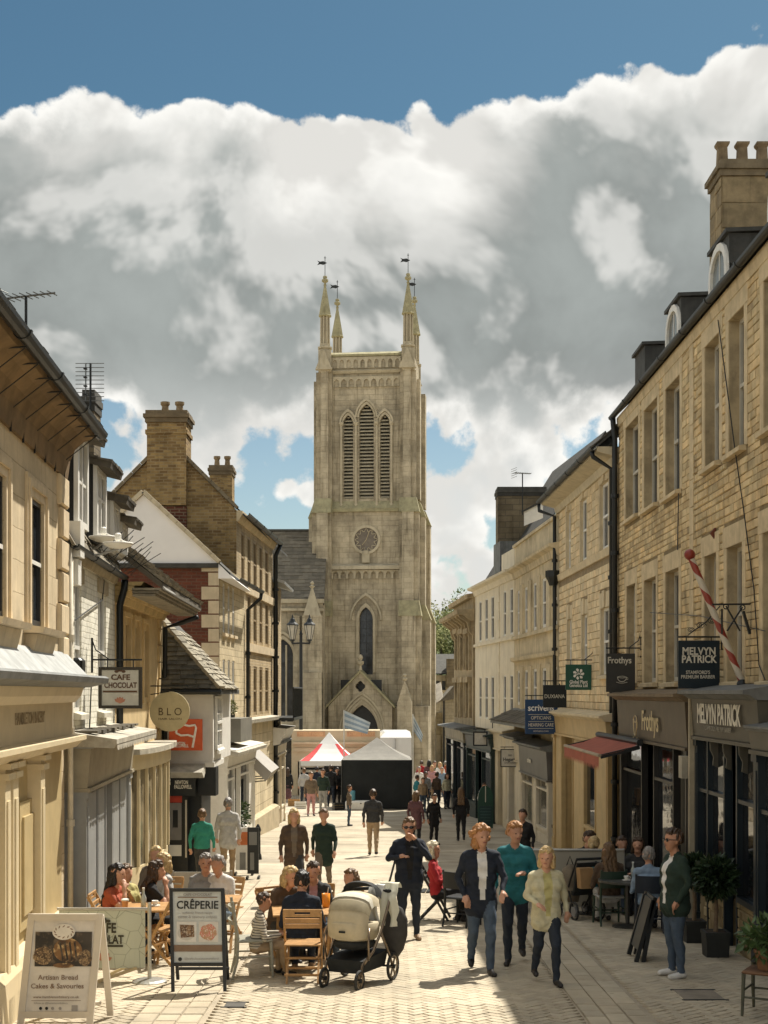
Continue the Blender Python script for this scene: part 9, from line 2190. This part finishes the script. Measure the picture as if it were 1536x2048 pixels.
 if glasses:
  m = MB()
  for s in (-1, 1): m.sphere(hp(s * .037, -.098, .016), .030, 10, 6, sc=(1.1, .25, .75)); m.tube([hp(s * .065, -.09, .022), hp(s * .095, .0, .02)], .005, 5)
  m.tube([hp(-.01, -.108, .02), hp(.01, -.108, .02)], .005, 5); m.build('glasses', plain('lens', (.012, .01, .01), .1), t)
 return t
def gh(px, py_feet, py_head): g0 = ground_at(px, py_feet); return g0, (py_feet - py_head) * g0.y / F
PI = math.pi
N1 = .0125
# standing and walking
g0, h = gh(818, 1879, 1641)
person('man in dark jacket and sunglasses standing with one hand to his chin', g0, h, .08, 'stand', 'navy', 'darkjeans', 'mid', 'short', arms={'L': ((-.30, -.02, .24), (-.13, -.22, .30)), 'R': ((.28, -.10, .26), (.05, -.17, .56))}, vneck='black', glasses=True, bulk=1.12, vox=N1, head=(-.15, 0), coat=.06, shoe=TANSHOE)
t_ = thing('shoulder_bag', 'black bag hanging at the hip of the man in sunglasses', 'bag', g0 + Vector((-.27, .05, .62))); m = MB(); m.bbox(-.06, .06, -.12, .12, -.12, .14, .04); m.build('pouch', C_['black'], t_); m = MB(); m.tube([(.0, -.05, .12), (.08, -.03, .42), (.16, .02, .70)], .014, 6); m.build('strap', BLACKP, t_)
g0, h = gh(1350, 1954, 1664)
person('man in dark green jacket, jeans and white trainers, hand in pocket', g0, h, -PI / 2 + .25, 'stand', 'darkgreen', 'jeans', 'brown', 'short', arms={'L': ((-.26, .02, .20), (-.19, -.08, -.03)), 'R': ((.27, .04, .2), (.2, -.08, -.03))}, vneck='white', bulk=1.25, vox=N1, shoe=TRAINER, glasses=True, coat=.05, skin=SKIN2)
g0, h = gh(962, 1946, 1655)
person('woman with wild fair hair walking in a dark blazer and white top', g0, h, .1, 'walk', 'navy', 'jeans', 'ginger', 'wild', vneck='white', vox=N1, coat=.12, stride=.18, head=(.3, .15), arms={'L': ((-.27, .06, .19), (-.20, -.08, -.02)), 'R': ((.27, -.04, .2), (.22, -.20, .05))})
g0, h = gh(1030, 1925, 1650); person('walker in a teal top with reddish hair, behind the fair-haired woman', g0, h, -.1, 'walk', 'teal', 'darkjeans', 'ginger', 'short', vox=N1, stride=-.2, coat=.05, head=(.5, .1), arms={'L': ((-.24, .10, .19), (-.25, .05, -.03)), 'R': ((.26, -.02, .19), (.10, -.24, .22))})
g0, h = gh(1092, 1966, 1700); person('walker in a loose pale yellow top and dark jeans', g0, h, .15, 'walk', 'cream', 'darkjeans', 'blonde', 'bob', vox=N1, stride=.22, coat=.10, vneck='yellow', bulk=1.05, head=(-.45, .12), arms={'L': ((-.26, .0, .20), (-.15, -.22, .12)), 'R': ((.27, .08, .2), (.28, .02, -.03))})
g0, h = gh(404, 1778, 1622); person('person in a bright green top walking away by the left shops', g0, h, PI, 'walk', 'green', 'charcoal', 'mid', 'short', stride=.2)
g0, h = gh(456, 1762, 1600); person('person in a pale grey top and tan trousers walking away', g0, h, PI + .1, 'walk', 'lightgrey', 'tan', 'grey', 'short', stride=-.2, coat=.1)
g0, h = gh(588, 1806, 1622); person('walker in a brown coat with fair hair in mid street', g0, h, .1, 'walk', 'brown', 'charcoal', 'blonde', 'long', stride=.2, coat=.25, vneck='taupe')
g0, h = gh(648, 1788, 1622); person('walker in dark green open coat over pale trousers', g0, h, -.1, 'walk', 'darkgreen', 'taupe', 'mid', 'short', stride=-.22, coat=.2)
g0, h = gh(746, 1712, 1582); person('person in a dark top and pale trousers walking away in mid street', g0, h, PI, 'walk', 'charcoal', 'tan', 'brown', 'short', stride=.2)
g0, h = gh(832, 1694, 1585); person('dark-coated person at the edge of the shade, left of two', g0, h, PI - .4, 'stand', 'plum', 'black', 'mid', 'bob', coat=.2)
g0, h = gh(868, 1690, 1590); person('dark-coated person at the edge of the shade, right of two', g0, h, .5, 'stand', 'black', 'black', 'brown', 'short', coat=.15)
g0, h = gh(922, 1683, 1578); person('woman with long brown hair in black walking away by the dark shopfront', g0, h, PI, 'walk', 'black', 'black', 'mid', 'vlong', stride=.15)
g0, h = gh(1046, 1770, 1622); person('dark-clothed person by the cream shop behind the walkers', g0, h, -.5, 'stand', 'black', 'black', 'brown', 'short', coat=.1)
g0, h = gh(968, 1648, 1568); person('person in a white shirt behind the green arched board', g0, h, .4, 'stand', 'white', 'black', 'brown', 'short')
FAR = .022
for (px, pf, ph, lab, kw) in ((554, 1606, 1534, 'woman in a chequered top by the black drainpipe', dict(top='lightgrey', legs='darkgreen', hair='blonde', style='bob', rz=PI)), (575, 1608, 1537, 'woman in black top and long brown skirt by the black drainpipe', dict(top='black', legs='plum', hair='brown', style='long', rz=PI, coat=.1, skirt=True)), (622, 1632, 1546, 'person in a grey-pink top near the red-cornered tent', dict(top='taupe', legs='pink', hair='mid', rz=.2)), (646, 1626, 1540, 'person in teal-grey jacket near the red-cornered tent', dict(top='darkgreen', legs='grey', hair='brown', rz=-.3)), (662, 1614, 1532, 'taller of two people in black beside the black tent', dict(top='black', legs='darkjeans', hair='brown', rz=PI)), (674, 1613, 1537, 'shorter of two people in black beside the black tent', dict(top='charcoal', legs='black', hair='black', rz=.4)), (843, 1590, 1523, 'person in a red shirt beyond the black tent', dict(top='red', legs='charcoal', hair='brown', rz=PI)), (838, 1602, 1535, 'person in white near the tent, left edge of the seated crowd', dict(top='white', legs='charcoal', hair='grey', rz=.3)), (852, 1614, 1545, 'person in grey in the crowd, third from the tent', dict(top='grey', legs='darkjeans', hair='brown', rz=-.4)), (864, 1600, 1532, 'person in pale pink in the crowd beyond the tent', dict(top='pink', legs='black', hair='blonde', style='bob', rz=.1)), (874, 1616, 1546, 'person in brown in the crowd beyond the tent', dict(top='brown', legs='darkjeans', hair='mid', rz=2.5)), (884, 1604, 1536, 'person in pale blue in the crowd by the dark green shop', dict(top='blue', legs='charcoal', hair='grey', rz=-.2)), (894, 1618, 1548, 'person in cream in the crowd by the dark green shop', dict(top='cream', legs='darkjeans', hair='brown', style='bob', rz=.6)), (834, 1622, 1552, 'person in teal at the right corner of the black tent', dict(top='teal', legs='darkjeans', hair='brown', rz=2.0)), (846, 1626, 1557, 'person in tan nearest of the crowd beside the tent', dict(top='tan', legs='jeans', hair='mid', rz=.4)), (858, 1592, 1522, 'person in plum at the back of the far crowd', dict(top='plum', legs='black', hair='black', style='bob', rz=PI)), (869, 1593, 1524, 'person in olive at the back of the far crowd', dict(top='olive', legs='tan', hair='brown', rz=.2)), (880, 1594, 1526, 'person in white at the back of the far crowd', dict(top='white', legs='jeans', hair='blonde', style='bob', rz=-.3)), (891, 1592, 1524, 'person in red-brown at the back of the far crowd', dict(top='rust', legs='black', hair='grey', rz=PI)), (608, 1610, 1538, 'person in pale grey before the kiosk counter', dict(top='lightgrey', legs='darkjeans', hair='mid', rz=PI)), (634, 1606, 1535, 'person in navy before the kiosk counter', dict(top='navy', legs='tan', hair='black', rz=PI)), (698, 1652, 1572, 'person in brown crossing before the long white box', dict(top='taupe', legs='jeans', hair='brown', rz=PI / 2)), (903, 1606, 1540, 'person in black nearest the dark green shop wall', dict(top='black', legs='black', hair='black', rz=-1.0))):
 g0, h = gh(px, pf, ph); rz = kw.pop('rz'); person(lab, g0, h, rz, 'stand', vox=FAR, **kw)
# sitting
SZ = .92 * 1.70
def sit(label, px, s, rz, **kw): return person(label, gp(px, s), kw.pop('H', SZ), rz, 'sit', **kw)
TBL = {'L': ((-.25, -.10, .16), (-.10, -.36, .24)), 'R': ((.25, -.10, .16), (.10, -.36, .24))}
CHIN = {'L': ((-.2, -.26, .24), (-.08, -.16, .56)), 'R': ((.25, -.10, .16), (.10, -.36, .24))}
sit('person in a navy jacket seated with back to the camera on the folding chair', 603, 177, PI, top='navy', legs='navy', hair='black', vox=N1, arms=TBL, lean=.12, shoe=TANSHOE, bulk=1.1)
sit('child in a striped jumper seated at the left of the table', 512, 177, PI / 2 + .15, H=SZ * .80, top='striped', legs='tan', hair='brown', vox=N1, arms=TBL, lean=.15, skin=SKIN2)
sit('fair-haired woman in a brown coat leaning over the table', 557, 163, .75, top='brown', legs='charcoal', hair='blonde', style='bob', vox=N1, arms=TBL, lean=.35, coat=.1)
sit('dark-haired man in a black jacket at the far side of the table', 630, 160, -.1, top='charcoal', legs='darkjeans', hair='brown', vox=N1, arms=TBL, lean=.2, vneck='pink')
sit('fair-haired child seated behind the pram', 704, 163, -.9, H=SZ * .92, top='olive', legs='jeans', hair='mid', style='bob', arms=TBL)
sit('woman with very long black hair in a rust red top', 222, 166, PI / 2 - .2, top='rust', legs='darkjeans', hair='black', style='vlong', vox=N1, arms=CHIN, bare=1.0, lean=.1)
sit('dark-haired woman in black resting her head on her hand', 290, 161, PI / 2 + .25, top='black', legs='black', hair='brown', style='long', vox=N1, arms=CHIN, bare=1.0, lean=.2)
sit('brown-haired child in mustard behind the long-haired woman', 250, 158, .9, H=SZ * .93, top='yellow', legs='jeans', hair='mid', arms=TBL)
sit('blonde woman at the back by the cream bay window', 312, 142, .2, top='taupe', legs='jeans', hair='blonde', style='long', arms=TBL)
sit('blonde woman in a pale grey jumper facing left', 328, 151, -1.1, top='lightgrey', legs='pink', hair='blonde', style='bob', arms=TBL)
sit('balding man in a grey shirt of the seated couple', 411, 152, .15, top='grey', legs='charcoal', hair='grey', arms=TBL, vox=N1)
sit('person in blue jeans and white shirt of the seated couple', 444, 152, -.4, top='white', legs='blue', hair='grey', arms=TBL, lean=.15)
sit('white-haired woman in a red jumper sitting in the shade edge', 874, 135, PI / 2 - .1, top='red', legs='black', hair='white', style='bob', vox=N1, lean=-.12)
sit('woman with very long brown hair with her back to the camera, right-hand tables', 1219, 138, PI + .1, top='brown', legs='lightgrey', hair='mid', style='vlong', vox=N1, lean=.05, arms=TBL)
sit('grey-haired man in pale blue with his back to the camera, right-hand tables', 1298, 144, PI - .15, top='blue', legs='darkjeans', hair='grey', vox=N1, arms=TBL, lean=.1, bulk=1.1)
sit('man in a black T-shirt leaning over the right-hand table', 1165, 124, .4, top='black', legs='darkjeans', hair='brown', vox=N1, arms=TBL, lean=.3, bare=1.0, H=SZ * 1.08)
sit('fair girl with a ponytail facing away, right-hand tables', 1186, 129, PI * .85, top='lightgrey', legs='jeans', hair='blonde', style='pony', arms=TBL, lean=.05)
sit('man in grey at the far side of the right-hand table', 1243, 128, .15, top='olive', legs='jeans', hair='brown', arms=TBL)
sit('smiling dark-haired woman facing the camera at the right-hand table', 1276, 129, -.25, top='charcoal', legs='black', hair='brown', style='long', arms=TBL, vox=N1)
finish_people()

# ------------------------------------------------------------------ covers let into the paving
def cover(label, px, py, wpx, dz, mt):
 g0 = ground_at(px, py); w = wpx * g0.y / F / 2; t = thing('access_cover', label, 'cover', g0); tilt = math.atan(G_SLOPE)
 m = MB(); m.bbox(-w, w, -dz, dz, -.02, .006, .004); o = m.build('plate', mt, t); m = MB()
 for (a, b, c, d) in ((-w - .03, w + .03, -dz - .03, -dz - .003), (-w - .03, w + .03, dz + .003, dz + .03)): m.box(a, b, c, d, -.02, .008)
 m.build('frame', IRON, t); t.rotation_euler = (-tilt, 0, 0)
cover('dark square access cover set in the paving by the man in the green jacket', 1398, 1990, 80, .28, M('worn_slab', (.20, .17, .13), .8, .2, 5, dirt=.4))
cover('small iron drain cover in the sunlit paving left of centre', 470, 2010, 40, .12, M('iron_plate', (.07, .065, .055), .6, .2, 8))

for i, (px, sc, w, lab, mt) in enumerate(((588, 47, .5, 'wooden crate left of the red-cornered tent', TIMBER), (601, 49, .45, 'white crate in front of the red-cornered tent', WHITEP), (676, 50, .4, 'dark crate against the black tent', BLACKP), (830, 50, .45, 'wooden crate at the right corner of the black tent', TIMBER))):
 t = thing('market_crate', lab, 'crate', gp(px, sc), .2 * i, group='crates on the square')
 for k in range(3):
  for (a, b, c, d) in ((-w / 2, w / 2, -.15, -.135), (-w / 2, w / 2, .135, .15), (-w / 2, -w / 2 + .015, -.134, .134), (w / 2 - .015, w / 2, -.134, .134)): m = MB(); m.box(a, b, c, d, .01 + k * .1, .09 + k * .1); m.build('slat', mt, t)
 m = MB(); m.box(-w / 2 + .02, w / 2 - .02, -.13, .13, .0, .25); m.build('contents', M('produce', (.24, .17, .07), .8, .4, 14), t)
GROUPS = dict(folding_chair='wooden folding chairs at the café tables', cafe_chair='chairs at the café tables', cafe_table='café tables along the street', hanging_sign='hanging shop signs', pavement_sign='folding pavement signs', market_tent='market tents on the square', television_aerial='roof aerials', terrace_house='terrace fronts on the right', stone_house='stone houses on the right', coffee_cup='cups on the tables', water_bottle='bottles on the tables', potted_plant='potted plants', cafe_barrier='café barriers', satellite_dish='dishes under the dormers', feather_flag='flags on the square', poster_board='poster boards by the left shops', far_house='houses beyond the tower', access_cover='covers in the paving', shop_awning='shop awnings', person='people in the street')
for o in COL.objects:
 k = o.name.split('.')[0]
 if o.parent is None and k in GROUPS and 'group' not in o: o['group'] = GROUPS[k]
